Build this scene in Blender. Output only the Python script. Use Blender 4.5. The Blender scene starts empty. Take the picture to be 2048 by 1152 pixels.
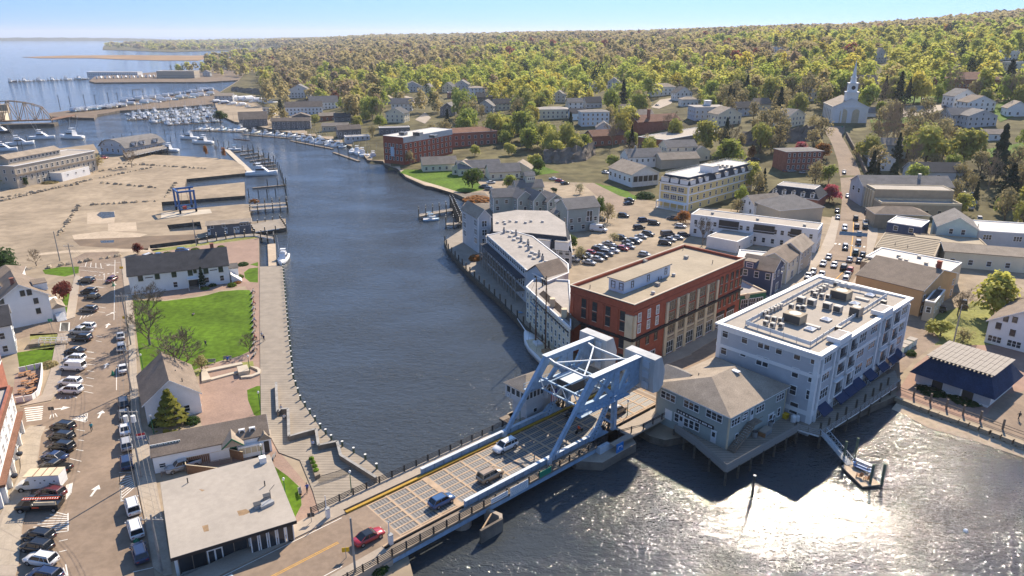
import bpy,bmesh,math,random
import numpy as np
from mathutils import Vector,Matrix
from mathutils.geometry import tessellate_polygon
random.seed(7)
RNG=np.random.default_rng(7)
SC=bpy.context.scene
COL=SC.collection
R=math.radians
# camera
FPX,CAM_H=1430.0,70.0
PITCH=math.atan((576-69)/FPX)
CP,SP=math.cos(PITCH),math.sin(PITCH)
cam=bpy.data.cameras.new('camera')
cam.sensor_width=36.0
cam.lens=36.0*FPX/2048.0
cam.clip_start,cam.clip_end=1.0,200000.0
camo=bpy.data.objects.new('camera',cam)
COL.objects.link(camo)
camo.location=(0,0,CAM_H)
camo.rotation_euler=(math.pi/2-PITCH,0,0)
SC.camera=camo
# daylight
SUN_AZ,SUN_EL=R(26.0),R(38.0)
world=bpy.data.worlds.new('World')
SC.world=world
world.use_nodes=True
wn=world.node_tree
for n in list(wn.nodes):
 wn.nodes.remove(n)
sky=wn.nodes.new('ShaderNodeTexSky')
sky.sky_type='NISHITA'
sky.sun_disc=False
sky.sun_elevation=SUN_EL
sky.sun_rotation=SUN_AZ
sky.altitude=0
sky.air_density,sky.dust_density,sky.ozone_density=1.0,0.0,5.0
tcw=wn.nodes.new('ShaderNodeTexCoord')
mpw=wn.nodes.new('ShaderNodeMapping')
mpw.inputs['Location'].default_value=(0,0,.42)
wn.links.new(tcw.outputs['Generated'],mpw.inputs[0])
nrw=wn.nodes.new('ShaderNodeVectorMath');nrw.operation='NORMALIZE'
wn.links.new(mpw.outputs[0],nrw.inputs[0]);wn.links.new(nrw.outputs[0],sky.inputs[0])
bg=wn.nodes.new('ShaderNodeBackground')
bg.inputs['Strength'].default_value=0.118
wo=wn.nodes.new('ShaderNodeOutputWorld')
wn.links.new(sky.outputs[0],bg.inputs[0])
wn.links.new(bg.outputs[0],wo.inputs[0])
sun=bpy.data.lights.new('sun','SUN')
sun.energy=3.95
sun.angle=R(0.53)
sun.color=(1.0,0.87,0.70)
suno=bpy.data.objects.new('sun',sun)
COL.objects.link(suno)
TO_SUN=Vector((math.sin(SUN_AZ)*math.cos(SUN_EL),math.cos(SUN_AZ)*math.cos(SUN_EL),math.sin(SUN_EL)))
suno.rotation_euler=TO_SUN.to_track_quat('Z','Y').to_euler()
suno.location=(200,300,400)
SC.view_settings.view_transform='Standard'
SC.view_settings.look='None'
SC.view_settings.gamma=1.0
SC.view_settings.use_curve_mapping=False
SC.view_settings.exposure=1.15
SC.cycles.max_bounces=5
SC.cycles.diffuse_bounces=2
SC.cycles.glossy_bounces=3
SC.cycles.transmission_bounces=2
SC.cycles.transparent_max_bounces=6
SC.cycles.volume_bounces=0
SC.cycles.caustics_reflective=False
SC.cycles.caustics_refractive=False
# terrain and survey helpers
LAND=1.4
_S=[-0.36,-0.30,-0.15,0.10,0.40,0.70]
_D=[300,340,380,460,520,700,900,1400,2500,4500,9000]
_Z=np.array([[0,0,0,0,0,0,0,0,0,0,0],[0,0,0,0,0,0,1,4,10,22,36],[0,0,0,1,3,7,10,18,34,48,56],[0,0,0.5,3,7,14,21,34,54,66,72],[0,1.2,3.2,11,17,28,40,56,76,92,100],[0,1.5,4,12,19,33,48,72,112,130,140]],float)
def rise(x,y):
 x=np.asarray(x,float);y=np.asarray(y,float)
 s=x/np.maximum(y,1.0);d=np.hypot(x,y)
 cols=np.stack([np.interp(d,_D,z)for z in _Z])
 k=np.clip(np.interp(s,_S,range(len(_S))),0,len(_S)-1.0001)
 i=k.astype(int);f=k-i
 f=f*f*(3-2*f)
 idx=np.indices(d.shape)
 r=cols[(i,*idx)]*(1-f)+cols[(i+1,*idx)]*f
 n=np.sin(x*.013+1.3)*np.cos(y*.011)+.6*np.sin(x*.031+y*.021)
 return r+np.clip(r/14,0,1)*1.3*n
def ground(x,y):
 return LAND+float(rise(np.array([x]),np.array([y]))[0])
def ray(px,py):
 a=(px-1024)/FPX;b=(576-py)/FPX
 return(a,CP+b*SP,-SP+b*CP)
def at(px,py,z=LAND):
 d=ray(px,py);t=(z-CAM_H)/d[2]
 return Vector((d[0]*t,d[1]*t,z))
def atg(px,py,dz=0.0):
 """the point of the terrain seen at a photo pixel"""
 d=ray(px,py)
 if d[2]>-0.002:d=(d[0],d[1],-0.002)
 lo,hi=60.0,60.0
 while hi<12000:
  if CAM_H+d[2]*hi<ground(d[0]*hi,d[1]*hi)+dz:break
  lo=hi;hi*=1.04
 for _ in range(22):
  m=(lo+hi)/2
  if CAM_H+d[2]*m<ground(d[0]*m,d[1]*m)+dz:hi=m
  else:lo=m
 return Vector((d[0]*hi,d[1]*hi,CAM_H+d[2]*hi))
def topx(p):
 y=p[1];z=p[2]-CAM_H
 c=y*CP-z*SP;u=y*SP+z*CP
 return 1024+FPX*p[0]/c,576-FPX*u/c
 # materials
M={}
def mat(name,col,rough=.75,var=.18,scale=.6,spec=.3,metal=0.,objcol=False,bump=0.,bscale=4.,coat=0.,trans=0.,stretch=None,emit=None,fine=None):
 m=bpy.data.materials.new(name);m.use_nodes=True
 nt=m.node_tree;N=nt.nodes;L=nt.links
 p=N['Principled BSDF'];out=N['Material Output']
 p.inputs['Roughness'].default_value=rough
 p.inputs['Specular IOR Level'].default_value=spec
 p.inputs['Metallic'].default_value=metal
 if coat:p.inputs['Coat Weight'].default_value=coat;p.inputs['Coat Roughness'].default_value=.08
 tc=N.new('ShaderNodeTexCoord');src=tc.outputs['Object']
 if stretch:
  mp=N.new('ShaderNodeMapping');mp.inputs['Scale'].default_value=stretch
  L.new(src,mp.inputs[0]);src=mp.outputs[0]
 if objcol:
  oi=N.new('ShaderNodeObjectInfo');base=oi.outputs['Color']
 else:
  rg=N.new('ShaderNodeRGB');rg.outputs[0].default_value=(*col,1);base=rg.outputs[0]
 if var:
  nz=N.new('ShaderNodeTexNoise');nz.inputs['Scale'].default_value=scale
  nz.inputs['Detail'].default_value=6;nz.inputs['Roughness'].default_value=.62
  L.new(src,nz.inputs['Vector'])
  mr=N.new('ShaderNodeMapRange');mr.inputs[1].default_value=.3;mr.inputs[2].default_value=.7
  mr.inputs[3].default_value=1-var;mr.inputs[4].default_value=1+var
  L.new(nz.outputs[0],mr.inputs[0]);fac=mr.outputs[0]
  if fine:
   n2=N.new('ShaderNodeTexNoise');n2.inputs['Scale'].default_value=fine[0]
   n2.inputs['Detail'].default_value=3
   L.new(src,n2.inputs['Vector'])
   m2=N.new('ShaderNodeMapRange');m2.inputs[1].default_value=.35;m2.inputs[2].default_value=.65
   m2.inputs[3].default_value=1-fine[1];m2.inputs[4].default_value=1+fine[1]
   L.new(n2.outputs[0],m2.inputs[0])
   mu=N.new('ShaderNodeMath');mu.operation='MULTIPLY'
   L.new(fac,mu.inputs[0]);L.new(m2.outputs[0],mu.inputs[1]);fac=mu.outputs[0]
  vm=N.new('ShaderNodeVectorMath');vm.operation='SCALE'
  L.new(base,vm.inputs[0]);L.new(fac,vm.inputs['Scale']);base=vm.outputs[0]
 L.new(base,p.inputs['Base Color'])
 if bump:
  nb=N.new('ShaderNodeTexNoise');nb.inputs['Scale'].default_value=bscale;nb.inputs['Detail'].default_value=4
  L.new(src,nb.inputs['Vector'])
  bp=N.new('ShaderNodeBump');bp.inputs['Strength'].default_value=bump;bp.inputs['Distance'].default_value=.05
  L.new(nb.outputs[0],bp.inputs['Height']);L.new(bp.outputs[0],p.inputs['Normal'])
 if trans:
  tr=N.new('ShaderNodeBsdfTranslucent');L.new(base,tr.inputs[0])
  mx=N.new('ShaderNodeMixShader');mx.inputs[0].default_value=trans
  L.new(p.outputs[0],mx.inputs[1]);L.new(tr.outputs[0],mx.inputs[2]);L.new(mx.outputs[0],out.inputs[0])
 M[name]=m
 return m
def bands(name,c1,c2,axis='Z',freq=7.,rough=.75,var=.15,scale=.5,spec=.25,duty=.5,soft=.2):
 """weathered stripes along an axis: boards, courses, standing seams"""
 m=mat(name,c1,rough,var,scale,spec)
 nt=m.node_tree;N=nt.nodes;L=nt.links
 tc=N.new('ShaderNodeTexCoord');sx=N.new('ShaderNodeSeparateXYZ');L.new(tc.outputs['Object'],sx.inputs[0])
 mu=N.new('ShaderNodeMath');mu.operation='MULTIPLY';mu.inputs[1].default_value=freq;L.new(sx.outputs[axis],mu.inputs[0])
 fr=N.new('ShaderNodeMath');fr.operation='FRACT';L.new(mu.outputs[0],fr.inputs[0])
 mr=N.new('ShaderNodeMapRange');mr.inputs[1].default_value=duty-soft;mr.inputs[2].default_value=duty+soft
 L.new(fr.outputs[0],mr.inputs[0])
 mx=N.new('ShaderNodeMix');mx.data_type='RGBA'
 rgb=[n for n in N if n.type=='RGB'][0]
 mx.inputs[6].default_value=(*c1,1);mx.inputs[7].default_value=(*c2,1)
 L.new(mr.outputs[0],mx.inputs[0])
 for l in list(rgb.outputs[0].links):
  L.new(mx.outputs[2],l.to_socket)
 return m
mat('asphalt',(0.245,0.183,0.132),.9,.2,.09,.2,fine=(1.1,.09))
mat('asphalt_dark',(.12,.105,.095),.9,.15,.15,.2,fine=(2.5,.08))
mat('concrete',(.36,.30,.235),.85,.12,.25,.2,fine=(3,.05))
mat('concrete_pale',(.50,.43,.33),.85,.10,.3,.2)
mat('gravel',(0.315,0.25,0.175),.95,.24,.035,.1,fine=(.3,.13))
mat('sand',(.45,.36,.26),.95,.12,.1,.1,fine=(1.,.1))
mat('brick_paving',(.30,.205,.155),.9,.14,.3,.2,fine=(3,.08))
mat('grass',(0.08,0.142,0.01),.9,.3,.09,.1,fine=(.8,.22))
mat('grass_dry',(.22,.22,.07),.9,.3,.12,.1,fine=(1.3,.2))
mat('hill_floor',(.115,.10,.048),.95,.4,.03,.1,fine=(.15,.3))
mat('marsh',(.30,.19,.10),.95,.3,.01,.1)
mat('rock',(.17,.14,.11),.9,.4,.3,.2,bump=.6,bscale=1.2)
mat('mud',(.17,.12,.075),.8,.3,.15,.3)
mat('line_white',(.72,.68,.60),.8,.18,1.5)
mat('line_yellow',(.62,.33,.05),.8,.2,1.5)
mat('yellow_kerb',(.42,.25,.03),.7,.15,1.)
mat('blue_mark',(.12,.38,.48),.8,.1,2)
bands('planks',(0.3,0.255,0.2),(0.17,0.14,0.11),'Y',1.3,.85,.16,.4,duty=.85,soft=.1)
mat('timber',(.23,.185,.14),.9,.3,.6,.2)
mat('weathered',(.30,.285,.26),.9,.3,.8,.2)
mat('piling',(.10,.085,.065),.9,.35,1.2,.2)
mat('piling_cap',(.72,.70,.64),.6,.05)
mat('pile_green',(.12,.15,.10),.9,.3,1.2,.2)
mat('seawall',(.13,.108,.083),.95,.4,.5,.2)
mat('steel_blue',(.27,.38,.49),.55,.2,1.1,.4)
mat('steel_pale',(0.5,0.55,0.59),.5,.1,.8,.4)
mat('grating_beam',(.42,.30,.195),.8,.2,.8,.3)
mat('counterweight',(0.5,0.5,0.48),.85,.2,.5,.2,stretch=(1,1,.25))
mat('black_iron',(.02,.02,.022),.5,.1,1,.4)
mat('dark_metal',(.06,.06,.06),.5,.1,1,.4)
mat('grey_metal',(.34,.34,.33),.45,.12,1,.4)
mat('white_paint',(0.8,0.78,0.74),.6,.07,.5)
mat('trim',(0.8,0.79,0.76),.6,.05,.6)
bands('clap_white',(0.8,0.8,0.79),(0.608,0.608,0.6),'Z',5.5,.65,.06,.4,duty=.85,soft=.12)
bands('clap_grey',(0.5,0.51,0.52),(0.38,0.388,0.395),'Z',5.5,.7,.08,.4,duty=.85,soft=.12)
bands('clap_bluegrey',(0.46,0.51,0.56),(0.35,0.388,0.426),'Z',5.5,.7,.06,.4,duty=.85,soft=.12)
bands('clap_sage',(0.335,0.375,0.345),(0.255,0.285,0.262),'Z',5.5,.7,.08,.4,duty=.85,soft=.12)
bands('clap_tan',(0.5,0.43,0.33),(0.38,0.327,0.251),'Z',5.5,.7,.08,.4,duty=.85,soft=.12)
bands('clap_cream',(0.74,0.67,0.5),(0.562,0.509,0.38),'Z',5.5,.65,.06,.4,duty=.85,soft=.12)
bands('clap_yellow',(0.74,0.56,0.24),(0.562,0.426,0.182),'Z',5.5,.65,.06,.4,duty=.85,soft=.12)
bands('clap_paleblue',(0.54,0.65,0.74),(0.41,0.494,0.562),'Z',5.5,.65,.06,.4,duty=.85,soft=.12)
bands('clap_teal',(0.46,0.58,0.56),(0.35,0.441,0.426),'Z',5.5,.65,.06,.4,duty=.85,soft=.12)
bands('clap_navy',(0.06,0.085,0.15),(0.046,0.065,0.114),'Z',5.5,.65,.06,.4,duty=.85,soft=.12)
bands('clap_dark',(0.17,0.165,0.17),(0.129,0.125,0.129),'Z',5.5,.7,.1,.4,duty=.85,soft=.12)
bands('clap_orange',(0.6,0.36,0.17),(0.456,0.274,0.129),'Z',5.5,.7,.08,.4,duty=.85,soft=.12)
bands('brick',(.33,.09,.05),(0.319,0.087,0.047),'Z',4.2,.85,.2,.7,duty=.8,soft=.15)
bands('brick_dull',(0.33,0.13,0.085),(0.251,0.099,0.065),'Z',4.2,.85,.22,.7,duty=.8,soft=.15)
mat('shingle_brown',(0.215,0.17,0.13),.9,.2,.35,.15,fine=(5,.16),stretch=(1,1,2))
mat('shingle_grey',(0.2,0.185,0.17),.9,.2,.35,.15,fine=(5,.14),stretch=(1,1,2))
mat('shingle_dark',(.085,.08,.078),.9,.2,.35,.15,fine=(5,.16),stretch=(1,1,2))
mat('shingle_tan',(0.32,0.262,0.2),.9,.2,.35,.15,fine=(5,.16),stretch=(1,1,2))
mat('shingle_slate',(.04,.045,.055),.8,.2,.35,.2,fine=(5,.16),stretch=(1,1,2))
mat('shingle_red',(.20,.105,.07),.9,.2,.35,.15,fine=(5,.16))
mat('membrane',(0.375,0.33,0.275),.85,.1,.12,.15,fine=(1.2,.05))
mat('membrane_tan',(0.36,0.3,0.215),.9,.12,.12,.15,fine=(1.2,.05))
mat('membrane_grey',(0.37,0.335,0.295),.9,.14,.15,.15,fine=(1.2,.06))
mat('membrane_white',(0.56,0.52,0.46),.8,.08,.15,.2)
mat('stone_cream',(0.6,0.5,0.34),.85,.12,.6)
mat('stone_tan',(.36,.29,.20),.85,.14,.5)
mat('cornice_dark',(.03,.026,.025),.7,.1,1)
mat('awning_navy',(.016,.034,.085),.8,.08,1.5)
mat('awning_green',(.03,.13,.07),.8,.1,2)
mat('glass',(0.03,0.036,0.042),.12,.4,.35,.6)
mat('glass_blind',(.30,.30,.28),.25,.25,.8,.5)
mat('glass_teal',(.06,.11,.12),.12,.3,.5,.6)
mat('skylight',(.70,.72,.74),.2,.05,1,.5)
mat('door_white',(.62,.64,.64),.5,.05,1)
mat('door_dark',(.05,.045,.04),.5,.05,1)
mat('door_red',(.32,.05,.03),.5,.05,1)
mat('paint',(.5,.5,.5),.28,0,1,.5,objcol=True,coat=.6)
mat('flat_paint',(.5,.5,.5),.6,.06,1,.3,objcol=True)
mat('cloth',(.5,.5,.5),.9,.1,3,.1,objcol=True)
mat('skin',(.48,.29,.20),.6,.05,4)
mat('hair',(.05,.035,.025),.7,.1,4)
mat('trouser',(.035,.04,.055),.9,.1,3)
mat('tyre',(.018,.018,.018),.9,.1,3,.1)
mat('rim',(.35,.35,.36),.35,.05,3,.5,metal=.6)
mat('car_glass',(.015,.018,.022),.07,0,1,.6)
mat('red_light',(.40,.02,.015),.3,0,1,.5)
mat('lamp_lens',(.75,.74,.68),.25,0,1,.5)
mat('gelcoat',(.74,.73,.71),.3,.05,.6,.5)
mat('hull_paint',(.5,.5,.5),.35,.04,.6,.5,objcol=True)
mat('teak',(.33,.20,.10),.7,.2,1.5)
mat('varnish',(.12,.05,.02),.5,.2,1.5)
mat('shrinkwrap',(.76,.75,.73),.35,.06,.5,.4)
mat('bark',(.125,.10,.08),.95,.3,1.5,.1)
mat('bark_pale',(.24,.205,.165),.95,.25,1.2,.1)
mat('twig',(.5,.5,.5),.95,.25,.5,.05,objcol=True)
mat('leaf',(.5,.5,.5),.7,.28,.35,.15,objcol=True,trans=.5)
mat('needle',(.5,.5,.5),.8,.3,.6,.1,objcol=True,trans=.12)
mat('reed',(.38,.22,.08),.95,.25,1.,.1,trans=.3)
mat('green_cone',(.02,.22,.12),.6,.1,2)
mat('sign_green',(.01,.22,.13),.5,.05,2)
mat('sign_yellow',(.72,.45,.02),.5,.05,2)
mat('sign_blue',(.03,.20,.52),.5,.05,2)
mat('flag_red',(.45,.03,.04),.8,.05,2)
mat('flag_blue',(.02,.04,.22),.8,.05,2)
mat('lift_blue',(.03,.11,.30),.5,.1,1,.4)
mat('rust',(.21,.12,.07),.85,.35,.5,.2)
mat('rust_pale',(.40,.28,.17),.8,.3,.5,.2)
mat('plastic_white',(.72,.72,.70),.4,.03,1)
mat('orange_vest',(.75,.10,.03),.7,.05,2)
mat('banner_blue',(.13,.24,.36),.8,.1,1)
mat('wood_warm',(.40,.20,.09),.7,.2,1.5)
mat('pave_red',(.30,.19,.14),.9,.14,.4)
# mesh and object helpers
class MB:
 def __init__(s):s.v,s.f,s.m,s.mats=[],[],[],[]
 def mi(s,m):
  if m not in s.mats:s.mats.append(m)
  return s.mats.index(m)
 def face(s,pts,m):
  b=len(s.v);s.v+=[tuple(p)for p in pts];s.f.append(tuple(range(b,b+len(pts))));s.m.append(s.mi(m))
 def mesh(s,vs,fs,m):
  b=len(s.v);s.v+=[tuple(p)for p in vs];k=s.mi(m)
  for f in fs:s.f.append(tuple(i+b for i in f));s.m.append(k)
 def box(s,x0,x1,y0,y1,z0,z1,m,rot=None,piv=None):
  vs=[Vector((x,y,z))for z in(z0,z1)for x,y in((x0,y0),(x1,y0),(x1,y1),(x0,y1))]
  if rot is not None:
   c=Vector(piv)if piv else Vector(((x0+x1)/2,(y0+y1)/2,0))
   mt=Matrix.Rotation(rot,3,'Z');vs=[mt@(v-c)+c for v in vs]
  s.mesh(vs,[(0,3,2,1),(4,5,6,7),(0,1,5,4),(1,2,6,5),(2,3,7,6),(3,0,4,7)],m)
 def cbox(s,c,sx,sy,sz,m,rot=0.):
  s.box(c[0]-sx/2,c[0]+sx/2,c[1]-sy/2,c[1]+sy/2,c[2],c[2]+sz,m,rot if rot else None)
 def prism(s,poly,z0,z1,m,mtop=None,bottom=True):
  n=len(poly);ar=sum(poly[i][0]*poly[(i+1)%n][1]-poly[(i+1)%n][0]*poly[i][1]for i in range(n))
  if ar<0:poly=poly[::-1]
  lo=[(p[0],p[1],z0)for p in poly];hi=[(p[0],p[1],z1)for p in poly]
  s.mesh(lo+hi,[(i,(i+1)%n,(i+1)%n+n,i+n)for i in range(n)],m)
  tr=tessellate_polygon([[Vector((p[0],p[1],0))for p in poly]])
  for mm,pts,up in((mtop or m,hi,1),(m,lo,0)):
   if not up and not bottom:continue
   out=[]
   for a,b,c in tr:
    A,B_,C_=Vector(pts[a]),Vector(pts[b]),Vector(pts[c])
    if((B_-A).cross(C_-A).z>0)!=bool(up):b,c=c,b
    out.append((a,b,c))
   s.mesh(pts,out,mm)
 def xprism(s,prof,x0,x1,m,axis='x'):
  """profile of (y,z) pulled along x (or (x,z) along y)"""
  n=len(prof)
  if axis=='x':a=[(x0,p[0],p[1])for p in prof];b=[(x1,p[0],p[1])for p in prof]
  else:a=[(p[0],x0,p[1])for p in prof];b=[(p[0],x1,p[1])for p in prof]
  s.mesh(a+b,[(i,(i+1)%n,(i+1)%n+n,i+n)for i in range(n)]+[tuple(range(n-1,-1,-1)),tuple(range(n,2*n))],m)
 def tube(s,p0,p1,r0,r1=None,n=6,m='grey_metal',cap=True):
  r1=r0 if r1 is None else r1
  p0,p1=Vector(p0),Vector(p1);d=(p1-p0)
  if d.length<1e-6:return
  q=d.to_track_quat('Z','Y');vs=[]
  for p,r in((p0,r0),(p1,r1)):
   for i in range(n):
    a=2*math.pi*i/n;vs.append(p+q@Vector((r*math.cos(a),r*math.sin(a),0)))
  fs=[(i,(i+1)%n,(i+1)%n+n,i+n)for i in range(n)]
  if cap:fs+=[tuple(range(n,2*n)),tuple(range(n-1,-1,-1))]
  s.mesh(vs,fs,m)
 def beam(s,p0,p1,w,h,m,up=(0,0,1)):
  p0,p1=Vector(p0),Vector(p1);d=(p1-p0).normalized();up=Vector(up)
  sd=d.cross(up)
  if sd.length<1e-3:sd=Vector((1,0,0))
  sd.normalize();u2=sd.cross(d)
  vs=[p+sd*a+u2*b for p in(p0,p1)for a,b in((-w/2,-h/2),(w/2,-h/2),(w/2,h/2),(-w/2,h/2))]
  s.mesh(vs,[(0,1,2,3),(7,6,5,4),(0,4,5,1),(1,5,6,2),(2,6,7,3),(3,7,4,0)],m)
 def dome(s,c,rx,ry,rz,m,nu=8,nv=4,jit=0.,full=False):
  vs,fs=[],[]
  lo=-math.pi/2 if full else 0
  for j in range(nv+1):
   ph=lo+(math.pi/2-lo)*j/nv
   for i in range(nu):
    th=2*math.pi*i/nu;k=1+random.uniform(-jit,jit)
    vs.append((c[0]+rx*k*math.cos(ph)*math.cos(th),c[1]+ry*k*math.cos(ph)*math.sin(th),c[2]+rz*k*math.sin(ph)))
  for j in range(nv):
   for i in range(nu):
    fs.append((j*nu+i,j*nu+(i+1)%nu,(j+1)*nu+(i+1)%nu,(j+1)*nu+i))
  s.mesh(vs,fs,m)
 def data(s,name,smooth=False):
  me=bpy.data.meshes.new(name);me.from_pydata(s.v,[],s.f)
  for m in s.mats:me.materials.append(M[m])
  me.polygons.foreach_set('material_index',s.m)
  if smooth:me.polygons.foreach_set('use_smooth',[True]*len(s.f))
  me.update();return me
 def build(s,name,parent=None,smooth=False,**kw):return link(name,s.data(name,smooth),parent,**kw)
def link(name,me,parent=None,loc=None,rz=None,mw=None,col=None,**props):
 o=bpy.data.objects.new(name,me);COL.objects.link(o)
 if parent is not None:o.parent=parent
 if loc is not None:o.location=loc
 if rz is not None:o.rotation_euler=(0,0,rz)
 if mw is not None:o.matrix_basis=mw
 if col is not None:o.color=(*col,1)
 for k,v in props.items():o[k]=v
 return o
USED={}
ORD=['','second','third','fourth','fifth','sixth','seventh','eighth','ninth','tenth']
def tag(o,label,cat,group=None):
 o['label']=label;o['category']=cat
 if group:o['group']=group
 return o
def thing(name,label,cat,loc=(0,0,0),rz=0.,group=None):
 o=bpy.data.objects.new(name,None);COL.objects.link(o)
 o.empty_display_size=.5
 o.location=loc;o.rotation_euler=(0,0,rz)
 return tag(o,label,cat,group)
KIDS={}
def copy_thing(root,loc,rz,label,group=None,parts=None,col=None,colparts=('body','roof_panel','hull','crown','jacket')):
 """copy of a thing with its parts and their sub-parts; parts = cached list"""
 r=root.copy();COL.objects.link(r);r.location=loc;r.rotation_euler=(0,0,rz)
 r['label']=label
 if group:r['group']=group
 def rec(src,dst):
  if src.name not in KIDS:KIDS[src.name]=list(src.children)
  for ch in KIDS[src.name]:
   c=ch.copy();COL.objects.link(c);c.parent=dst
   if col is not None and ch.name.split('.')[0]in colparts:c.color=(*col,1)
   rec(ch,c)
 rec(root,r)
 return r
def poly_sheet(name,pts,z,m,kind='structure',z0=None,side=None,parent=None,hole=None,**props):
 """flat piece of ground from a list of photo pixels (surveyed on the level z); with z0 a slab with sides"""
 mb=MB();w=[at(p[0],p[1],z)for p in pts]
 if z0 is not None:mb.prism([(p.x,p.y)for p in w],z0,z,side or m,m,bottom=False)
 else:
  loops=[w]+([[at(p[0],p[1],z)for p in h]for h in hole]if hole else[])
  allp=[p for l in loops for p in l]
  tr=tessellate_polygon(loops)
  for a,b,c in tr:
   t=[allp[a],allp[b],allp[c]]
   if(t[1]-t[0]).cross(t[2]-t[0]).z<0:t=t[::-1]
   mb.face(t,m)
 o=mb.build(name,parent)
 if kind:o['kind']=kind
 for k,v in props.items():o[k]=v
 return o
def drape_strip(name,Lp,Rp,m,dz=.03,nx=6,ny=12,kind='structure'):
 """a road between two pixel polylines, draped on the terrain"""
 def samp(pl,n):
  pl=[Vector((p[0],p[1],0))for p in pl]
  ln=[0]
  for a,b in zip(pl,pl[1:]):ln.append(ln[-1]+(b-a).length)
  out=[]
  for i in range(n+1):
   t=ln[-1]*i/n;k=0
   while k<len(pl)-2 and ln[k+1]<t:k+=1
   f=(t-ln[k])/max(ln[k+1]-ln[k],1e-6);out.append(pl[k].lerp(pl[k+1],f))
  return out
 A,B_=samp(Lp,ny),samp(Rp,ny);vs,fs=[],[]
 for a,b in zip(A,B_):
  wa,wb=atg(a.x,a.y),atg(b.x,b.y)
  for i in range(nx+1):
   q=wa.lerp(wb,i/nx);vs.append((q.x,q.y,ground(q.x,q.y)+dz))
 for j in range(ny):
  for i in range(nx):
   k=j*(nx+1)+i;fs.append((k,k+1,k+nx+2,k+nx+1))
 mb=MB();mb.mesh(vs,fs,m);o=mb.build(name)
 me=o.data
 if me.polygons[0].normal.z<0:me.flip_normals()
 if kind:o['kind']=kind
 return o
 # water
def water_material():
 m=bpy.data.materials.new('river_water');m.use_nodes=True
 nt=m.node_tree;N=nt.nodes;L=nt.links;p=N['Principled BSDF']
 p.inputs['Roughness'].default_value=.055
 p.inputs['IOR'].default_value=1.33
 tc=N.new('ShaderNodeTexCoord')
 def noise(scale,det,sc,rot,dist=0.):
  mp=N.new('ShaderNodeMapping');mp.inputs['Scale'].default_value=sc;mp.inputs['Rotation'].default_value=(0,0,rot)
  L.new(tc.outputs['Object'],mp.inputs[0])
  n=N.new('ShaderNodeTexNoise');n.inputs['Scale'].default_value=scale;n.inputs['Detail'].default_value=det
  n.inputs['Roughness'].default_value=.55;n.inputs['Distortion'].default_value=dist
  L.new(mp.outputs[0],n.inputs['Vector']);return n.outputs[0]
 def mul(a,k):
  q=N.new('ShaderNodeMath');q.operation='MULTIPLY';L.new(a,q.inputs[0])
  if isinstance(k,float):q.inputs[1].default_value=k
  else:L.new(k,q.inputs[1])
  return q.outputs[0]
 def add(a,b):
  q=N.new('ShaderNodeMath');L.new(a,q.inputs[0]);L.new(b,q.inputs[1]);return q.outputs[0]
 def rng(a,i0,i1,o0,o1):
  q=N.new('ShaderNodeMapRange');L.new(a,q.inputs[0])
  for k,v in zip((1,2,3,4),(i0,i1,o0,o1)):q.inputs[k].default_value=v
  return q.outputs[0]
 big=noise(.42,2.,(1,1.9,1),.35,.4)
 mid=noise(1.15,2.,(1,1.7,1),-.2,.6)
 fine=noise(3.0,2.,(1,1.4,1),.6)
 gust=rng(noise(.035,3.,(1,1.6,1),.3),.38,.62,.55,1.25)
 h=add(add(mul(big,.40),mul(mid,.27)),mul(fine,.10))
 h=mul(h,gust)
 bp=N.new('ShaderNodeBump');bp.inputs['Strength'].default_value=1.;bp.inputs['Distance'].default_value=.66
 L.new(h,bp.inputs['Height']);L.new(bp.outputs[0],p.inputs['Normal'])
 vm=N.new('ShaderNodeVectorMath');vm.operation='DISTANCE';L.new(tc.outputs['Object'],vm.inputs[0]);vm.inputs[1].default_value=(100,92,0)
 nz=noise(.05,3.,(1,1,1),0.)
 d=add(vm.outputs['Value'],mul(nz,30.))
 f=rng(d,25.,75.,1.,0.)
 mx=N.new('ShaderNodeMix');mx.data_type='RGBA';L.new(f,mx.inputs[0])
 mx.inputs[6].default_value=(.046,.052,.055,1);mx.inputs[7].default_value=(.055,.044,.034,1)
 L.new(mx.outputs[2],p.inputs['Base Color'])
 M['water']=m
water_material()
mb=MB()
vs,fs=[],[]
rad=[0,60,150,400,1000,3000,10000,30000];NS=32
for r in rad:
 for i in range(NS):vs.append((r*math.cos(2*math.pi*i/NS),r*math.sin(2*math.pi*i/NS),0))
for j in range(len(rad)-1):
 for i in range(NS):fs.append((j*NS+i,j*NS+(i+1)%NS,(j+1)*NS+(i+1)%NS,(j+1)*NS+i))
fs=[f[::-1]for f in fs]
mb.mesh(vs,fs,'water');wob=mb.build('river_water');wob['kind']='structure'
if wob.data.polygons[NS*2].normal.z<0:wob.data.flip_normals()
def land(name,pts,z,m,side,z0=-1.5,hole=None):
 mb=MB();w=[at(p[0],p[1],z)if len(p)==2 else Vector((p[0],p[1],z))for p in pts]
 loops=[w]+[[at(p[0],p[1],z)for p in h]for h in(hole or[])]
 allp=[p for l in loops for p in l]
 for a,b,c in tessellate_polygon(loops):
  t=[allp[a],allp[b],allp[c]]
  if(t[1]-t[0]).cross(t[2]-t[0]).z<0:t=t[::-1]
  mb.face(t,m)
 for l in loops:
  for a,b in zip(l,l[1:]+l[:1]):
   mb.face([a,b,(b.x,b.y,z0),(a.x,a.y,z0)],side)
 o=mb.build(name);o['kind']='structure';return o
creek_s=[(300,498),(395,486),(505,471)]
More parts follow.
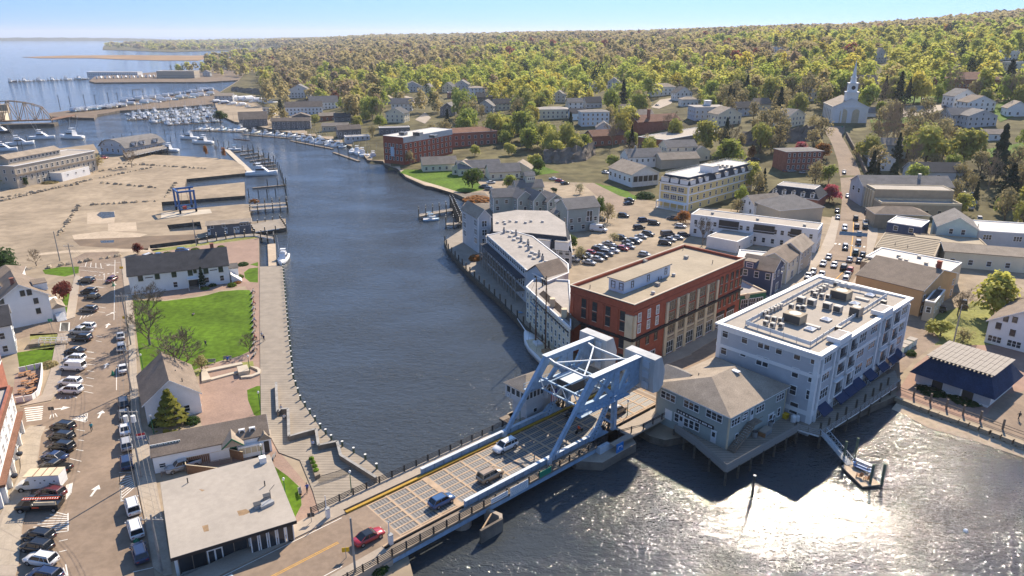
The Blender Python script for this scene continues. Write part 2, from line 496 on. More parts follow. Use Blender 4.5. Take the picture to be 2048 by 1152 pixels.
west=[(835,1300),(826,1150),(812,1095),(790,1030),(776,957),(730,919),(662,880),(640,857),(600,800),(586,757),(576,660),(565,541),(541,541),(519,541),(518,474),(505,471),(395,486),(300,498),(299,490),(395,478),(430,468),(572,456),(571,437),(505,443),(500,427),(505,409),(486,408),(325,422),(323,404),(490,391),(489,364),(369,376),(373,358),(492,346),(488,333),(468,321),(430,316),(345,311),(300,309),(290,304),(200,309),(187,288),(0,312),(-60,345),(-40,362),(22,371),(16,379),(-60,384),(-300,420),(-900,600),(-1500,1400)]
pit=[(334,450),(400,443),(404,459),(340,463)]
land('west_bank_ground',west,LAND,'gravel','seawall',hole=[pit])
town=[(1240,835),(1140,742),(1060,662),(1000,603),(940,548),(897,500),(888,482),(925,458),(985,432),(960,425),(925,412),(935,398),(908,386),(882,376),(850,371),(812,354),(796,338),(770,329),(766,322),(735,320),(720,300),(690,288),(640,274),(560,262),(500,249),(468,243),(440,230),(432,215),(428,200),(440,184),(478,160),(488,146),(530,130),(528,117),(560,112),(600,100),(560,97),(430,100),(345,103),(205,98),(207,91),(300,84),(560,78),(720,75)]
tw=[(*at(*p)[:2],0)for p in town]
town_w=tw+[(-3000,14000,0),(14000,14000,0),(6000,3000,0),(700,420,0)]+[(*at(*p)[:2],0)for p in[(2500,905),(2250,905),(2048,886),(1960,852),(1860,818),(1792,792),(1640,858),(1560,840),(1330,880),(1300,872)]]
land('town_ground',town_w,LAND,'gravel','seawall')
def INP(px,py,poly):
 r=np.zeros(len(px),bool);j=len(poly)-1
 for i in range(len(poly)):
  xi,yi=poly[i][:2];xj,yj=poly[j][:2];r^=((yi>py)!=(yj>py))&(px<(xj-xi)*(py-yi)/(yj-yi+1e-12)+xi);j=i
 return r
def hill():
 ss=np.concatenate([np.linspace(-.42,.95,110)]);dd=np.geomspace(290,9500,120)
 S_,D_=np.meshgrid(ss,dd)
 y=D_/np.sqrt(1+S_**2);x=S_*y
 r=rise(x,y)
 z=LAND-.5+r+np.where(r>.01,np.minimum(r*4,.5),-.2)
 n,m_=S_.shape
 z=np.where(INP(x.ravel(),y.ravel(),town_w).reshape(x.shape),z,-2.5)
 vs=np.stack([x,y,z],-1).reshape(-1,3)
 fs=[(j*m_+i,j*m_+i+1,(j+1)*m_+i+1,(j+1)*m_+i)for j in range(n-1)for i in range(m_-1)if r[j:j+2,i:i+2].max()>.05]
 mb=MB();mb.mesh(vs,fs,'hill_floor');o=mb.build('hills',smooth=True);o['kind']='structure'
 if o.data.polygons[0].normal.z<0:o.data.flip_normals()
hill()
land('railway_causeway_ground',[(100,233),(188,236),(194,229),(240,221),(330,216),(425,208),(440,184),(425,176),(330,190),(200,211),(130,222),(98,226)],1.8,'mud','rock')
land('marina_point_ground',[(178,162),(190,165),(300,164),(410,164),(478,160),(490,146),(470,138),(400,139),(300,145),(190,153)],1.8,'mud','rock')
land('salt_marsh',[(45,114),(80,116),(180,116),(250,119),(330,121),(395,121),(440,110),(380,111),(250,110),(130,111)],.6,'marsh','marsh')
def island(name,D,x0,x1,hmax,prof,m):
 """far wooded island: a low ridge of real width on the horizon"""
 mb=MB();n=40;vs=[]
 for j,dd in enumerate((0,150,400,650,800)):
  for i in range(n+1):
   t=i/n;x=x0+(x1-x0)*t
   hh=hmax*prof(t)*(0,.75,1,.75,0)[j]*(1+.12*math.sin(i*2.1+j))-1
   vs.append((x,D+dd,hh))
 fs=[(j*(n+1)+i,j*(n+1)+i+1,(j+1)*(n+1)+i+1,(j+1)*(n+1)+i)for j in range(4)for i in range(n)]
 mb.mesh(vs,fs,m);o=mb.build(name);o['kind']='structure'
mat('far_wood',(.10,.095,.06),.95,.35,.01,.05,fine=(.05,.3))
island('island',9000,-7500,-3850,34,lambda t:(.35+.65*math.sin(min(1,t*1.1)*math.pi)**.6)*min(1,(1-t)*5,.3+t*4),'far_wood')
island('island',7800,-3050,-2860,12,lambda t:math.sin(t*math.pi),'far_wood')
poly_sheet('shore_scrub',[(428,200),(440,185),(478,161),(488,147),(530,131),(528,118),(560,113),(600,101),(560,98),(430,101),(345,104),(205,99),(207,92),(300,85),(560,79),(760,76),(700,110),(600,150),(560,185)],LAND+.02,'hill_floor')
# west side surfaces (4 mm apart)
G1,G2,G3,G4=LAND+.005,LAND+.010,LAND+.015,LAND+.020
LK=[(30,1152),(37,1131),(45,1049),(74,935),(82,873),(92,850),(102,824),(114,785),(122,751),(131,691),(151,636),(158,575),(160,540)]
RK=[(242,516),(247,555),(254,636),(258,724),(261,794),(261,857),(265,920),(271,951),(288,1033),(310,1152)]
poly_sheet('street',[(8,1290)]+LK+[(150,527),(140,520),(170,505),(238,503)]+RK+[(322,1290)],G1,'asphalt')
poly_sheet('side_street',[(-200,690),(0,664),(60,652),(152,632),(140,662),(118,668),(60,672),(0,688),(-200,730)],G2,'asphalt')
poly_sheet('side_street',[(-90,858),(30,818),(104,803),(122,800),(100,846),(92,852),(60,850),(-90,900)],G2,'asphalt')
poly_sheet('gravel_lane',[(60,512),(140,505),(300,503),(330,498),(300,497),(140,500),(60,508)],G1,'sand')
KZ=LAND+.13
poly_sheet('pavement',[(-60,1152),(30,1152),(37,1131),(45,1049),(74,935),(82,873),(92,852),(60,852),(36,872),(42,940),(10,1010)],KZ,'concrete',z0=LAND)
poly_sheet('pavement',[(102,800),(114,785),(122,751),(131,691),(138,664),(116,667),(108,700),(100,745),(84,790),(40,812)],KZ,'concrete',z0=LAND)
poly_sheet('pavement',[(150,634),(156,590),(160,552),(150,550),(139,590),(131,640)],KZ,'concrete',z0=LAND)
poly_sheet('pavement',[(242,516),(247,555),(254,636),(258,724),(261,794),(261,857),(265,920),(271,951),(288,1033),(306,1135),(330,1152),(345,1148),(330,1060),(312,960),(300,900),(283,850),(277,800),(273,724),(268,640),(260,560),(256,516)],KZ,'concrete',z0=LAND)
def slabs(Lp,Rp,n,k,z,m='concrete'):
 """paving slabs with open joints laid between two pixel polylines"""
 def pt(pl,t):
  t*=len(pl)-1;i=min(int(t),len(pl)-2);a,b=pl[i],pl[i+1];f=t-i
  return(a[0]+(b[0]-a[0])*f,a[1]+(b[1]-a[1])*f)
 par=bpy.data.objects.new('paving',None);COL.objects.link(par);par['kind']='structure';par.location=at(*Lp[0],z)
 for i in range(n):
  for j in range(k):
   q=[]
   for a,b in((i+.03,j+.02),(i+.97,j+.02),(i+.97,j+.98),(i+.03,j+.98)):
    l,r=pt(Lp,a/n),pt(Rp,a/n);f=b/k;q.append(at(l[0]+(r[0]-l[0])*f,l[1]+(r[1]-l[1])*f,z)-par.location)
   mb=MB();mb.prism([(p.x,p.y)for p in q],0,.012,m,bottom=False);mb.build('paving_slab',par)
mat('joint',(.13,.105,.085),.95,.1,1)
for i,c_ in enumerate(((.37,.31,.24),(.40,.335,.255),(.345,.285,.225))):mat('slab%d'%i,c_,.85,.14,.5,.2,fine=(3,.06))
slabs([(242,518),(254,636),(258,724),(262,857),(271,951),(288,1033),(307,1135)],[(254,518),(267,636),(272,724),(282,850),(310,958),(328,1060),(343,1146)],44,1,KZ,'slab0')
slabs([(90,853),(80,880),(72,935),(44,1049),(35,1131)],[(60,853),(38,872),(43,940),(12,1012),(-20,1131)],13,3,KZ,'slab1')
slabs([(135,665),(129,691),(120,751),(112,785)],[(118,667),(110,700),(102,745),(86,790)],12,2,KZ,'slab2')
poly_sheet('concrete_pad',[(175,425),(230,422),(229,446),(174,448)],G1,'sand')
poly_sheet('concrete_pad',[(216,446),(272,444),(274,462),(216,463)],G1,'sand')
poly_sheet('concrete_pad',[(144,470),(210,462),(296,468),(280,474),(200,477),(148,479)],G2,'sand')
poly_sheet('puddle',[(193,430),(200,424),(228,423),(230,434),(205,437)],G3,'water')
poly_sheet('concrete_pad',[(323,426),(420,418),(424,426),(322,437)],G1,'concrete_pale')
poly_sheet('mud_bank',[(145,479),(280,473),(396,468),(396,478),(299,490),(296,500),(160,492)],G1,'mud')
poly_sheet('puddle',[(200,481),(228,480),(228,485),(202,486)],G2,'water')
poly_sheet('grass_verge',[(300,499),(395,487),(505,472),(517,476),(470,482),(395,492),(310,505)],G1,'grass_dry')
poly_sheet('brick_walk',[(262,512),(300,506),(395,493),(470,483),(517,476),(519,541),(519,700),(520,760),(522,830),(470,870),(410,860),(392,830),(400,735),(418,730),(480,715),(500,700),(508,600),(490,572),(440,580),(330,600),(270,585),(262,552)],G2,'brick_paving')
poly_sheet('lawn',[(283,742),(277,700),(270,640),(266,600),(330,602),(395,594),(415,590),(440,583),(475,580),(499,580),(504,588),(506,640),(506,690),(500,702),(478,712),(440,722),(420,728),(402,734),(384,742),(360,760)],G3,'grass')
poly_sheet('lawn',[(498,537),(516,535),(516,565),(500,564),(490,556),(488,545)],G3,'grass')
poly_sheet('lawn',[(500,529),(516,524),(516,533)],G3,'grass')
poly_sheet('lawn',[(494,780),(514,772),(522,772),(525,836),(508,830),(496,800)],G3,'grass')
poly_sheet('lawn',[(528,925),(545,930),(575,952),(600,975),(603,1010),(590,1035),(577,1045),(570,1000),(545,955)],G3,'grass')
poly_sheet('lawn',[(385,742),(405,738),(398,752),(385,754)],G3,'grass_dry')
poly_sheet('lawn',[(483,725),(506,722),(508,735),(484,738)],G3,'grass_dry')
poly_sheet('brick_walk',[(418,880),(520,840),(555,850),(560,905),(640,1000),(650,1035),(600,1060),(575,1048),(605,1010),(600,972),(560,940),(520,920),(440,895)],G2,'brick_paving')
poly_sheet('yard',[(318,950),(345,918),(440,895),(526,912),(420,935)],G2,'brick_paving')
poly_sheet('lawn',[(85,540),(120,534),(158,533),(157,546),(130,553),(90,548)],G2,'grass')
poly_sheet('lawn',[(126,588),(145,586),(142,610),(125,612)],G2,'grass')
poly_sheet('lawn',[(127,614),(142,612),(139,636),(126,637)],G2,'grass')
poly_sheet('lawn',[(60,668),(115,666),(112,690),(105,700),(60,700)],G2,'grass_dry')
poly_sheet('lawn',[(34,705),(110,694),(108,722),(100,735),(40,742)],G2,'grass')
poly_sheet('yard',[(30,748),(85,738),(82,790),(40,800),(25,805)],G2,'brick_paving')
def stripe(p,q,wpx,m='line_white',z=G3+.004):
 a,b=at(*p,z),at(*q,z);d=(b-a).normalized();n=Vector((-d.y,d.x,0))*wpx/2
 return[a-n,b-n,b+n,a+n]
def markings(name,segs,w=.13,m='line_white',z=G3+.004):
 mb=MB()
 for p,q in segs:mb.face(stripe(p,q,w,m,z),m)
 o=mb.build(name);o['kind']='structure'
 return o
lines=[((390,405),(432,413)),((398,458),(428,462)),((388,507),(425,514)),((356,553),(415,567)),((395,617),(408,622)),((300,975),(345,965)),((300,1030),(340,1020)),((445,105),(480,110)),((440,72),(485,76)),((440,140),(480,147)),((420,175),(475,185)),((425,210),(475,220)),((440,10),(490,14)),((440,40),(485,44)),((240,465),(220,475)),((225,410),(247,402)),((215,525),(232,515))]
segs=[((a[0]*.3923,700+a[1]*.3923),(b[0]*.3923,700+b[1]*.3923))for a,b in lines]
segs+=[((a[0]*.2778,480+a[1]*.2778),(b[0]*.2778,480+b[1]*.2778))for a,b in[((690,335),(760,340)),((575,300),(600,335)),((720,405),(740,410)),((705,480),(760,490)),((700,515),(755,522)),((690,690),(735,697)),((690,725),(732,733)),((625,800),(690,812)),((575,215),(745,235)),((575,190),(745,205)),((590,270),(750,288)),((600,320),(745,345)),((870,160),(750,170)),((750,240),(750,288))]]
segs+=[((610,1152),(604,1060)),]
segs=segs[:-1]
segs+=[((239,950),(242,1003)),((238,945),(262,944)),((243,1003),(258,997)),((252,1044),(258,1040)),((266,1144),(306,1135)),((233,735),(233,780)),((230,520),(228,640))]
markings('parking_lines',segs)
hat=[]
def hatch(a,b,c,d,n):
 """n stripes across the quad a-b-c-d (stripes run from edge a-b to edge d-c)"""
 for i in range(n):
  t=(i+.5)/n
  hat.append(((a[0]+(b[0]-a[0])*t,a[1]+(b[1]-a[1])*t),(d[0]+(c[0]-d[0])*t,d[1]+(c[1]-d[1])*t)))
hatch((46,1070),(112,1020),(134,1028),(136,1058),8);hatch((240,952),(243,1000),(270,975),(262,950),8)
hatch((118,1145),(134,1125),(136,1150),(134,1160),3);hatch((143,838),(172,828),(175,842),(170,843),6)
hatch((112,800),(160,795),(150,792),(120,795),4);hatch((132,970),(146,965),(143,985),(132,1000),5)
hatch((96,838),(118,832),(112,826),(100,830),3);hatch((156,640),(185,630),(190,628),(160,632),4);hatch((165,533),(208,537),(206,527),(168,524),4)
hat+=[((46,1072),(136,1062)),((136,1026),(136,1062)),((144,838),(175,826)),((175,826),(173,843)),((143,838),(171,844)),((239,950),(243,1003))]
markings('hatched_markings',hat,.16)
zebra=[((53+i*0-.7*i,842-4.2*i),(84+.4*i,838-4.2*i))for i in range(7)]
zebra+=[((121+i*2.6,662),(123+i*2.4,645))for i in range(7)]
zebra+=[((161+i*9.0,555-i*1.2),(165+i*9.0,554.6-i*1.2))for i in range(9)]
markings('crosswalk',zebra,.5)
def arrow(px,py,ang,sc=1.):
 c=at(px,py,G3+.004);mb=MB();ca,sa=math.cos(ang),math.sin(ang)
 P=[(-.14,-1.2),(.14,-1.2),(.14,.2),(.55,.2),(0,1.2),(-.55,.2),(-.14,.2)]
 pts=[(c.x+(x*ca-y*sa)*sc,c.y+(x*sa+y*ca)*sc)for x,y in P]
 for a,b,d in tessellate_polygon([[Vector((p[0],p[1],0))for p in pts]]):
  t=[(pts[i][0],pts[i][1],c.z)for i in(a,b,d)]
  if(Vector(t[1])-Vector(t[0])).cross(Vector(t[2])-Vector(t[0])).z<0:t=t[::-1]
  mb.face(t,'line_white')
 o=mb.build('lane_arrow');o['kind']='structure'
for a in[(190,981,.12,1.3),(201,828,.25,1.3),(120,817,-1.3,1.5),(212,731,.3,1.2),(215,651,.3,1.3),(222,627,-.4,1.2),(228,570,.3,1.2),(220,530,1.5,1.2)]:arrow(*a)
DZ=2.8
B0=at(692.5,1027,DZ);BU=(at(1133,819,DZ)-B0).normalized();BV=Vector((BU.y,-BU.x,0))
def bp(s,t,z=0.):return B0+BU*s+BV*t+Vector((0,0,z))
def ramp(name,s0,s1,z0,z1,t0,t1,m,th=.0,n=1,side='concrete'):
 mb=MB();a,b,c,d=bp(s0,t0),bp(s1,t0),bp(s1,t1),bp(s0,t1)
 top=[(a.x,a.y,z0),(d.x,d.y,z0),(c.x,c.y,z1),(b.x,b.y,z1)]
 mb.face(top,m)
 lo=[(p[0],p[1],LAND-.3)for p in top]
 for i in range(4):
  j=(i+1)%4;mb.face([top[i],lo[i],lo[j],top[j]],side)
 o=mb.build(name)
 if o.data.polygons[0].normal.z<0:o.data.flip_normals()
 o['kind']='structure';return o
ramp('road',-70,0,LAND+.03,DZ,0,9.9,'asphalt')
ramp('pavement',-70,0,LAND+.17,DZ+.15,-3.0,0,'concrete')
ramp('pavement',-34,0,LAND+.17,DZ+.15,9.9,12.4,'concrete')
ramp('road',62,88,DZ,LAND+.03,-.2,9.9,'asphalt')
ramp('pavement',62,88,DZ+.15,LAND+.17,-3.2,-.2,'concrete')
ramp('pavement',62,88,DZ+.15,LAND+.17,9.9,14.5,'concrete')
def ramp_z(s):return(LAND+.03+(DZ-LAND-.03)*(s+70)/70)if s<0 else DZ if s<62 else DZ+(LAND+.03-DZ)*(s-62)/26
def road_marks(name,segs,w,m):
 mb=MB()
 for s0,t0,s1,t1 in segs:
  a,b=bp(s0,t0),bp(s1,t1);a.z,b.z=ramp_z(s0)+.006,ramp_z(s1)+.006
  d=(b-a).normalized();n=Vector((-d.y,d.x,0))*w/2
  mb.face([a-n,b-n,b+n,a+n],m)
 o=mb.build(name);o['kind']='structure'
road_marks('centre_line',[(-70,4.75,-4,4.75),(-70,5.05,-4,5.05),(64,4.8,86,4.8)],.12,'line_yellow')
road_marks('crosswalk',[(-21.5,1.+i*1.05,-17.5,1.+i*1.05)for i in range(9)],.5,'line_white')
road_marks('edge_line',[(-30,9.5,-6,9.5),(-24,.4,-1,.4)],.12,'line_white')
# town side surfaces
KNL=[(1310,748),(1347,728),(1436,674),(1520,618),(1604,563),(1640,527),(1668,492),(1677,450),(1684,400)]
KNR=[(1395,742),(1440,712),(1520,660),(1605,620),(1690,584),(1716,548),(1733,500),(1736,450),(1733,400)]
poly_sheet('main_street',KNL+KNR[::-1],G3,'asphalt')
drape_strip('main_street',[(1679,440),(1684,402),(1681,360),(1676,325),(1667,296),(1657,274)],[(1736,440),(1733,402),(1725,358),(1714,328),(1696,294),(1683,272)],'asphalt',.05,6,16)
drape_strip('street',[(1657,275),(1648,262),(1660,252)],[(1683,273),(1690,262),(1690,252)],'asphalt',.06,4,4)
poly_sheet('pavement',[(1225,790),(1347,728),(1436,674),(1520,618),(1604,563),(1640,527),(1668,492),(1677,450),(1684,400),(1672,400),(1660,450),(1640,500),(1480,620),(1260,752),(1190,745)],G3+.12,'concrete',z0=LAND)
poly_sheet('pavement',[(1690,584),(1716,548),(1733,500),(1736,450),(1733,400),(1752,400),(1756,470),(1740,520),(1710,584)],G3+.12,'concrete',z0=LAND)
poly_sheet('car_park',[(1130,560),(1200,440),(1250,395),(1310,420),(1400,455),(1400,480),(1290,515),(1190,560)],G1,'gravel')
poly_sheet('car_park',[(960,380),(1000,350),(1090,345),(1190,360),(1240,395),(1200,440),(1120,400),(1000,395)],G1,'gravel')
poly_sheet('car_park',[(1885,450),(1900,380),(1950,370),(1990,400),(2048,440),(2048,500),(1960,470)],G1,'gravel')
poly_sheet('lane',[(1170,372),(1190,362),(1250,395),(1262,420),(1245,432),(1215,410)],G2,'asphalt')
poly_sheet('lawn',[(800,345),(815,335),(860,330),(940,350),(970,378),(930,388),(880,372),(845,362)],G3,'grass')
poly_sheet('lawn',[(840,345),(860,342),(940,372),(930,378),(870,362)],G3+.004,'grass')
poly_sheet('path',[(788,332),(800,330),(822,348),(860,362),(935,386),(920,390),(850,369),(812,352)],G2,'sand')
poly_sheet('lawn',[(1180,362),(1195,360),(1280,392),(1272,400),(1240,392)],G3,'grass')
poly_sheet('lawn',[(1490,338),(1500,322),(1560,330),(1580,345),(1530,350)],G3,'grass')
poly_sheet('wharf_deck',[(888,482),(925,458),(975,490),(1070,600),(1140,690),(1140,742),(1060,662),(1000,603),(940,548),(897,500)],LAND+.08,'planks',z0=LAND)
poly_sheet('rocky_beach',[(905,384),(935,397),(925,413),(960,426),(985,430),(990,408),(970,385),(930,384)],G3,'rock')
poly_sheet('forecourt',[(1790,790),(1830,730),(1880,690),(2060,690),(2060,880),(1960,848),(1860,814)],G3,'pave_red')
poly_sheet('street',[(1690,700),(1760,640),(1850,640),(1880,680),(1830,720),(1790,760),(1750,730)],G2,'asphalt')
poly_sheet('car_park',[(1960,850),(2000,790),(2060,780),(2060,882)],G3+.005,'asphalt')
poly_sheet('garden',[(1840,640),(1960,600),(2060,690),(1870,690)],G1,'grass_dry')
mbk=MB()
up=[(1793,806),(1860,832),(1960,866),(2060,902)];lo=[(1780,822),(1850,860),(1945,886),(2060,925)]
for i in range(3):
 a,b=at(*up[i],.5),at(*up[i+1],.5);c,d=at(*lo[i+1],-.15),at(*lo[i],-.15);mbk.face([d,c,b,a],'sand')
o=mbk.build('foreshore');o['kind']='structure'  # beach strip; its pale colour also stands in for a bright reflection
def drape_patch(name,pts,m,dz=.08):
 """a patch of lawn, lot or road following the slope"""
 w=[atg(*p)for p in pts];c=sum(w,Vector())/len(w);mb=MB();rings=4;n=len(w);vs=[(c.x,c.y,ground(c.x,c.y)+dz)]
 fine=[]
 for a,b in zip(w,w[1:]+w[:1]):
  for k in range(4):fine.append(a.lerp(b,k/4))
 n=len(fine)
 for r in range(1,rings+1):
  for p in fine:
   q=c.lerp(p,r/rings);vs.append((q.x,q.y,ground(q.x,q.y)+dz))
 fs=[(0,1+i,1+(i+1)%n)for i in range(n)]
 for r in range(rings-1):
  for i in range(n):
   b0=1+r*n;fs.append((b0+i,b0+n+i,b0+n+(i+1)%n,b0+(i+1)%n))
 mb.mesh(vs,fs,m);o=mb.build(name);o['kind']='structure'
 if sum(p.normal.z for p in o.data.polygons)<0:o.data.flip_normals()
drape_patch('lawn',[(1740,240),(1840,232),(1830,255),(1745,262)],'grass',.25)
drape_patch('lawn',[(1790,190),(1850,178),(1925,195),(1900,205),(1800,208)],'grass',.25)
drape_patch('car_park',[(1790,222),(1800,212),(1900,210),(1880,222),(1800,243)],'concrete',.2)
drape_patch('lawn',[(1980,215),(2040,190),(2060,220),(2000,245)],'grass',.25)
drape_patch('road',[(1320,200),(1350,195),(1342,208),(1318,218),(1302,215)],'concrete',.25)
drape_patch('road',[(830,240),(850,225),(862,236),(850,248)],'concrete',.25)
drape_patch('road',[(838,208),(800,198),(812,192),(852,203)],'concrete',.25)
drape_patch('lawn',[(1970,300),(2050,285),(2060,320),(1980,330)],'grass',.25)
drape_patch('lawn',[(1010,340),(1080,330),(1120,345),(1060,352)],'grass',.05)
hz=MB();hz.box(-32000,32000,-32000,32000,-3,230,'water');ho=hz.build('haze');ho.data.materials.clear();ho['kind']='stuff'
hm=bpy.data.materials.new('haze_air');hm.use_nodes=True;hn=hm.node_tree;hn.nodes.remove(hn.nodes['Principled BSDF'])
pv=hn.nodes.new('ShaderNodeVolumePrincipled');pv.inputs['Color'].default_value=(.82,.90,1.,1);pv.inputs['Density'].default_value=7e-5;pv.inputs['Anisotropy'].default_value=.2
hn.links.new(pv.outputs[0],hn.nodes['Material Output'].inputs['Volume']);ho.data.materials.append(hm);tag(ho,'thin pale spring haze filling the air over the harbour town','haze')
# the bascule drawbridge
BRZ=math.atan2(BU.y,BU.x)
br=thing('drawbridge','pale blue steel bascule drawbridge with two hanging concrete counterweights over the river','bridge',B0,BRZ)
mb=MB()
mb.box(.0,62,-9.9,0,-.55,-.07,'dark_metal');mb.build('deck_slab',br)
cols=[3.2,6.75,10.3,13.55,14.3]+[14.3+3.45*i for i in range(1,8)]+[38.45+3.4*i for i in range(1,8)]
rows=[-.45,-2.0,-3.5,-4.95,-6.4,-7.9,-9.45]
mb=MB()
for x in cols:mb.box(x-.18,x+.18,-9.9,0,-.07,0,'grating_beam')
for y in rows:mb.box(3.2,62,y-.13,y+.13,-.07,.004,'grating_beam')
mb.box(0,3.2,-9.9,0,-.07,.002,'asphalt');mb.box(13.5,14.35,-9.9,0,-.07,.003,'grating_beam')
mb.build('deck_beams',br)
bands('grating_steel',(.27,.245,.215),(.09,.085,.08),'X',6.,.6,.35,.7,.4,duty=.5,soft=.3)
nt=M['grating_steel'].node_tree
mb=MB();mb.box(0,1,0,1,-.03,0,'grating_steel');gp=mb.data('grating_panel')
for i in range(len(cols)-1):
 if cols[i]==13.55:continue
 for j in range(6):
  x0,x1=cols[i]+.2,cols[i+1]-.2;y0,y1=rows[j+1]+.15,rows[j]-.15
  if x1-x0<.5:continue
  o=link('grating_panel',gp,br,(x0,y0,-.035));o.scale=(x1-x0,y1-y0,1)
mb=MB();mb.box(0,62,-.12,.35,0,.28,'yellow_kerb');mb.build('yellow_kerb',br)
mb=MB();mb.box(0,62,-10.25,-9.9,0,.22,'grating_beam');mb.build('kerb',br)
mb=MB();mb.box(0,62,1.0,3.3,-.2,.12,'concrete');mb.build('footway',br)
mb=MB();mb.box(0,44,-12.7,-10.7,-.2,.1,'timber');mb.box(44,62,-14.6,-10.9,-.2,.1,'concrete');mb.build('footway',br)
mb=MB()
for t in(-.9,-4.9,-9.,-12.3,2.9):mb.box(0,62,t-.15,t+.15,-1.25,-.5,'steel_blue')
for i in range(13):mb.box(2+i*4.8,2.3+i*4.8,-12.5,3.,-.95,-.5,'steel_blue')
mb.build('floor_girders',br)
def girder(y):
 g=MB();g.box(14,43,y-.12,y+.12,-1.3,1.15,'steel_blue');g.box(14,43,y-.3,y+.3,1.15,1.22,'steel_pale')
 go=g.build('side_girder',br)
 s=MB();s.box(-.04,.04,-.28,.28,-1.3,1.13,'steel_blue');sd=s.data('stiffener')
 for i in range(16):link('stiffener',sd,go,(14.8+i*1.85,y,0))
 s=MB();s.xprism([(43,-1.2),(46.5,-1.2),(46.5,.2),(44,2.3),(43,2.3),(41.5,1.2),(41.5,-1.2)],y-.25,y+.25,'steel_blue','y');s.build('girder_end',br)
girder(.72);girder(-10.6)
def railing(pts,name='railing',hgt=1.15,step=2.3,m='black_iron',nr=4):
 ro=None;mbr=MB();posts=[]
 for a,b in zip(pts,pts[1:]):
  a,b=Vector(a),Vector(b)
  for k in range(nr):mbr.beam(a+Vector((0,0,hgt-.06-k*.27)),b+Vector((0,0,hgt-.06-k*.27)),.07,.10,m)
  n=max(1,round((b-a).length/step))
  posts+=[a.lerp(b,i/n)for i in range(n)]
 posts.append(Vector(pts[-1]))
 ro=mbr.build(name,br)
 pm=MB();pm.box(-.09,.09,-.09,.09,0,hgt+.08,m);pd=pm.data('post')
 for p in posts:link('post',pd,ro,p)
 return ro
railing([(-4,3.2,.1),(36,3.25,.1)]);railing([(-34,-12.4,-.25),(0,-12.5,.1),(44,-12.6,.1)])
railing([(47,-12.9,.1),(52,-14.4,.1),(60,-14.5,.1)],step=2.6,nr=2)
def arm(y):
 tr=MB()
 tr.beam((31.6,y,.1),(38.1,y,7.8),.75,.55,'steel_blue',(0,1,0));so=tr.build('operating_strut',br)
 tr=MB();tr.cbox((31.6,y,-.2),1.,.7,1.3,'steel_pale');tr.tube((31.6,y-.5,.35),(31.6,y+.5,.35),.38,n=12,m='steel_pale');tr.build('strut_shoe',br)
 tr=MB()
 def plate(poly,th=.5):tr.xprism(poly,y-th/2,y+th/2,'steel_blue','y')
 plate([(37.2,7.3),(38.9,7.2),(43.0,12.0),(41.6,12.7)],.7)
 plate([(41.6,12.7),(42.4,11.6),(54.6,11.4),(54.6,12.6)],.6)
 plate([(38.4,8.2),(38.4,7.0),(48.5,6.3),(55,7.4),(55,8.9),(48.5,7.6)],.6)
 plate([(47.2,7),(48.6,7),(48.6,12),(47.2,12)],.7)
 plate([(42.0,7.6),(42.9,7.5),(47.6,11.2),(47.2,12.0),(46.2,11.7)],.45)
 plate([(42.6,12.0),(43.4,11.4),(47.4,7.6),(47.2,6.9),(46.5,7.2)],.45)
 plate([(48.4,7.2),(49.2,7.1),(52.6,11.6),(51.4,11.8)],.45)
 plate([(52.2,12.2),(51.6,11.4),(51.6,8.2),(52.6,7.3),(55,7.5),(55,12.2)],.5)
 for px,pz,r in((40.6,9.6,1.0),(45.,9.6,.9),(50.5,9.8,.9)):
  pass
 tr.build('counterweight_arm',br)
 fl=MB();fl.box(41.4,54.4,y-.62,y+.62,12.62,12.74,'steel_pale');fl.build('arm_flange',br)
 tw=MB();tw.beam((47.9,y,7),(48.0,y,0),.8,.8,'steel_blue');tw.build('tower_post',br)
 tw=MB();tw.beam((46.9,y,7.2),(42.2,y,-.2),.8,.6,'steel_blue',(0,1,0));tw.beam((48,y,1.2),(45.2,y,3.4),.4,.4,'steel_blue')
 for k in range(14):
  q=k/13;tw.cbox((46.5-4.4*q,y,7.0-7.0*q),.16,.7,.2,'dark_metal')
 tw.build('tower_leg',br)
 wh=MB();n=20;c=Vector((45.1,y,1.55))
 for i in range(n):
  a,b=2*math.pi*i/n,2*math.pi*(i+1)/n
  wh.beam(c+Vector((1.65*math.cos(a),0,1.65*math.sin(a))),c+Vector((1.65*math.cos(b),0,1.65*math.sin(b))),.55,.22,'black_iron',(0,1,0))
 for i in range(10):
  a=2*math.pi*i/10;wh.beam(c,c+Vector((1.6*math.cos(a),0,1.6*math.sin(a))),.12,.12,'black_iron',(0,1,0))
 wh.tube(c-Vector((0,.5,0)),c+Vector((0,.5,0)),.35,n=10,m='black_iron');wh.build('gear_wheel',br)
 pl=MB();pl.box(37.6,50.5,y-(1.4 if y<0 else.3),y+(.3 if y<0 else 1.4),6.75,6.85,'steel_blue');po=pl.build('service_walkway',br)
 rr=MB();ys=y-1.35 if y<0 else y+1.35
 for z in(7.35,7.85):rr.beam((37.6,ys,z),(50.5,ys,z),.05,.05,'steel_blue')
 for i in range(8):rr.beam((37.7+i*1.82,ys,6.8),(37.7+i*1.82,ys,7.9),.05,.05,'steel_blue')
 rr.build('handrail',po)
 cw=MB();pr=[(54.4,12.9),(56.4,13.0),(57.6,10.0),(57.3,7.2),(56.2,6.2),(54.5,6.4),(54.2,9.5)]
 cw.xprism(pr,y-3.4,y+3.4,'counterweight','y');co=cw.build('counterweight',br)
 pn=MB()
 for z0 in(6.9,9.0,11.0):
  pn.box(54.1,54.32,y-2.4,y-1.0,z0,z0+1.3,'steel_pale')
 pn.build('access_panel',co)
arm(.6);arm(-10.7)
cb=MB()
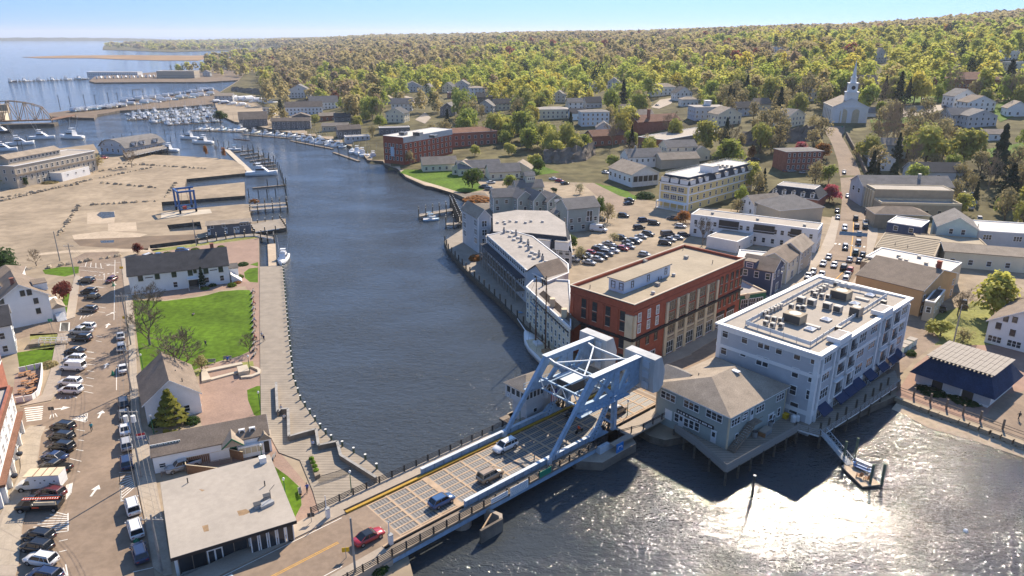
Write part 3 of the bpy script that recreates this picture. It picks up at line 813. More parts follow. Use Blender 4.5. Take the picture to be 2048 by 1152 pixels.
for x,z in((42.,11.9),(52.3,11.9)):
 cb.beam((x,.6,z+.5),(x,-1.5,z),.3,.3,'steel_pale');cb.beam((x,-1.5,z),(x,-8.6,z),.3,.3,'steel_pale');cb.beam((x,-8.6,z),(x,-10.7,z+.5),.3,.3,'steel_pale')
cb.beam((42.,-1.5,11.9),(47.4,-5.,11.9),.26,.22,'steel_pale');cb.beam((47.4,-5.,11.9),(52.3,-8.6,11.9),.26,.22,'steel_pale')
cb.beam((42.,-8.6,11.9),(47.4,-5.,11.9),.26,.22,'steel_pale');cb.beam((47.4,-5.,11.9),(52.3,-1.5,11.9),.26,.22,'steel_pale');cb.build('top_bracing',br)
cb=MB()
for x in(40.2,47.9):
 for z in(6.9,9.0):
  cb.beam((x,.6,z),(x,-10.7,z),.3,.25,'steel_blue')
 for i in range(8):
  y0,y1=.6-i*1.412,.6-(i+1)*1.412
  cb.beam((x,y0,6.9 if i%2 else 9.),(x,y1,9. if i%2 else 6.9),.14,.14,'steel_pale')
for y in(-2,-5,-8):cb.beam((40.2,y,8.9),(47.9,y,8.9),.2,.2,'steel_blue')
cb.build('portal_lattice',br)
mh=MB();mh.box(43,46.5,-4.8,-1.2,6.9,8.6,'dark_metal');mh.box(42.7,46.8,-5.1,-.9,8.6,8.75,'steel_pale');mh.build('machinery_box',br)
pr=MB();pr.prism([(40,-15.3),(49,-15.3),(51,-12),(51,2),(49,8),(39,8),(37,2),(37,-12)],-4.2,-1.2,'rock','concrete')
pr.box(41.5,48.2,-13.4,-11.,-1.2,.1,'steel_pale');pr.build('pier',br)
pr=MB();pr.tube((13.4,-10.5,-4.5),(13.4,-10.5,-1.1),1.6,n=14,m='concrete');pr.tube((13.4,-1,-4.5),(13.4,-1,-1.1),1.6,n=14,m='concrete');pr.box(12.4,14.4,-11.8,.5,-1.6,-1.,'concrete');pr.build('pier',br)
pr=MB();pr.box(-1.5,.0,-12.6,3.2,-4.5,-.5,'concrete');pr.build('abutment',br)
pr=MB();pr.box(61.5,64,-14.6,3.2,-4.5,-.08,'concrete');pr.build('abutment',br)
def bridge_sign(s0,s1,z0,z1,m,name,label,cat,lines=0,lm='black_iron'):
 sg=MB();c=bp((s0+s1)/2,12.78,0);w=s1-s0
 sg.box(-w/2,w/2,-.03,.03,z0,z1,m);o=sg.build(name);o.location=c;o.rotation_euler=(0,0,BRZ);tag(o,label,cat)
 if lines:
  t=MB();rr=random.Random(3)
  for i in range(lines):
   zz=z1-(i+.7)*(z1-z0)/(lines+.4);x=-w*.44
   while x<w*.42:
    l=rr.uniform(.08,.3);t.box(x,min(x+l,w*.45),-.036,-.03,zz-.05,zz+.05,lm);x+=l+.09
  t.build('lettering',o)
 return o
bridge_sign(17.4,20.8,.1,1.0,'white_paint','banner','white banner with rows of blue lettering on the near bridge rail','banner',2,'banner_blue')
bridge_sign(21.3,25.1,-.4,1.1,'white_paint','banner','large white banner of scattered lettering on the near bridge rail','banner',6,'banner_blue')
bridge_sign(27.6,30.2,.05,1.15,'sign_green','road_sign','green road sign fixed to the near rail of the drawbridge','sign',0)
sg=MB();sg.box(-.9,.9,-.05,.05,0,1.7,'sign_blue');o=sg.build('river_sign',mw=None);o.location=bp(44.8,15.0,-1.2);o.rotation_euler=(0,0,BRZ)
tag(o,'blue sign standing on the bridge pier below the roadway','sign')
t=MB();t.box(-.5,.5,-.06,-.05,1.0,1.15,'white_paint');t.box(-.6,-.45,-.06,-.05,.6,1.0,'white_paint');t.box(.45,.6,-.06,-.05,.6,1.0,'white_paint');t.build('emblem',o)
fd=thing('fender_ruin','broken timber and concrete pier fender standing alone in the water','fender',bp(15.5,14.6,-DZ),BRZ)
f=MB();f.box(-2.6,1.6,-1.3,-.9,-1,2.2,'rock');f.build('fender_wall',fd)
f=MB();f.prism([(1.5,-1.3),(2.4,-.2),(1.6,2.6),(1.1,2.5),(1.7,-.2),(1.2,-.9)],-1,2.1,'concrete');f.build('fender_wall',fd)
f=MB();f.beam((-2.4,-1.,1.9),(1.3,1.0,2.0),.2,.2,'rust_pale');f.build('timber_beam',fd)
f=MB();f.beam((-1.2,2.6,2.2),(1.4,2.4,1.9),.25,.25,'timber');f.build('timber_beam',fd)
def gate_post(s,t,label,pole_h=2.6):
 g=thing('barrier_gate',label,'barrier',bp(s,t,.12 if s>0 else ramp_z(s)-DZ+.13),BRZ)
 q=MB();q.cbox((0,0,0),.55,.55,1.5,'plastic_white');q.cbox((0,0,1.5),.65,.65,.12,'grey_metal');q.build('housing',g)
 q=MB();q.tube((0,.3,1.),(0,.3,1.+pole_h),.1,.06,m='plastic_white');q.build('raised_arm',g)
gate_post(-2.5,-.9,'white barrier gate with raised arm on the far kerb of the bridge approach')
gate_post(1.2,10.3,'white barrier gate with raised arm on the near kerb of the bridge approach')
gate_post(61,11.2,'white barrier gate with raised arm by the green clapboard restaurant')
bh=thing('bridge_house','white two storey bridge tender house with brown hip roof beside the drawbridge','house',bp(38.2,-2.2,-1.2),BRZ)
h=MB();h.box(.6,9.8,0.1,3.9,0,5.2,'clap_grey');h.box(-.4,4.6,-.6,4.9,4.6,7.4,'clap_grey');h.box(4.2,6.2,-1.5,.2,4.9,7.2,'clap_grey')
h.build('wall',bh)
h=MB();e=.35
v=[(-.4-e,-.6-e,7.4),(9.9+e,-.2-e,7.4),(9.9+e,4.2+e,7.4),(-.4-e,4.9+e,7.4),(2.2,2.1,9.2),(8.6,2.1,9.2)]
h.mesh(v,[(0,1,5,4),(1,2,5),(2,3,4,5),(3,0,4),(3,2,1,0)],'shingle_tan');h.box(4.,6.4,-1.8,.5,7.2,7.34,'shingle_tan')
h.box(5.5,9.8,.1,3.9,5.2,7.39,'clap_grey');h.build('roof',bh)
def mini_window(parent,x0,x1,z0,z1,face,pos):
 w=MB()
 if face=='y':w.box(x0,x1,pos-.05,pos,z0,z1,'trim')
 else:w.box(pos-.05,pos,x0,x1,z0,z1,'trim')
 wo=w.build('window',parent);p=MB()
 if face=='y':p.box(x0+.1,x1-.1,pos-.07,pos-.05,z0+.1,z1-.1,'glass')
 else:p.box(pos-.07,pos-.05,x0+.1,x1-.1,z0+.1,z1-.1,'glass')
 p.build('pane',wo)
for x in(-.3,.6,1.5,2.4,3.3):mini_window(bh,x,x+.8,5.7,7.1,'y',-.6)
for y in(-.5,.8,2.1,3.4):mini_window(bh,y,y+1.1,5.7,7.1,'x',-.4)
for x in(4.3,5.2):mini_window(bh,x,x+.8,5.7,7.,'y',-1.5)
mini_window(bh,7.2,8.3,1.6,3.2,'y',.1);mini_window(bh,2.2,3.2,2,2.9,'y',.1)
h=MB();h.box(4.9,5.9,0.02,.1,.1,2.3,'door_white');h.build('door',bh)
h=MB();h.box(-1.5,11,-1.2,5.5,-.4,0,'timber')
for x in(-1,3,7,10.5):
 for y in(-.8,5):h.tube((x,y,-4),(x,y,-.2),.22,m='piling')
h.build('platform',bh)
h=MB();n=14
for i in range(n):
 a,b=2*math.pi*i/n,2*math.pi*(i+1)/n
 h.tube((-.5,3.9+.35*math.cos(a),5.2+.35*math.sin(a)),(-.5,3.9+.35*math.cos(b),5.2+.35*math.sin(b)),.09,n=5,m='plastic_white')
h.build('life_ring',bh)
fl=thing('flag','striped red, white and blue flag hanging from the bridge tender house','flag',bp(43.8,-.55,0),BRZ)
f=MB();f.tube((0,0,4.8),(-.1,-.7,5.8),.04,m='plastic_white');f.build('staff',fl)
f=MB()
for i in range(7):f.box(-1.0+i*.2,-.8+i*.2,-.62-.05*(i%2),-.6,3.2,5.4 if i<4 else 4.5,'flag_red' if i%2==0 else 'white_paint')
f.build('stripes',fl)
f=MB();f.box(-.2,.4,-.64,-.6,4.5,5.5,'flag_blue');f.build('canton',fl)
# building kit
WC={}
def win_mesh(w,h,style):
 k=(round(w,2),round(h,2),style)
 if k in WC:return WC[k]
 fr,pn=MB(),MB();f=.11;d=.09
 fm={'dark':'door_dark','stone':'stone_cream','wood':'timber','dark3':'stone_tan'}.get(style,'trim')
 gm={'blind':'glass_blind','teal':'glass_teal','stone':'glass'}.get(style,'glass')
 x,z=w/2,h/2
 fr.box(-x-f,x+f,0,d,z,z+f*1.3,fm);fr.box(-x-f,x+f,0,d+.06,-z-f,-z,'concrete_pale' if style in('stone','dark')else fm)
 fr.box(-x-f,-x,0,d,-z,z,fm);fr.box(x,x+f,0,d,-z,z,fm)
 fr.box(-x,x,0,d-.03,-.035,.035,fm)
 n={'dark3':3,'double':2,'triple':3,'quad':4,'penta':5}.get(style,1)
 for i in range(1,n):fr.box(-x+w*i/n-.07,-x+w*i/n+.07,0,d-.01,-z,z,fm)
 if style in('shop',):
  for i in(1,2):fr.box(-x+w*i/3-.04,-x+w*i/3+.04,0,d-.01,-z,z,fm)
 if style in('far',):
  fr.face([(-x,.03,-z),(-x,.03,z),(x,.03,z),(x,.03,-z)],gm);WC[k]=(fr.data('window'),None);return WC[k]
 pn.box(-x,x,.01,.035,-z,z,gm)
 WC[k]=(fr.data('window'),pn.data('pane'));return WC[k]
BKEEP=[]
def BK(s):
 c=s.A+s.u*s.w/2+s.n*s.d/2;r=max(s.w,s.d)/2;k=Vector((-c.x,-c.y,0)).normalized()
 n=max(1,int(r/min(s.w,s.d)*1.5));ax=(s.u*s.w if s.w>s.d else s.n*s.d)
 for i in range(n):
  q=c+ax*((i+.5)/n-.5);m=min(s.w,s.d)*.55+2;BKEEP.append((q.x,q.y,m));q2=q+k*(m+s.h*.45);BKEEP.append((q2.x,q2.y,s.h*.5))
class Bld:
 def __init__(s,name,label,cat,a,b,c,zt,zb=LAND,wall='clap_white',group=None,base=False,d=None):
  zs=zb if base else zt
  A,B_=at(*a,zs),at(*b,zs);C_=at(*c,zs)if c else A+Vector((-(B_-A).y,(B_-A).x,0)).normalized()*d
  u=(B_-A);u.normalize();n=Vector((-u.y,u.x,0));dd=(C_-A).dot(n)
  if c and(C_-A).length>(B_-A).length:
   n2=(C_-A).normalized();u=Vector((n2.y,-n2.x,0))
   if u.dot(B_-A)<0:u=-u
   n=Vector((-u.y,u.x,0));dd=(C_-A).dot(n)
  s.w=(B_-A).dot(u)
  s.sw=dd<0
  if s.sw:A,u=B_,-u;n=-n;dd=-dd
  s.d=abs(d)if d else dd
  s.A,s.u,s.n=A,u,n;s.zb=zb;s.h=zt-zb;s.wall=wall
  s.root=thing(name,label,cat,(A.x,A.y,zb),math.atan2(u.y,u.x),group);BK(s)
  s.rz=math.atan2(u.y,u.x)
 @classmethod
 def place(k,name,label,cat,p,w,d,h,rot,wall='clap_white',group=None,zb=None):
  """p = photo pixel of the foot of the middle of the front wall, or a point"""
  q=atg(*p)if not isinstance(p,Vector)else p
  s=k.__new__(k);s.u=Vector((math.cos(R(rot)),math.sin(R(rot)),0));s.n=Vector((-s.u.y,s.u.x,0))
  s.zb=q.z if zb is None else zb
  s.w,s.d,s.h,s.wall,s.sw=w,d,h,wall,False
  s.A=Vector((q.x,q.y,0))-s.u*(w/2);s.rz=R(rot)
  s.root=thing(name,label,cat,(s.A.x,s.A.y,s.zb),s.rz,group);BK(s);return s
 def face(s,f):
  if f=='C':f='R' if s.sw else 'L'
  if f=='D':f='L' if s.sw else 'R'
  w,d=s.w,s.d
  return{'F':(Vector((0,0,0)),Vector((1,0,0)),Vector((0,-1,0)),w),'R':(Vector((w,0,0)),Vector((0,1,0)),Vector((1,0,0)),d),'K':(Vector((w,d,0)),Vector((-1,0,0)),Vector((0,1,0)),w),'L':(Vector((0,d,0)),Vector((0,-1,0)),Vector((-1,0,0)),d)}[f]
 def loc(s,P):q=P-s.A;return Vector((q.dot(s.u),q.dot(s.n),P.z-s.zb))
 def world(s,l):return Vector((s.A.x,s.A.y,s.zb))+s.u*l[0]+s.n*l[1]+Vector((0,0,l[2]))
 def onface(s,f,px,py,off=0):
  o,dr,nm,L=s.face(f);r=Vector(ray(px,py));C0=s.loc(Vector((0,0,CAM_H)))
  rl=Vector((r.dot(s.u),r.dot(s.n),r.z));t=((o+nm*off)-C0).dot(nm)/rl.dot(nm);P=C0+rl*t
  return(P-o).dot(dr),P.z
 def fmat(s,f,x,z,off=0.):
  o,dr,nm,L=s.face(f);p=o+dr*x+nm*off
  return Matrix(((dr.x,nm.x,0,p.x),(dr.y,nm.y,0,p.y),(0,0,1,z),(0,0,0,1)))
  # walls and roofs
 def walls(s,gable=None,rise=0.,top=None,name='wall'):
  h=s.h if top is None else top;m=MB();m.box(0,s.w,0,s.d,-1.5,h,s.wall)
  if gable=='x':
   for x in(0,s.w):m.face([(x,0,h),(x,s.d,h),(x,s.d/2,h+rise)]if x else[(x,s.d,h),(x,0,h),(x,s.d/2,h+rise)],s.wall)
  if gable=='y':
   for y in(0,s.d):m.face([(0,y,h),(s.w,y,h),(s.w/2,y,h+rise)]if not y else[(s.w,y,h),(0,y,h),(s.w/2,y,h+rise)],s.wall)
  s.wallo=m.build(name,s.root);return s
 def trimline(s,z,hh=.35,out=.08,m='trim',faces='FRKL'):
  mb=MB();o=out;mb.box(-o,s.w+o,-o,s.d+o,z,z+hh,m);mb.build('cornice',s.root);return s
 def corners(s,m='trim',wd=.25,h=None):
  pm=MB();h=h or s.h
  pm.box(-.05,wd,-.05,.0,0,h,m);pm.box(-.05,0,0,wd,0,h,m);pd=pm.data('corner_board')
  for x,y,r in((0,0,0),(s.w,0,90),(s.w,s.d,180),(0,s.d,270)):link('corner_board',pd,s.root,(x,y,0),R(r))
  return s
 def gable(s,axis='x',rise=3.,m='shingle_grey',ov=.4,th=.18,eave='trim'):
  s.walls(axis,rise);W,D,h=s.w,s.d,s.h;r=MB()
  if axis=='x':
   k=rise/(D/2);e=h-ov*k
   r.xprism([(-ov,e),(D/2,h+rise),(D+ov,e),(D+ov,e+th),(D/2,h+rise+th),(-ov,e+th)],-ov,W+ov,m)
   for x in(-ov-.02,W+ov):r.xprism([(-ov,e-.08),(D/2,h+rise-.06),(D+ov,e-.08),(D+ov,e+th-.01),(D/2,h+rise+th-.01),(-ov,e+th-.01)],x,x+.02,eave)
  else:
   k=rise/(W/2);e=h-ov*k
   r.xprism([(-ov,e),(W/2,h+rise),(W+ov,e),(W+ov,e+th),(W/2,h+rise+th),(-ov,e+th)],-ov,D+ov,m,'y')
   for y in(-ov-.02,D+ov):r.xprism([(-ov,e-.08),(W/2,h+rise-.06),(W+ov,e-.08),(W+ov,e+th-.01),(W/2,h+rise+th-.01),(-ov,e+th-.01)],y,y+.02,eave,'y')
  s.roof=r.build('roof',s.root);s.axis=axis;s.rise=rise;return s
 def hip(s,rise=3.,m='shingle_grey',ov=.5,inset=None,ridge='x',flat_top=0.):
  s.walls();W,D,h=s.w,s.d,s.h;r=MB();o=ov
  i=inset if inset is not None else min(W,D)/2
  if flat_top:q=[(i,i),(W-i,i),(W-i,D-i),(i,D-i)]
  elif ridge=='x':q=[(i,D/2-.01),(W-i,D/2-.01),(W-i,D/2+.01),(i,D/2+.01)]
  else:q=[(W/2-.01,i),(W/2+.01,i),(W/2+.01,D-i),(W/2-.01,D-i)]
  lo=[(-o,-o,h-.02),(W+o,-o,h-.02),(W+o,D+o,h-.02),(-o,D+o,h-.02)];mid=[(p[0],p[1],h+.14)for p in lo]
  hi=[(p[0],p[1],h+rise)for p in q]
  r.mesh(lo+mid,[(0,1,5,4),(1,2,6,5),(2,3,7,6),(3,0,4,7),(3,2,1,0)],'trim')
  r.mesh(mid+hi,[(0,1,5,4),(1,2,6,5),(2,3,7,6),(3,0,4,7),(4,5,6,7)],m)
  s.roof=r.build('roof',s.root);return s
 def flat(s,m='membrane',par=.5,pm=None,th=.35,ov=0.):
  pm=pm or s.wall;s.walls(top=s.h-par);W,D,h=s.w,s.d,s.h;r=MB();z=h-par
  r.box(th,W-th,th,D-th,z-.1,z+.02,m);s.roof=r.build('roof',s.root)
  q=MB();o=ov
  for x0,x1,y0,y1 in((-o,W+o,-o,th),(-o,W+o,D-th,D+o),(-o,th,th,D-th),(W-th,W+o,th,D-th)):q.box(x0,x1,y0,y1,z,h,pm)
  q.build('parapet',s.root);return s
 def mansard(s,mh=3.,inset=1.2,m='shingle_slate',top='membrane',ov=.35):
  s.walls();W,D,h=s.w,s.d,s.h;r=MB();o=ov;i=inset
  r.box(-o,W+o,-o,D+o,h-.05,h+.25,'trim')
  lo=[(-o,-o,h+.25),(W+o,-o,h+.25),(W+o,D+o,h+.25),(-o,D+o,h+.25)];hi=[(i,i,h+mh),(W-i,i,h+mh),(W-i,D-i,h+mh),(i,D-i,h+mh)]
  r.mesh(lo+hi,[(0,1,5,4),(1,2,6,5),(2,3,7,6),(3,0,4,7)],m);r.mesh([(p[0],p[1],p[2]+.0)for p in hi],[(0,1,2,3)],top)
  q=.18
  for x0,x1,y0,y1 in((i,W-i,i,i+q),(i,W-i,D-i-q,D-i),(i,i+q,i,D-i),(W-i-q,W-i,i,D-i)):r.box(x0,x1,y0,y1,h+mh-.1,h+mh+.2,'trim')
  s.roof=r.build('roof',s.root);return s
 def gambrel(s,rise=5.,m='shingle_grey',ov=.5,axis='y'):
  W,D,h=(s.w,s.d,s.h)if axis=='y' else(s.d,s.w,s.h);P=[(-ov,h-.3),(W*.12,h+rise*.55),(W*.3,h+rise*.88),(W/2,h+rise),(W*.7,h+rise*.88),(W*.88,h+rise*.55),(W+ov,h-.3)]
  s.walls();q=MB();a='y' if axis=='y' else 'x'
  q.xprism(P+[(p[0],p[1]+.2)for p in P[::-1]],-ov,D+ov,m,a);s.roof=q.build('roof',s.root)
  q=MB();q.xprism([(0,h-.2)]+P[1:-1]+[(W,h-.2)],0,D,s.wall,a);q.build('gable_wall',s.root);return s
  # openings
 def win(s,f,x,z,w=1.,h=1.6,style='std',name='window'):
  fm,pm=win_mesh(w,h,style);o=link(name,fm,s.root,mw=s.fmat(f,x,z))
  if pm:link('pane',pm,o)
  return o
 def row(s,f,zb,n,w=1.,h=1.6,m0=1.2,m1=None,style='std',skip=()):
  L=s.face(f)[3];m1=m0 if m1 is None else m1
  for i in range(n):
   if i in skip:continue
   x=m0+(L-m0-m1)*(i/(n-1)if n>1 else.5);s.win(f,x,zb+h/2,w,h,style)
  return s
 def wp(s,f,pts,w=1.,h=1.6,style='std'):
  for p in pts:
   x,z=s.onface(f,*p)
   if w/2<x<s.face(f)[3]-w/2:s.win(f,x,z,w,h,style)
  return s
 def box(s,name,x0,x1,y0,y1,z0,z1,m,parent=None,**k):
  q=MB();q.box(x0,x1,y0,y1,z0,z1,m);return q.build(name,parent or s.root,**k)
 def fbox(s,name,f,x0,x1,z0,z1,out,m,parent=None,off=0.):
  q=MB();q.box(x0,x1,off,off+out,z0,z1,m);return q.build(name,parent or s.root,mw=s.fmat(f,0,0))
 def door(s,f,x,w=1.1,h=2.2,m='door_white',z=0.):
  q=MB();q.box(-w/2,w/2,0,.07,0,h,m);q.box(-w/2-.1,w/2+.1,0,.05,h,h+.12,'trim');q.box(-w*.28,w*.28,.07,.08,h*.5,h*.88,'glass')
  return q.build('door',s.root,mw=s.fmat(f,x,z))
 def chimney(s,x,y,z0,z1,m='brick_dull',w=.8):
  q=MB();q.box(x-w/2,x+w/2,y-w/2,y+w/2,z0,z1,m);q.box(x-w/2-.08,x+w/2+.08,y-w/2-.08,y+w/2+.08,z1,z1+.15,m)
  q.build('chimney',s.roof);return s
 def vents(s,pts,z,kinds='pbs'):
  rr=random.Random(len(pts)+int(s.w*10))
  for px,py in pts:
   p=s.loc(at(px,py,z+s.zb));k=rr.choice(kinds);q=MB()
   if not(.6<p.x<s.w-.6 and.6<p.y<s.d-.6):continue
   if k=='p':q.tube((0,0,0),(0,0,.9),.09,m='dark_metal')
   elif k=='b':q.cbox((0,0,0),.9,.9,.6,'grey_metal');q.cbox((0,0,.6),1.,1.,.08,'dark_metal')
   else:q.tube((0,0,0),(0,0,.45),.4,n=10,m='membrane_white');q.dome((0,0,.45),.55,.55,.25,'membrane_white',10,2)
   q.build('roof_vent',s.roof,loc=(p.x,p.y,z))
  return s
 def acunit(s,x,y,z,sx=1.,sy=1.,sz=1.,m='grey_metal',name='air_conditioner'):
  q=MB();q.box(-sx/2,sx/2,-sy/2,sy/2,.12,sz,m);q.box(-sx/2+.08,sx/2-.08,-sy/2-.015,-sy/2,.25,sz-.12,'dark_metal');q.box(-sx/2-.015,-sx/2,-sy/2+.08,sy/2-.08,.25,sz-.12,'dark_metal')
  q.tube((0,0,sz),(0,0,sz+.03),min(sx,sy)*.4,n=10,m='dark_metal')
  q.build(name,s.root,loc=(x,y,z));return s
 def dormer(s,f,x,z,w=1.6,h=1.7,dep=1.6,back=.2,m='trim',roofm=None,style='std',peak=.5,ww=None,wh=None,rnd=False):
  """dormer standing out of a steep roof above wall face f"""
  o,dr,nm,L=s.face(f);q=MB();q.box(-w/2,w/2,-dep,0,0,h,m)
  rm=roofm or 'shingle_dark'
  if peak:q.xprism([(-w/2-.15,h-.05),(w/2+.15,h-.05),(w/2+.15,h+.06),(0,h+peak),(-w/2-.15,h+.06)],-dep,.15,rm,'y')
  else:q.box(-w/2-.1,w/2+.1,-dep,.15,h,h+.15,rm)
  do=q.build('dormer',s.root,mw=s.fmat(f,x,z,-back))
  fm,pm=win_mesh(ww or w*.55,wh or h*.68,style);wo=link('window',fm,do,(0,0.005,h*.48))
  return do
class PB(Bld):
 def __init__(s,name,label,cat,pts,zt,zb=LAND,wall='clap_grey',group=None):
  w=[at(*p,zt)for p in pts];ar=sum(w[i].x*w[(i+1)%len(w)].y-w[(i+1)%len(w)].x*w[i].y for i in range(len(w)))
  s.rev=ar<0
  if s.rev:w=w[::-1]
  s.A=Vector((w[0].x,w[0].y,0));s.u=Vector((1,0,0));s.n=Vector((0,1,0));s.zb,s.h,s.wall,s.rz=zb,zt-zb,wall,0.
  s.P=[Vector((p.x-s.A.x,p.y-s.A.y,0))for p in w];s.root=thing(name,label,cat,(s.A.x,s.A.y,zb),0,group);s.w=s.d=20
 def face(s,i):
  n=len(s.P)
  if s.rev:i=(n-2-i)%n
  a,b=s.P[i],s.P[(i+1)%n];d=b-a;L=d.length;d=d/L
  return a,d,Vector((d.y,-d.x,0)),L
 def flat(s,m='membrane',par=.4,pm=None,slope=0.):
  q=MB();q.prism([(p.x,p.y)for p in s.P],-1.5,s.h-par,s.wall);q.build('wall',s.root)
  q=MB();q.prism([(p.x,p.y)for p in s.P],s.h-par,s.h-par+.06,m);s.roof=q.build('roof',s.root)
  q=MB();n=len(s.P)
  for i in range(n):a,b=s.P[i],s.P[(i+1)%n];q.beam((a.x,a.y,s.h-par/2),(b.x,b.y,s.h-par/2),.3,par,pm or s.wall)
  q.build('parapet',s.root);return s
  # red brick commercial block by the bridge
b=Bld('brick_block','four storey red brick commercial block with flat tan roof and cream pilasters beside the drawbridge','building',(1262,612),(1141,570),(1484,518),17.4,wall='brick')
b.flat('membrane_tan',.7,'brick',.4)
W,D,Hh=b.w,b.d,b.h
cm=MB()
for x0,x1,y0,y1 in((-.25,W+.3,-.25,.18),(W-.18,W+.3,.18,D+.25),(-.25,.18,.18,D+.25)):cm.box(x0,x1,y0,y1,Hh-.02,Hh+.12,'concrete_pale')
cm.build('coping',b.root)
for f,L in(('F',b.face('F')[3]),('C',b.face('C')[3])):
 b.fbox('cornice',f,-.4 if f=='F' else.0,L+.4 if f=='C' else L,7.6,8.15,.42,'cornice_dark');b.fbox('brick_course',f,0,L,Hh-2.0,Hh-1.75,.12,'brick')
 b.fbox('brick_course',f,0,L,Hh-.5,Hh-.2,.2,'brick')
ff=[(1168,607),(1189.5,617),(1216,626),(1245,639)]
for k,(px,py)in enumerate(ff):
 x,z=b.onface('F',px,py)
 for zz in(12.0,9.6,5.6,2.2):b.win('F',x,zz+.7,1.05,1.9,'dark')
for k,x in enumerate((.9,5.2,9.4,13.2)):b.fbox('pilaster','F',x-.25,x+.25,0,Hh-2.1,.14,'brick')
b.fbox('pilaster','F',W-1.9,W-.02,8.3,13.4,.3,'stone_cream');b.fbox('pilaster','F',W-1.9,W-.02,0,7.5,.28,'stone_cream')
b.fbox('pilaster','C',.02,.9,8.3,13.4,.3,'stone_cream');b.fbox('pilaster','C',.02,.9,0,7.5,.28,'stone_cream')
L=b.face('C')[3]
px_=[b.onface('C',x,y)[0]for x,y in((1332,640),(1353,630),(1372,619),(1393,610),(1412.5,600),(1432,590))]
for x in px_:
 b.fbox('pilaster','C',x-.42,x+.42,8.3,13.2,.35,'stone_cream');b.fbox('pilaster','C',x-.55,x+.55,0,7.5,.3,'stone_cream')
for x0,x1 in zip(px_,px_[1:]):
 m_=(x0+x1)/2
 b.win('C',m_,12.0,2.3,2.,'dark3');b.win('C',m_,9.4,2.3,1.7,'dark3');b.win('C',m_,6.3,2.6,1.8,'dark3')
 b.win('C',m_,1.9,min(3.2,x1-x0-1.4),2.8,'shop');b.fbox('shop_sign','C',x0+.6,x1-.6,3.6,4.4,.25,'stone_tan');b.fbox('fascia','C',x0+.55,x1-.55,4.6,5.1,.2,'stone_cream')
side=[2.2,5.6,8.8]+[px_[-1]+k*(L-px_[-1])/5.2 for k in(.9,1.9,3.,4.,4.9)]
for x in side:
 for zz in(12.0,9.5,5.8):b.win('C',x,zz+.5,.95,1.8,'blind' if x<9 and zz>6 else 'dark')
for x in(2.6,7.4):b.win('C',x,1.8,2.8,2.6,'shop')
for x in(px_[-1]+3,px_[-1]+8):b.win('C',x,1.8,3.2,2.6,'shop');b.fbox('shop_sign','C',x-1.8,x+1.8,3.5,4.2,.25,'cornice_dark')
b.fbox('awning','C',3.9,6.2,3.2,3.5,1.2,'awning_navy')
ph=[b.loc(at(*p,17.4-.7+2.9))for p in((1208,558),(1249,563),(1337.5,527))]
z0=Hh-.68
x0,x1,y0,y1=ph[0].x,ph[1].x,ph[1].y,ph[2].y
if x0>x1:x0,x1=x1,x0
pt=MB();pt.box(x0,x1,y0,y1,z0,z0+2.8,'clap_paleblue');po=pt.build('penthouse',b.root)
pt=MB();pt.box(x0-.3,x1+.3,y0-.3,y1+.3,z0+2.8,z0+3.0,'membrane_tan');pt.box(x0-.33,x1+.33,y0-.33,y1+.33,z0+2.72,z0+2.8,'trim');pt.build('penthouse_roof',po)
for x in(x0+1.2,x0+3.4):
 fm,pm=win_mesh(.9,1.4,'dark');o=link('window',fm,po,mw=Matrix(((1,0,0,x),(0,-1,0,y0),(0,0,1,z0+1.5),(0,0,0,1))))
for y in(y0+3,y0+9,y0+16):
 fm,pm=win_mesh(.7,1.3,'dark');link('window',fm,po,mw=Matrix(((0,1,0,x1),(1,0,0,y),(0,0,1,z0+1.5),(0,0,0,1))))
b.vents([(1180,577),(1317,561),(1322,560),(1315,571),(1347,552),(1372,517),(1290,525),(1302,514),(1335,495),(1366,500),(1425,527),(1306,588)],Hh-.68)
# grey apartment block on the water
b=Bld('apartment_block','large grey four storey apartment block with white trim and crowded rooftop by the cove','building',(1648,704),(1438,645),(1826,592),16.6,wall='clap_grey')
b.flat('membrane',.35,'trim',.45,.55);W,D,Hh=b.w,b.d,b.h
b.trimline(Hh-1.35,1.0,.12).trimline(Hh-4.9,.7,.1);b.corners(wd=.8)
for f in 'FC':b.fbox('band',f,0,b.face(f)[3],2.6,3.5,.08,'trim')
b.wp('F',[(1451,666),(1489.6,677.7),(1522.6,687),(1533.8,690),(1558.6,699),(1595,710),(1629,719.5)],1.15,1.75)
b.wp('F',[(1447.9,700),(1519,721),(1530.7,724.6),(1590.6,745.5),(1623.7,756),(1586,780),(1619,790.5)],1.15,1.75);b.wp('F',[(1486.4,708)],1.1,.9);b.wp('F',[(1587.5,816)],1.5,2.2)
b.wp('C',[(1655.7,715),(1725.5,674.5),(1748,657),(1808.7,619.6),(1650,751),(1720,705),(1743,688),(1803,653),(1646.6,786),(1716,737),(1738,723.6),(1798,680)],3.0,1.9,'triple')
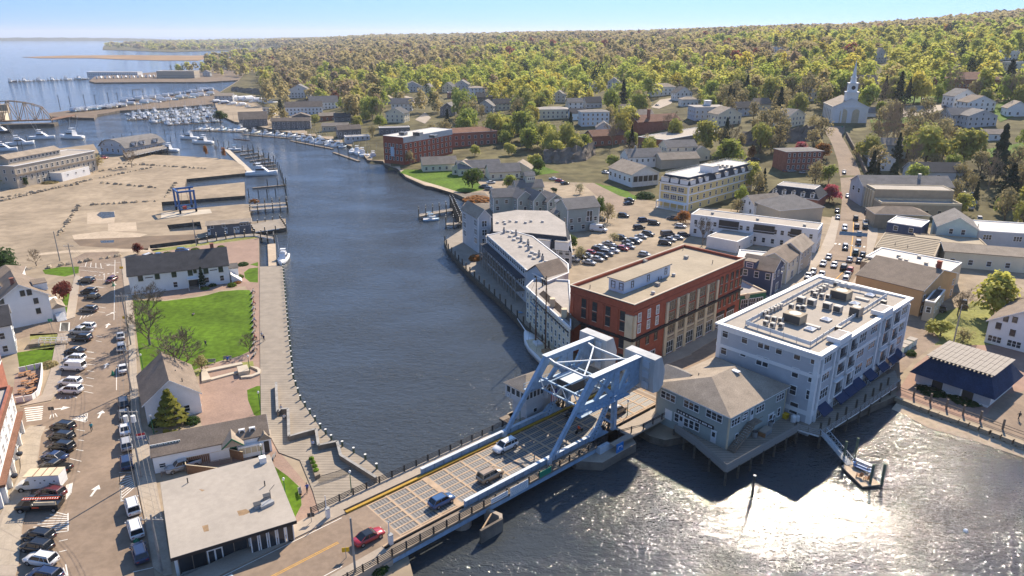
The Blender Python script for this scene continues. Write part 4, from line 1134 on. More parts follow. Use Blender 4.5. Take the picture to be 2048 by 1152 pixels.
for f_,p in enumerate([(1683,704),(1705,686),(1772.6,647),(1791,633),(1678,731),(1699,720),(1767,674.5),(1786,665),(1673,772.6),(1695,755),(1762,710),(1781,696)]):
 x,z=b.onface('C',*p);q=MB()
 for a in((-1.9,-1.6,0,.45,-1.5,1.5),(1.6,1.9,0,.45,-1.5,1.5),(-1.9,1.9,0,.45,1.3,1.6),(-1.9,1.9,0,.45,-1.75,-1.45)):q.box(*a,'trim')
 q.box(-1.6,1.6,0,.03,-1.45,1.3,'clap_dark');bo=q.build('balcony',b.root,mw=b.fmat('C',x,z))  # flat dark back panel: colour stands in for the shade of a recess
 q=MB();q.box(-1.6,1.6,.38,.43,-.45,-.38,'black_iron');q.box(-1.6,1.6,.38,.43,-1.35,-1.3,'black_iron')
 for i in range(12):q.box(-1.5+i*.27,-1.47+i*.27,.39,.42,-1.35,-.4,'black_iron')
 q.build('railing',bo);q=MB();q.box(-.9,.5,.03,.06,-1.4,.7,'glass');q.build('pane',bo)
for k in(0,2,4,6):
 pass
xs=[b.onface('C',*p)[0]for p in((1648,705),(1672,690),(1714,668),(1760,645),(1800,620))]+[b.d-.1 if b.face('C')[3]==b.d else b.face('C')[3]-.1]
for x in xs:b.fbox('pilaster','C',max(x-.25,0),x+.3,0,Hh-1.4,.3,'trim')
for p in((1650,810),(1682,791),(1700,776.5),(1718,759),(1742,742),(1765.5,729),(1785,716),(1797,702)):
 x,z=b.onface('C',*p,.8);q=MB()
 if not 1<x<b.face('C')[3]-1:continue
 q.mesh([(-1.9,0,3.9),(1.9,0,3.9),(1.9,1.7,2.75),(-1.9,1.7,2.75),(-1.9,1.7,2.5),(1.9,1.7,2.5),(-1.9,0,3.85),(1.9,0,3.85)],[(0,3,2,1),(3,4,5,2),(0,6,4,3),(1,2,5,7),(6,7,5,4)],'awning_navy')
 q.build('awning',b.root,mw=b.fmat('C',x,0,.02));b.win('C',x,1.3,2.6,2.2,'shop')
zr=Hh-.33
fc=[b.loc(at(*p,16.6+.9))for p in((1492,640),(1622,682),(1775,585),(1646,558))]
q=MB();pq=MB();pq.box(-.04,.04,-.04,.04,0,1.25,'grey_metal');pqd=pq.data('fence_post')
fo=None
for a,c in zip(fc,fc[1:]+fc[:1]):
 a=Vector((a.x,a.y,zr));c=Vector((c.x,c.y,zr));q.beam(a+Vector((0,0,.72)),c+Vector((0,0,.72)),.05,.75,'steel_pale')
fo=q.build('roof_fence',b.root)
for a,c in zip(fc,fc[1:]+fc[:1]):
 n=max(2,round((c-a).length/2.6))
 for i in range(n):link('fence_post',pqd,fo,(a.x+(c.x-a.x)*i/n,a.y+(c.y-a.y)*i/n,zr))
def roofpx(b,px,py,z,fn):p=b.loc(at(px,py,b.zb+z));fn(p.x,p.y)
for p in[(1527,632),(1534,629),(1541,625),(1548,622),(1554,619),(1560,616),(1535,641),(1548,643),(1561,645),(1582,617),(1596,620),(1607,620),(1626,589),(1632,587),(1640,584),(1647,580),(1652,576),(1630,594),(1643,596),(1656,598),(1671,573),(1684,575),(1697,578),(1562,656),(1545,655),(1531,651)]:
 roofpx(b,*p,zr,lambda x,y:b.acunit(x,y,zr,.85,.85,1.0,'membrane_white'))
for p in[(1602,606),(1623,611),(1654,618),(1675,624)]:roofpx(b,*p,zr,lambda x,y:b.acunit(x,y,zr,1.5,1.4,1.4,'membrane_white'))
for p in[(1588,644),(1681,597)]:roofpx(b,*p,zr,lambda x,y:b.acunit(x,y,zr,3.6,3.0,1.9,'stone_tan','roof_plant_unit'))
roofpx(b,1711,632,zr,lambda x,y:b.acunit(x,y,zr,2.,2.2,2.,'concrete','roof_plant_unit'))
for p in[(1676,664),(1766,611)]:roofpx(b,*p,zr,lambda x,y:b.acunit(x,y,zr,1.0,1.0,1.1,'black_iron','chimney_vent'))
for p in[(1652,641),(1709,609),(1740,592),(1620,660)]:
 def sk(x,y):
  q=MB();q.cbox((0,0,0),1.8,1.8,.35,'grey_metal');q.mesh([(-.85,-.85,.35),(.85,-.85,.35),(.85,.85,.35),(-.85,.85,.35),(0,0,.8)],[(0,1,4),(1,2,4),(2,3,4),(3,0,4)],'skylight');q.build('skylight',b.root,loc=(x,y,zr))
 roofpx(b,*p,zr,sk)
for p in[(1626,654),(1724,600)]:
 def sk(x,y):q=MB();q.cbox((0,0,0),2.8,.9,.4,'membrane_white');q.build('roof_curb',b.root,loc=(x,y,zr))
 roofpx(b,*p,zr,sk)
for p,w_,l_ in(((1690,676),5,2.),((1775,622),5,2.)):
 f='K' if p[0]<1600 else 'C'
 x,z=b.onface(f,p[0],p[1],.3);q=MB();q.box(-w_/2,w_/2,-l_,.55,Hh,Hh+.9,'trim');q.box(-w_/2+.3,w_/2-.3,-l_-.02,-.1,Hh+.9,Hh+.93,'membrane_grey');q.build('raised_parapet',b.root,mw=b.fmat(f,x,0))
def deck_on_piles(name,label,cat,pts,z,m='planks',fascia='trim',pile_step=4.5,pile_top=None,rail=None,th=.3,piles=True,pile_m='piling',skip=()):
 w=[at(p[0],p[1],z)for p in pts];c=w[0];d=thing(name,label,cat,(c.x,c.y,0))
 mb=MB();mb.prism([(p.x-c.x,p.y-c.y)for p in w],z-th,z,fascia,m);mb.build('deck',d)
 pm=MB();pm.tube((0,0,-1.5),(0,0,(pile_top or z-.05)),.19,n=7,m=pile_m)
 if pile_top:pm.tube((0,0,pile_top),(0,0,pile_top+.06),.21,n=7,m='piling_cap')
 pd=pm.data('piling')
 if piles:
  for i,(a,e)in enumerate(zip(w,w[1:]+w[:1])):
   if i in skip:continue
   n=max(1,round((e-a).length/pile_step))
   for k in range(n):q=a.lerp(e,k/n);link('piling',pd,d,(q.x-c.x,q.y-c.y,0))
 if rail:
  for i in rail:
   a,e=w[i]-c,w[(i+1)%len(w)]-c;q=MB();n=max(1,round((e-a).length/1.8))
   for hgt in(.35,.7,1.05):q.beam((a.x,a.y,z+hgt),(e.x,e.y,z+hgt),.06,.06,'grey_metal')
   for k in range(n+1):p=a.lerp(e,k/n);q.box(p.x-.05,p.x+.05,p.y-.05,p.y+.05,z,z+1.1,'timber')
   q.build('railing',d)
 return d
deck_on_piles('boardwalk','weathered plank boardwalk on piles below the navy awnings of the grey apartment block','boardwalk',[(1592,858),(1640,872),(1720,822),(1800,768),(1790,740),(1700,790),(1640,830),(1600,822)],2.5,fascia='trim',rail=(0,1,2))
bp_=MB();bp_.tube((0,0,0),(0,0,1.7),.2,n=7,m='piling');bpd=bp_.data('bollard')
for k,p in enumerate([(1640,862),(1657,852),(1673,842),(1691,830),(1712,815),(1729,804),(1745,792),(1760,781),(1775,770)]):
 tag(link('bollard',bpd,None,at(*p,2.5)),'dark timber bollard on the boardwalk under the navy awnings, %s from the gangway'%(ORD[k]or 'first'),'bollard','timber bollards along the cove boardwalk')
ga=thing('gangway','grey metal truss gangway sloping down from boardwalk to the small float','gangway',at(1645,866,2.5))
p0,p1=Vector((0,0,0)),at(1700,930,.5)-at(1645,866,2.5);d=(p1-p0).normalized();sd=Vector((d.y,-d.x,0)).normalized()*.7
q=MB();q.beam(p0,p1,1.3,.12,'grey_metal');q.build('walk',ga)
for s_ in(-1,1):
 q=MB();o=sd*s_
 q.beam(p0+o+Vector((0,0,1)),p1+o+Vector((0,0,1)),.07,.07,'steel_pale');n=9
 for i in range(n):a,c=p0.lerp(p1,i/n)+o,p0.lerp(p1,(i+1)/n)+o;q.beam(a,c+Vector((0,0,1)),.05,.05,'steel_pale');q.beam(a,a+Vector((0,0,1)),.05,.05,'steel_pale')
 q.build('side_truss',ga)
fl_pts=[(1683,932),(1701,920),(1762,969),(1725,973)]
deck_on_piles('floating_dock','small tan floating dock at the foot of the metal gangway','dock',fl_pts,.5,m='sand',fascia='timber',piles=False)
gp_=MB();gp_.tube((0,0,-2),(0,0,4.2),.22,n=8,m='pile_green');gpd=gp_.data('guide_pile')
for p,lab in zip([(1686,925),(1709,918),(1739,973),(1762,972)],['beside the foot of the gangway, on its left','beside the foot of the gangway, on its right','at the outer end of the float next to the paddle boards','at the outermost right corner of the float']):
 tag(link('guide_pile',gpd,None,at(*p,0)),'tall green guide pile '+lab,'pile')
for k,(p,cc,lb)in enumerate([((1727,935),(.72,.70,.66),'white'),((1722,938),(.35,.45,.6),'pale blue'),((1724,942),(.12,.22,.4),'dark blue')]):
 q=MB();q.prism([(-1.6,0),(-1.2,-.35),(1.2,-.35),(1.7,0),(1.2,.35),(-1.2,.35)],0,.14,'flat_paint');o=q.build('paddle_board',col=cc);v_=at(*p,.5);o.location=(v_.x,v_.y,.95+.22*(2-k));o.rotation_euler=(0,0,-.85)
 tag(o,lb+' paddle board on the rack of the small float','paddle board')
q=MB();q.box(-1.2,1.2,-.03,.03,0,.9,'timber');q.box(-1.,-.9,-.4,.4,0,.92,'timber');q.box(.9,1.,-.4,.4,0,.92,'timber');o=q.build('board_rack');v_=at(1724,939,.5);o.location=(v_.x,v_.y,.5);o.rotation_euler=(0,0,-.85);tag(o,'low timber rack holding the paddle boards on the float','rack')
def adirondack(p,z,rz,label,m='wood_warm'):
 t=thing('deck_chair',label,'chair',at(*p,z),rz,'deck chairs');q=MB();q.beam((-.35,0,.38),(.3,0,.25),.55,.05,m);q.build('seat',t);q=MB();q.beam((.25,0,.25),(.55,0,1.0),.55,.05,m,(0,1,0));q.build('backrest',t)
 for sx in(-1,1):
  q=MB();q.box(-.4,-.3,sx*.3-.04,sx*.3+.04,0,.5,m);q.box(-.42,.35,sx*.3-.06,sx*.3+.06,.5,.54,m);q.build('armrest',t)
adirondack((1717,954),.5,-.6,'left of the two wooden deck chairs on the small float');adirondack((1733,960),.5,-.9,'right of the two wooden deck chairs on the small float')
# the restaurant on piles
b=Bld('restaurant','sage green clapboard restaurant with brown hip roof standing on piles beside the bridge','building',(1463,833),(1315,768),(1577,772),9.0,2.8,'clap_sage')
b.hip(2.9,'shingle_tan',.45,5.2,'y');W,D,Hh=b.w,b.d,b.h;b.corners('stone_cream',.22)
b.wp('F',[(1336.5,793)],3.2,1.3,'triple');b.wp('F',[(1383,812)],3.2,1.3,'triple');b.wp('F',[(1428.5,832)],3.2,1.3,'triple')
b.wp('F',[(1353.5,835),(1372.5,845),(1383,849),(1394,853.5)],.9,1.5)
for p in((1362,844),(1427,873)):x,z=b.onface('F',*p);b.door('F',x,1.1,2.3,'door_white')
x,z=b.onface('F',1337,829);b.fbox('notice_board','F',x-.8,x+.8,z-1.,z+1.,.06,'white_paint')
x,z=b.onface('F',1390,838);so=b.fbox('name_sign','F',x-4.0,x+4.0,z-.35,z+.35,.12,'black_iron')
q=MB();rr=random.Random(5);xx=x-3.7
while xx<x+3.6:
 l_=rr.uniform(.16,.4);q.box(xx,xx+l_,.12,.135,z-.14,z+.16,'trim');xx+=l_+rr.choice((.07,.07,.3))
q.build('lettering',so,mw=Matrix())
b.wp('C',[(1471,843),(1520,817),(1560,794)],2.4,1.2,'triple');b.wp('C',[(1488,836),(1491,829)],1.2,.8);b.wp('C',[(1472,876),(1546,838),(1557,824)],.8,1.6)
x,z=b.onface('C',1504,823);b.door('C',x,1.,2.1,'door_white',3.3);x,z=b.onface('C',1541,835);b.door('C',x,1.8,2.2,'door_white')
q=MB();q.box(-1.2,1.2,.02,1.5,3.15,3.3,'timber')
for i in range(13):q.box(-1.2-i*.42-.4,-1.2-i*.42,.2,1.5,3.1-i*.25,3.2-i*.25,'timber')
q.beam((-1.2,.2,3.1),(-6.6,.2,0),.08,.3,'timber');q.beam((-1.2,1.5,3.1),(-6.6,1.5,0),.08,.3,'timber');st=q.build('outside_stair',b.root,mw=b.fmat('C',b.onface('C',1504,823)[0],0))
q=MB();q.beam((-1.2,1.5,4.1),(-6.6,1.5,1.),.06,.06,'timber');q.beam((1.2,1.5,4.2),(-1.2,1.5,4.2),.06,.06,'timber')
for i in range(7):q.box(-1.3-i*.85,-1.24-i*.85,1.47,1.53,2.9-i*.5,4.1-i*.5,'timber')
q.build('handrail',st)
b.vents([(1408,767),(1397,754),(1492,802)],Hh+1.4,'p')
q=MB();q.cbox((0,0,0),1.4,.9,.2,'skylight');p=b.loc(at(1472,742,2.8+Hh+2.7));q.build('skylight',b.roof,loc=(p.x,p.y,Hh+2.6))
q=MB();g0=b.loc(at(1352,744,10));q.xprism([(-3.5,0),(0,1.7),(3.5,0)],-3,3,'shingle_grey');q.build('cross_gable',b.roof,loc=(g0.x+.5,g0.y,Hh+.1))
dk=deck_on_piles('restaurant_deck','weathered timber service deck on piles wrapped round the green restaurant','deck',[(1348,858),(1390,890),(1452,944),(1595,862),(1570,815),(1463,880),(1390,846),(1352,838)],2.6,m='planks',fascia='timber',pile_step=3.6)
w=[at(*p,2.6)for p in[(1350,862),(1390,890),(1452,944),(1595,862)]];c=w[0]if False else at(1348,858,2.6)
fb=MB();fb.box(-.07,.07,-.025,.025,0,1.6,'weathered');fbd=fb.data('fence_board')
for a,e in zip(w,w[1:]):
 n=round((e-a).length/.17);rz=math.atan2(e.y-a.y,e.x-a.x)
 for i in range(n):
  p=a.lerp(e,(i+.5)/n);link('fence_board',fbd,dk,(p.x-c.x,p.y-c.y,2.45+.04*math.sin(i*1.7)),rz)
def simple(name,label,cat,p,z,fn,rz=0.,group=None):
 q=MB();fn(q);o=q.build(name);o.location=at(*p,z);o.rotation_euler=(0,0,rz);return tag(o,label,cat,group)
simple('storage_chest','grey storage chest with an orange end on the restaurant service deck','chest',(1530,868),2.6,lambda q:(q.box(-1.3,1.3,-.6,.6,0,.9,'grey_metal'),q.box(-1.32,-1.0,-.62,.62,0,.8,'wood_warm'),q.box(-1.35,1.35,-.65,.65,.9,1.,'concrete')),.75)
simple('yellow_bin','yellow bin against the wall at the far end of the restaurant deck','bin',(1571,836),2.6,lambda q:(q.box(-.5,.5,-.4,.4,0,.8,'sign_yellow'),q.box(-.55,.55,-.45,.45,.8,.9,'sign_yellow')),.7)
simple('gas_tank','rounded white gas tanks at the end of the restaurant deck fence','tank',(1586,843),2.6,lambda q:(q.tube((0,0,0),(0,0,1),.5,n=12,m='plastic_white'),q.dome((0,0,1),.5,.5,.4,'plastic_white',12,3),q.tube((.9,.3,0),(.9,.3,.9),.4,n=12,m='plastic_white'),q.dome((.9,.3,.9),.4,.4,.3,'plastic_white',12,3)))
for k,p in enumerate([(1509,873),(1540,852)]):simple('barrel','grey barrel on restaurant deck '+('under the outside stair' if k==0 else 'beside the double doors'),'barrel',p,2.6,lambda q:(q.tube((0,0,0),(0,0,1.),.45,n=12,m='grey_metal'),q.tube((0,0,1.),(0,0,1.05),.48,n=12,m='dark_metal')))
simple('lone_pile','lone pale topped mooring pile standing in the glittering water','pile',(1504,994),0,lambda q:(q.tube((0,0,-2),(0,0,4.),.19,n=8,m='piling'),q.tube((0,0,4.),(0,0,4.08),.24,n=8,m='piling_cap')))
simple('mooring_buoy','small white mooring ball floating alone on the cove','buoy',(1931,1063),0,lambda q:q.dome((0,0,.1),.35,.35,.35,'plastic_white',10,5,full=True))
# west side buildings
b=Bld('corner_store','low white store with wide pale flat roof and dark overhanging fascia at the bridge approach','building',(341,1117),(578,1003),(320,965),6.0,wall='stone_tan')
W,D,Hh=b.w,b.d,b.h
q=MB();q.box(.3,W-.3,1.9,D-.2,-1,Hh-.5,'white_paint');q.box(W*.6,W-.25,.5,2.,-1,1.,'white_paint');b.wallo=q.build('wall',b.root)
q=MB();q.box(0,W,0,D,Hh-.55,Hh-.06,'cornice_dark');q.box(.02,W-.02,.02,D-.02,Hh-.06,Hh,'membrane');b.roof=q.build('roof',b.root)
q=MB();q.box(.6,W*.6,1.82,1.9,.35,Hh-.7,'glass');q.build('shop_glazing',b.root)
for i in range(6):b.box('glazing_bar',.7+i*(W*.6-.9)/5,.8+i*(W*.6-.9)/5,1.74,1.82,.3,Hh-.6,'timber')
for i in range(5):
 x0=W*.6+.15+i*(W*.4-.5)/5;q=MB();q.box(x0,x0+(W*.4-.6)/5-.12,.4,.5,1.05,Hh-.62,'trim');wo=q.build('window',b.root)
 q=MB();q.box(x0+.15,x0+(W*.4-.6)/5-.27,.37,.4,1.15,Hh-.72,'glass');q.build('pane',wo)
q=MB();x=W*.33;q.box(x-1.,x+1.,1.7,1.82,0,2.9,'trim');do=q.build('door',b.root)
for s_ in(-1,1):q=MB();q.box(x+s_*.47-.36,x+s_*.47+.36,1.66,1.7,.2,2.6,'glass');q.build('pane',do)
b.fbox('trim_post','F',.3,.7,0,Hh-.55,.2,'trim',off=-2.);b.vents([(515,1015),(534,998)],Hh-.02,'b');b.vents([(376,966),(530,972)],Hh-.02,'p')
p=b.loc(at(525,922,6));b.box('chimney',p.x-.5,p.x+.5,p.y-.9,p.y+.1,Hh-.1,Hh+1.,'white_paint')
q=MB();q.cbox((0,0,0),2.,1.,.5,'grey_metal');q.tube((.9,.3,.4),(.9,.3,2.),.05,m='dark_metal');q.tube((.9,.3,2.),(1.8,.5,2.4),.04,m='dark_metal');p=b.loc(at(533,1011,6));q.build('roof_unit',b.root,loc=(p.x,p.y,Hh),rz=.3)
for k,(x0,x1)in enumerate(((1.,4.6),(8.2,10.2))):
 bt=thing('bench',('long' if k==0 else 'short')+' grey bench under the dark fascia of the corner store','bench',b.world((x0,.9,.13)),b.rz)
 q=MB();q.box(0,x1-x0,-.2,.25,.4,.46,'weathered');q.build('seat',bt);q=MB();q.box(0,x1-x0,.22,.28,.5,.9,'weathered');q.build('backrest',bt)
 for t in(.1,x1-x0-.2):q=MB();q.box(t,t+.1,-.18,.25,0,.4,'dark_metal');q.build('leg',bt)
mat('roof_stain',(.30,.20,.11),.9,.35,.8)
for pts in([(474,1022),(492,1018),(502,1024),(488,1030),(478,1032)],[(404,1052),(416,1049),(418,1062),(408,1064)],[(398,978),(410,980),(404,983)]):
 q=MB();q.prism([tuple(b.loc(at(*p,6.)).xy)for p in pts],Hh,Hh+.004,'roof_stain',bottom=False);q.build('roof_stain',b.roof)
b=Bld('snack_bar','long low white takeaway building with brown shingle roof and green porch gable','building',(304,914),(536,868),None,4.6,wall='clap_white',d=7.)
b.gable('x',1.9,'shingle_brown',.25);W,D,Hh=b.w,b.d,b.h
for p in((325,930),(358,922)):x,z=b.onface('F',*p);b.win('F',x,1.3,.9,.7)
x,z=b.onface('F',466,893);q=MB();q.xprism([(x-1.8,Hh-.2),(x+1.8,Hh-.2),(x,Hh+1.3)],-1.6,2.2,'shingle_tan','y');q.build('porch_roof',b.roof)
q=MB();q.xprism([(x-1.9,Hh-.3),(x-1.6,Hh-.3),(x,Hh+1.1),(x+1.6,Hh-.3),(x+1.9,Hh-.3),(x,Hh+1.4)],-1.72,-1.6,'awning_green','y');q.build('porch_gable',b.root);b.door('F',x,1.1,2.1,'awning_green')
x2,z=b.onface('F',500,880);b.box('menu_counter',x2-2.1,x2+2.1,-.9,0,0,2.2,'white_paint')
for i in range(4):b.box('menu_board',x2-1.9+i*.97,x2-1.05+i*.97,-.96,-.9,.8,1.9,'stone_cream')
for i in(0,1):
 q=MB();q.box(-.5,.5,-.3,.2,0,1.1,'plastic_white');q.tube((0,-.32,.55),(0,-.3,.55),.38,n=12,m='dark_metal');q.build('heat_pump',b.root,loc=(x2-1.1+i*1.7,1.2,Hh+.2))
x3,z=b.onface('F',528,868);q=MB();q.box(x3-1.,x3+1.,-.5,1.5,0,2.6,'clap_white');q.xprism([(x3-1.2,2.55),(x3+1.2,2.55),(x3,3.8)],-.7,2.5,'shingle_tan','y');do=q.build('entry_bay',b.root);b.box('door',x3-.6,x3+.6,-.56,-.5,0,2.2,'door_dark',do)
sg=MB();sg.box(-2.3,2.3,-.05,.05,0,.5,'trim');sg.box(-2.25,2.25,-.06,-.05,.06,.44,'awning_green');so=sg.build('roof_sign',b.root,loc=b.loc(at(331,890,5.4)))
q=MB();rr=random.Random(2);xx=-2.1
while xx<2.:l_=rr.uniform(.12,.28);q.box(xx,xx+l_,-.075,-.06,.12,.38,'trim');xx+=l_+rr.choice((.06,.06,.2))
q.build('lettering',so)
q=MB()
for z_ in(.5,1.):q.beam((1.,-1.5,z_),(12.,-1.5,z_),.07,.07,'timber')
for i in range(7):q.box(1+i*1.8,1.1+i*1.8,-1.55,-1.45,0,1.05,'timber')
q.build('ramp_railing',b.root)
fo=thing('flag','red, white and blue OPEN flag on a pole at the corner of the snack bar','flag',at(302,895,LAND),b.rz)
q=MB();q.tube((0,0,0),(-.5,-.3,3.4),.04,m='grey_metal');q.build('staff',fo)
q=MB();q.box(-1.9,-.5,-.32,-.3,2.2,2.65,'flag_blue');q.box(-1.9,-.5,-.32,-.3,2.65,2.85,'white_paint');q.box(-1.9,-.5,-.32,-.3,2.85,3.3,'flag_red');q.build('cloth',fo)
def text(s_,size,m,parent,loc,rot,name='lettering'):
 c=bpy.data.curves.new(name,'FONT');c.body=s_;c.size=size;c.align_x='CENTER';c.align_y='CENTER';c.extrude=.004
 o=bpy.data.objects.new(name,c);COL.objects.link(o);dg=bpy.context.evaluated_depsgraph_get();me=bpy.data.meshes.new_from_object(o.evaluated_get(dg));bpy.data.objects.remove(o)
 me.materials.clear();me.materials.append(M[m]);o=link(name,me,parent);o.location=loc;o.rotation_euler=rot;return o
text('OPEN',.5,'white_paint',fo,(-1.2,-.33,2.45),(math.pi/2,0,0))
fy=thing('yard_fence','brown board fence with pale capping round the small yard behind the corner store','fence',at(372,935,LAND))
w=[at(*p,LAND)-at(372,935,LAND)for p in((440,955),(375,948),(372,935),(460,916),(488,922))]
bd=MB();bd.box(-.14,.14,-.02,.02,0,1.75,'rust');bdd=bd.data('board')
for a,e in zip(w,w[1:]):
 q=MB();q.beam(a+Vector((0,0,1.8)),e+Vector((0,0,1.8)),.14,.06,'stone_cream');q.build('capping',fy);n=max(2,round((e-a).length/.31))
 for i in range(n):p=a.lerp(e,(i+.5)/n);link('board',bdd,fy,(p.x,p.y,0),math.atan2(e.y-a.y,e.x-a.x))
b=Bld('park_hall','small white hall with broad grey gable roof at the edge of the park','building',(288,808),(400,790),(277,751),5.8,wall='clap_white')
b.gable('y',3.7,'shingle_brown',.45);b.vents([(352,748),(365,765)],b.h+1.9,'p');b.row('F',1.,2,.9,1.2,2.5);b.row('R',1.,4,.9,1.3,1.6)
b.door('R',b.d*.3,1.1,2.1)
b=Bld('white_hall','long white two storey hall with dark roof facing the green lawn','building',(263,590),(461,566),None,LAND+5.6,wall='clap_white',base=True,d=10.5)
b.gable('x',3.9,'shingle_dark',.35);W=b.w
b.wp('F',[(281,557),(314.5,553),(348,549),(380.5,546),(412,542),(441.5,539)],1.05,1.5,'dark');b.wp('F',[(351,569),(414,560),(444,556)],1.,1.5);b.wp('F',[(390,543)],.7,.9,'dark')
for p in((298,555),(427,540)):x,z=b.onface('F',*p);b.fbox('name_board','F',x-1.,x+1.,z-.12,z+.12,.05,'black_iron')
x,z=b.onface('F',388,568);q=MB();q.box(x-1.4,x+1.4,-1.6,0,0,.5,'timber');q.box(x-1.3,x+1.3,-.08,0,.5,2.7,'door_dark');q.build('entrance',b.root);b.fbox('porch_hood','F',x-1.6,x+1.6,2.7,2.9,1.2,'trim')
for s_ in(-1.4,1.4):q=MB();q.beam((x+s_,-.2,1.5),(x+s_,-2.6,.9),.08,.1,'trim');q.box(x+s_-.06,x+s_+.06,-2.6,-2.5,0,.95,'trim');q.build('stair_rail',b.root)
b.chimney(W*.86,b.d*.55,b.h+2.5,b.h+5.2,'brick_dull',1.);b.vents([(388,515),(396,525)],b.h+2.2,'p')
q=MB();q.box(W,W+2.6,3.,8.,0,3.4,'clap_white');q.box(W-.1,W+2.8,2.8,8.2,3.4,3.55,'shingle_dark');q.build('side_wing',b.root)
q=MB()
for i in range(9):q.box(W+.4+i*.32,W+.7+i*.32,-.4,2.6,0,2.6-i*.27,'white_paint')
q.build('side_stair',b.root)
b=Bld('gabled_house','white clapboard house with tall camera facing gable and brick chimney left of street','house',(108,640),(2,662),None,LAND+7.,wall='clap_white',base=True,d=-14)
W=b.w;b.gable('y',3.8,'shingle_brown',.5);b.chimney(W*.42 if b.sw else W*.58,3.,b.h+2.,b.h+4.8)
b.wp('F',[(45,587),(58.5,585),(72,602),(77,622),(3,603)],.8,1.3,'dark')
q=MB();q.box(-2.5 if not b.sw else W-.2,.2 if not b.sw else W+2.5,3,10,0,3.,'clap_white');q.build('side_wing',b.root)
x0=W if b.sw else-3.;q=MB();q.box(x0,x0+3.,.5,6.,0,2.9,'clap_white');q.xprism([(x0-.2,2.8),(x0+3.2,2.8),(x0+1.5,4.)],.2,6.3,'shingle_tan','y');q.build('porch',b.root)
for i in range(8):b.box('step',x0+.5,x0+2.6,-.1-i*.3,.2-i*.3,0,1.5-i*.19,'white_paint')
b.dormer('L' if b.sw else 'R',5.,b.h+.4,4.5,1.9,3.,-.5,'clap_white','shingle_brown',peak=0)
b.dormer('R' if b.sw else 'L',5.,b.h+.4,4.5,1.9,3.,-.5,'clap_white','shingle_brown',peak=0)
b=Bld('rear_house','white house with low brown hip roof behind the tall gabled house','house',(60,585),(5,592),None,LAND+7.5,wall='clap_white',base=True,d=10);b.hip(2.6,'shingle_brown')
b=Bld('street_house','white house with dark brown roof and a wooden ramp at its street front','house',(35,706),(-75,728),(60,677),LAND+7.2,wall='clap_white',base=True)
b.gable('x',3.2,'shingle_dark',.4);b.row('F',.9,4,.9,1.4,2);b.row('F',4.,4,.9,1.4,2);b.row('C',.9,3,.9,1.6,1.4,skip=(1,));b.row('C',4.,3,.9,1.5,1.4);b.door('C',b.face('C')[3]/2,z=.9)
rp=thing('access_ramp','white railed wooden access ramp in front of the white house with dark roof','ramp',at(62,690,LAND),.35)
q=MB();q.box(0,2.2,-2.,1.2,0,.95,'timber');q.beam((2.2,-1.4,.95),(8.,-1.9,.2),1.3,.1,'timber');q.build('deck',rp)
for y in(-.75,-2.):q=MB();q.beam((2.2,y,1.9),(8.,y-.5,1.2),.08,.12,'white_paint');[q.beam((2.2+i*1.15,y-.1*i,.3),(2.2+i*1.15,y-.1*i,1.9-.13*i),.1,.1,'white_paint')for i in range(6)];q.build('railing',rp)
b=Bld('corner_hotel','tall white fronted hotel with brick upper corner block at the left edge of the street','building',(44,862),(8,1016),None,LAND+9.4,wall='white_paint',base=True,d=-14)
b.flat('membrane_grey',.5,'brick_dull');L=b.face('F')[3];b.fbox('cornice','F',0,L,3.5,3.95,.9,'shingle_red');b.fbox('cornice','F',0,L,8.6,9.0,.35,'shingle_red')
b.row('F',4.6,7,.95,1.6,1.8,style='blind');b.row('F',7.,7,.95,1.4,1.8,style='blind');b.row('F',.5,5,2.2,2.3,2.5,style='shop');b.row('C' if 0 else 'R',4.6,4,1,1.6);b.row('L',4.6,4,1,1.6)
for i in range(6):x=1.2+i*(L-2.4)/5;b.fbox('shopfront_post','F',x-.25,x+.25,0,3.5,.6,'white_paint')
for i in(1,3):
 q=MB();x=2.4+i*3.6;q.dome((x,-1.1,1.9),.5,.5,-.5,'hair',8,3);q.dome((x,-1.1,1.9),.55,.55,.3,'trouser',8,3);q.tube((x,-1.1,2.1),(x,-.9,3.5),.03,m='dark_metal');q.build('hanging_basket',b.root)
cb_=Bld('brick_tower','brick corner block with grey flat roof rising behind the white hotel front','building',(24,800),(10,845),None,LAND+12.5,wall='brick_dull',base=True,d=-12);cb_.flat('membrane_grey',.5,'brick_dull');cb_.row('F',9.,2,2.2,1.6,2.,style='double');cb_.row('R',8.6,3,1.,1.6);cb_.row('L',8.6,3,1.,1.6)
tt=thing('terrace_wall','low white panelled wall curving round the outdoor dining terrace','wall',at(36,745,LAND));o0=at(36,745,LAND);w=[at(*p,LAND)-o0 for p in((38,745),(86,735),(84,765),(78,790),(66,800),(32,806))]
pm=MB();pm.box(-.62,.62,-.06,.06,0,1.1,'white_paint');pm.box(-.66,.66,-.1,.1,1.1,1.18,'white_paint');pmd=pm.data('panel')
for a,e in zip(w,w[1:]):
 n=max(1,round((e-a).length/1.3))
 for i in range(n):p=a.lerp(e,(i+.5)/n);link('panel',pmd,tt,(p.x,p.y,0),math.atan2(e.y-a.y,e.x-a.x))
tb=None
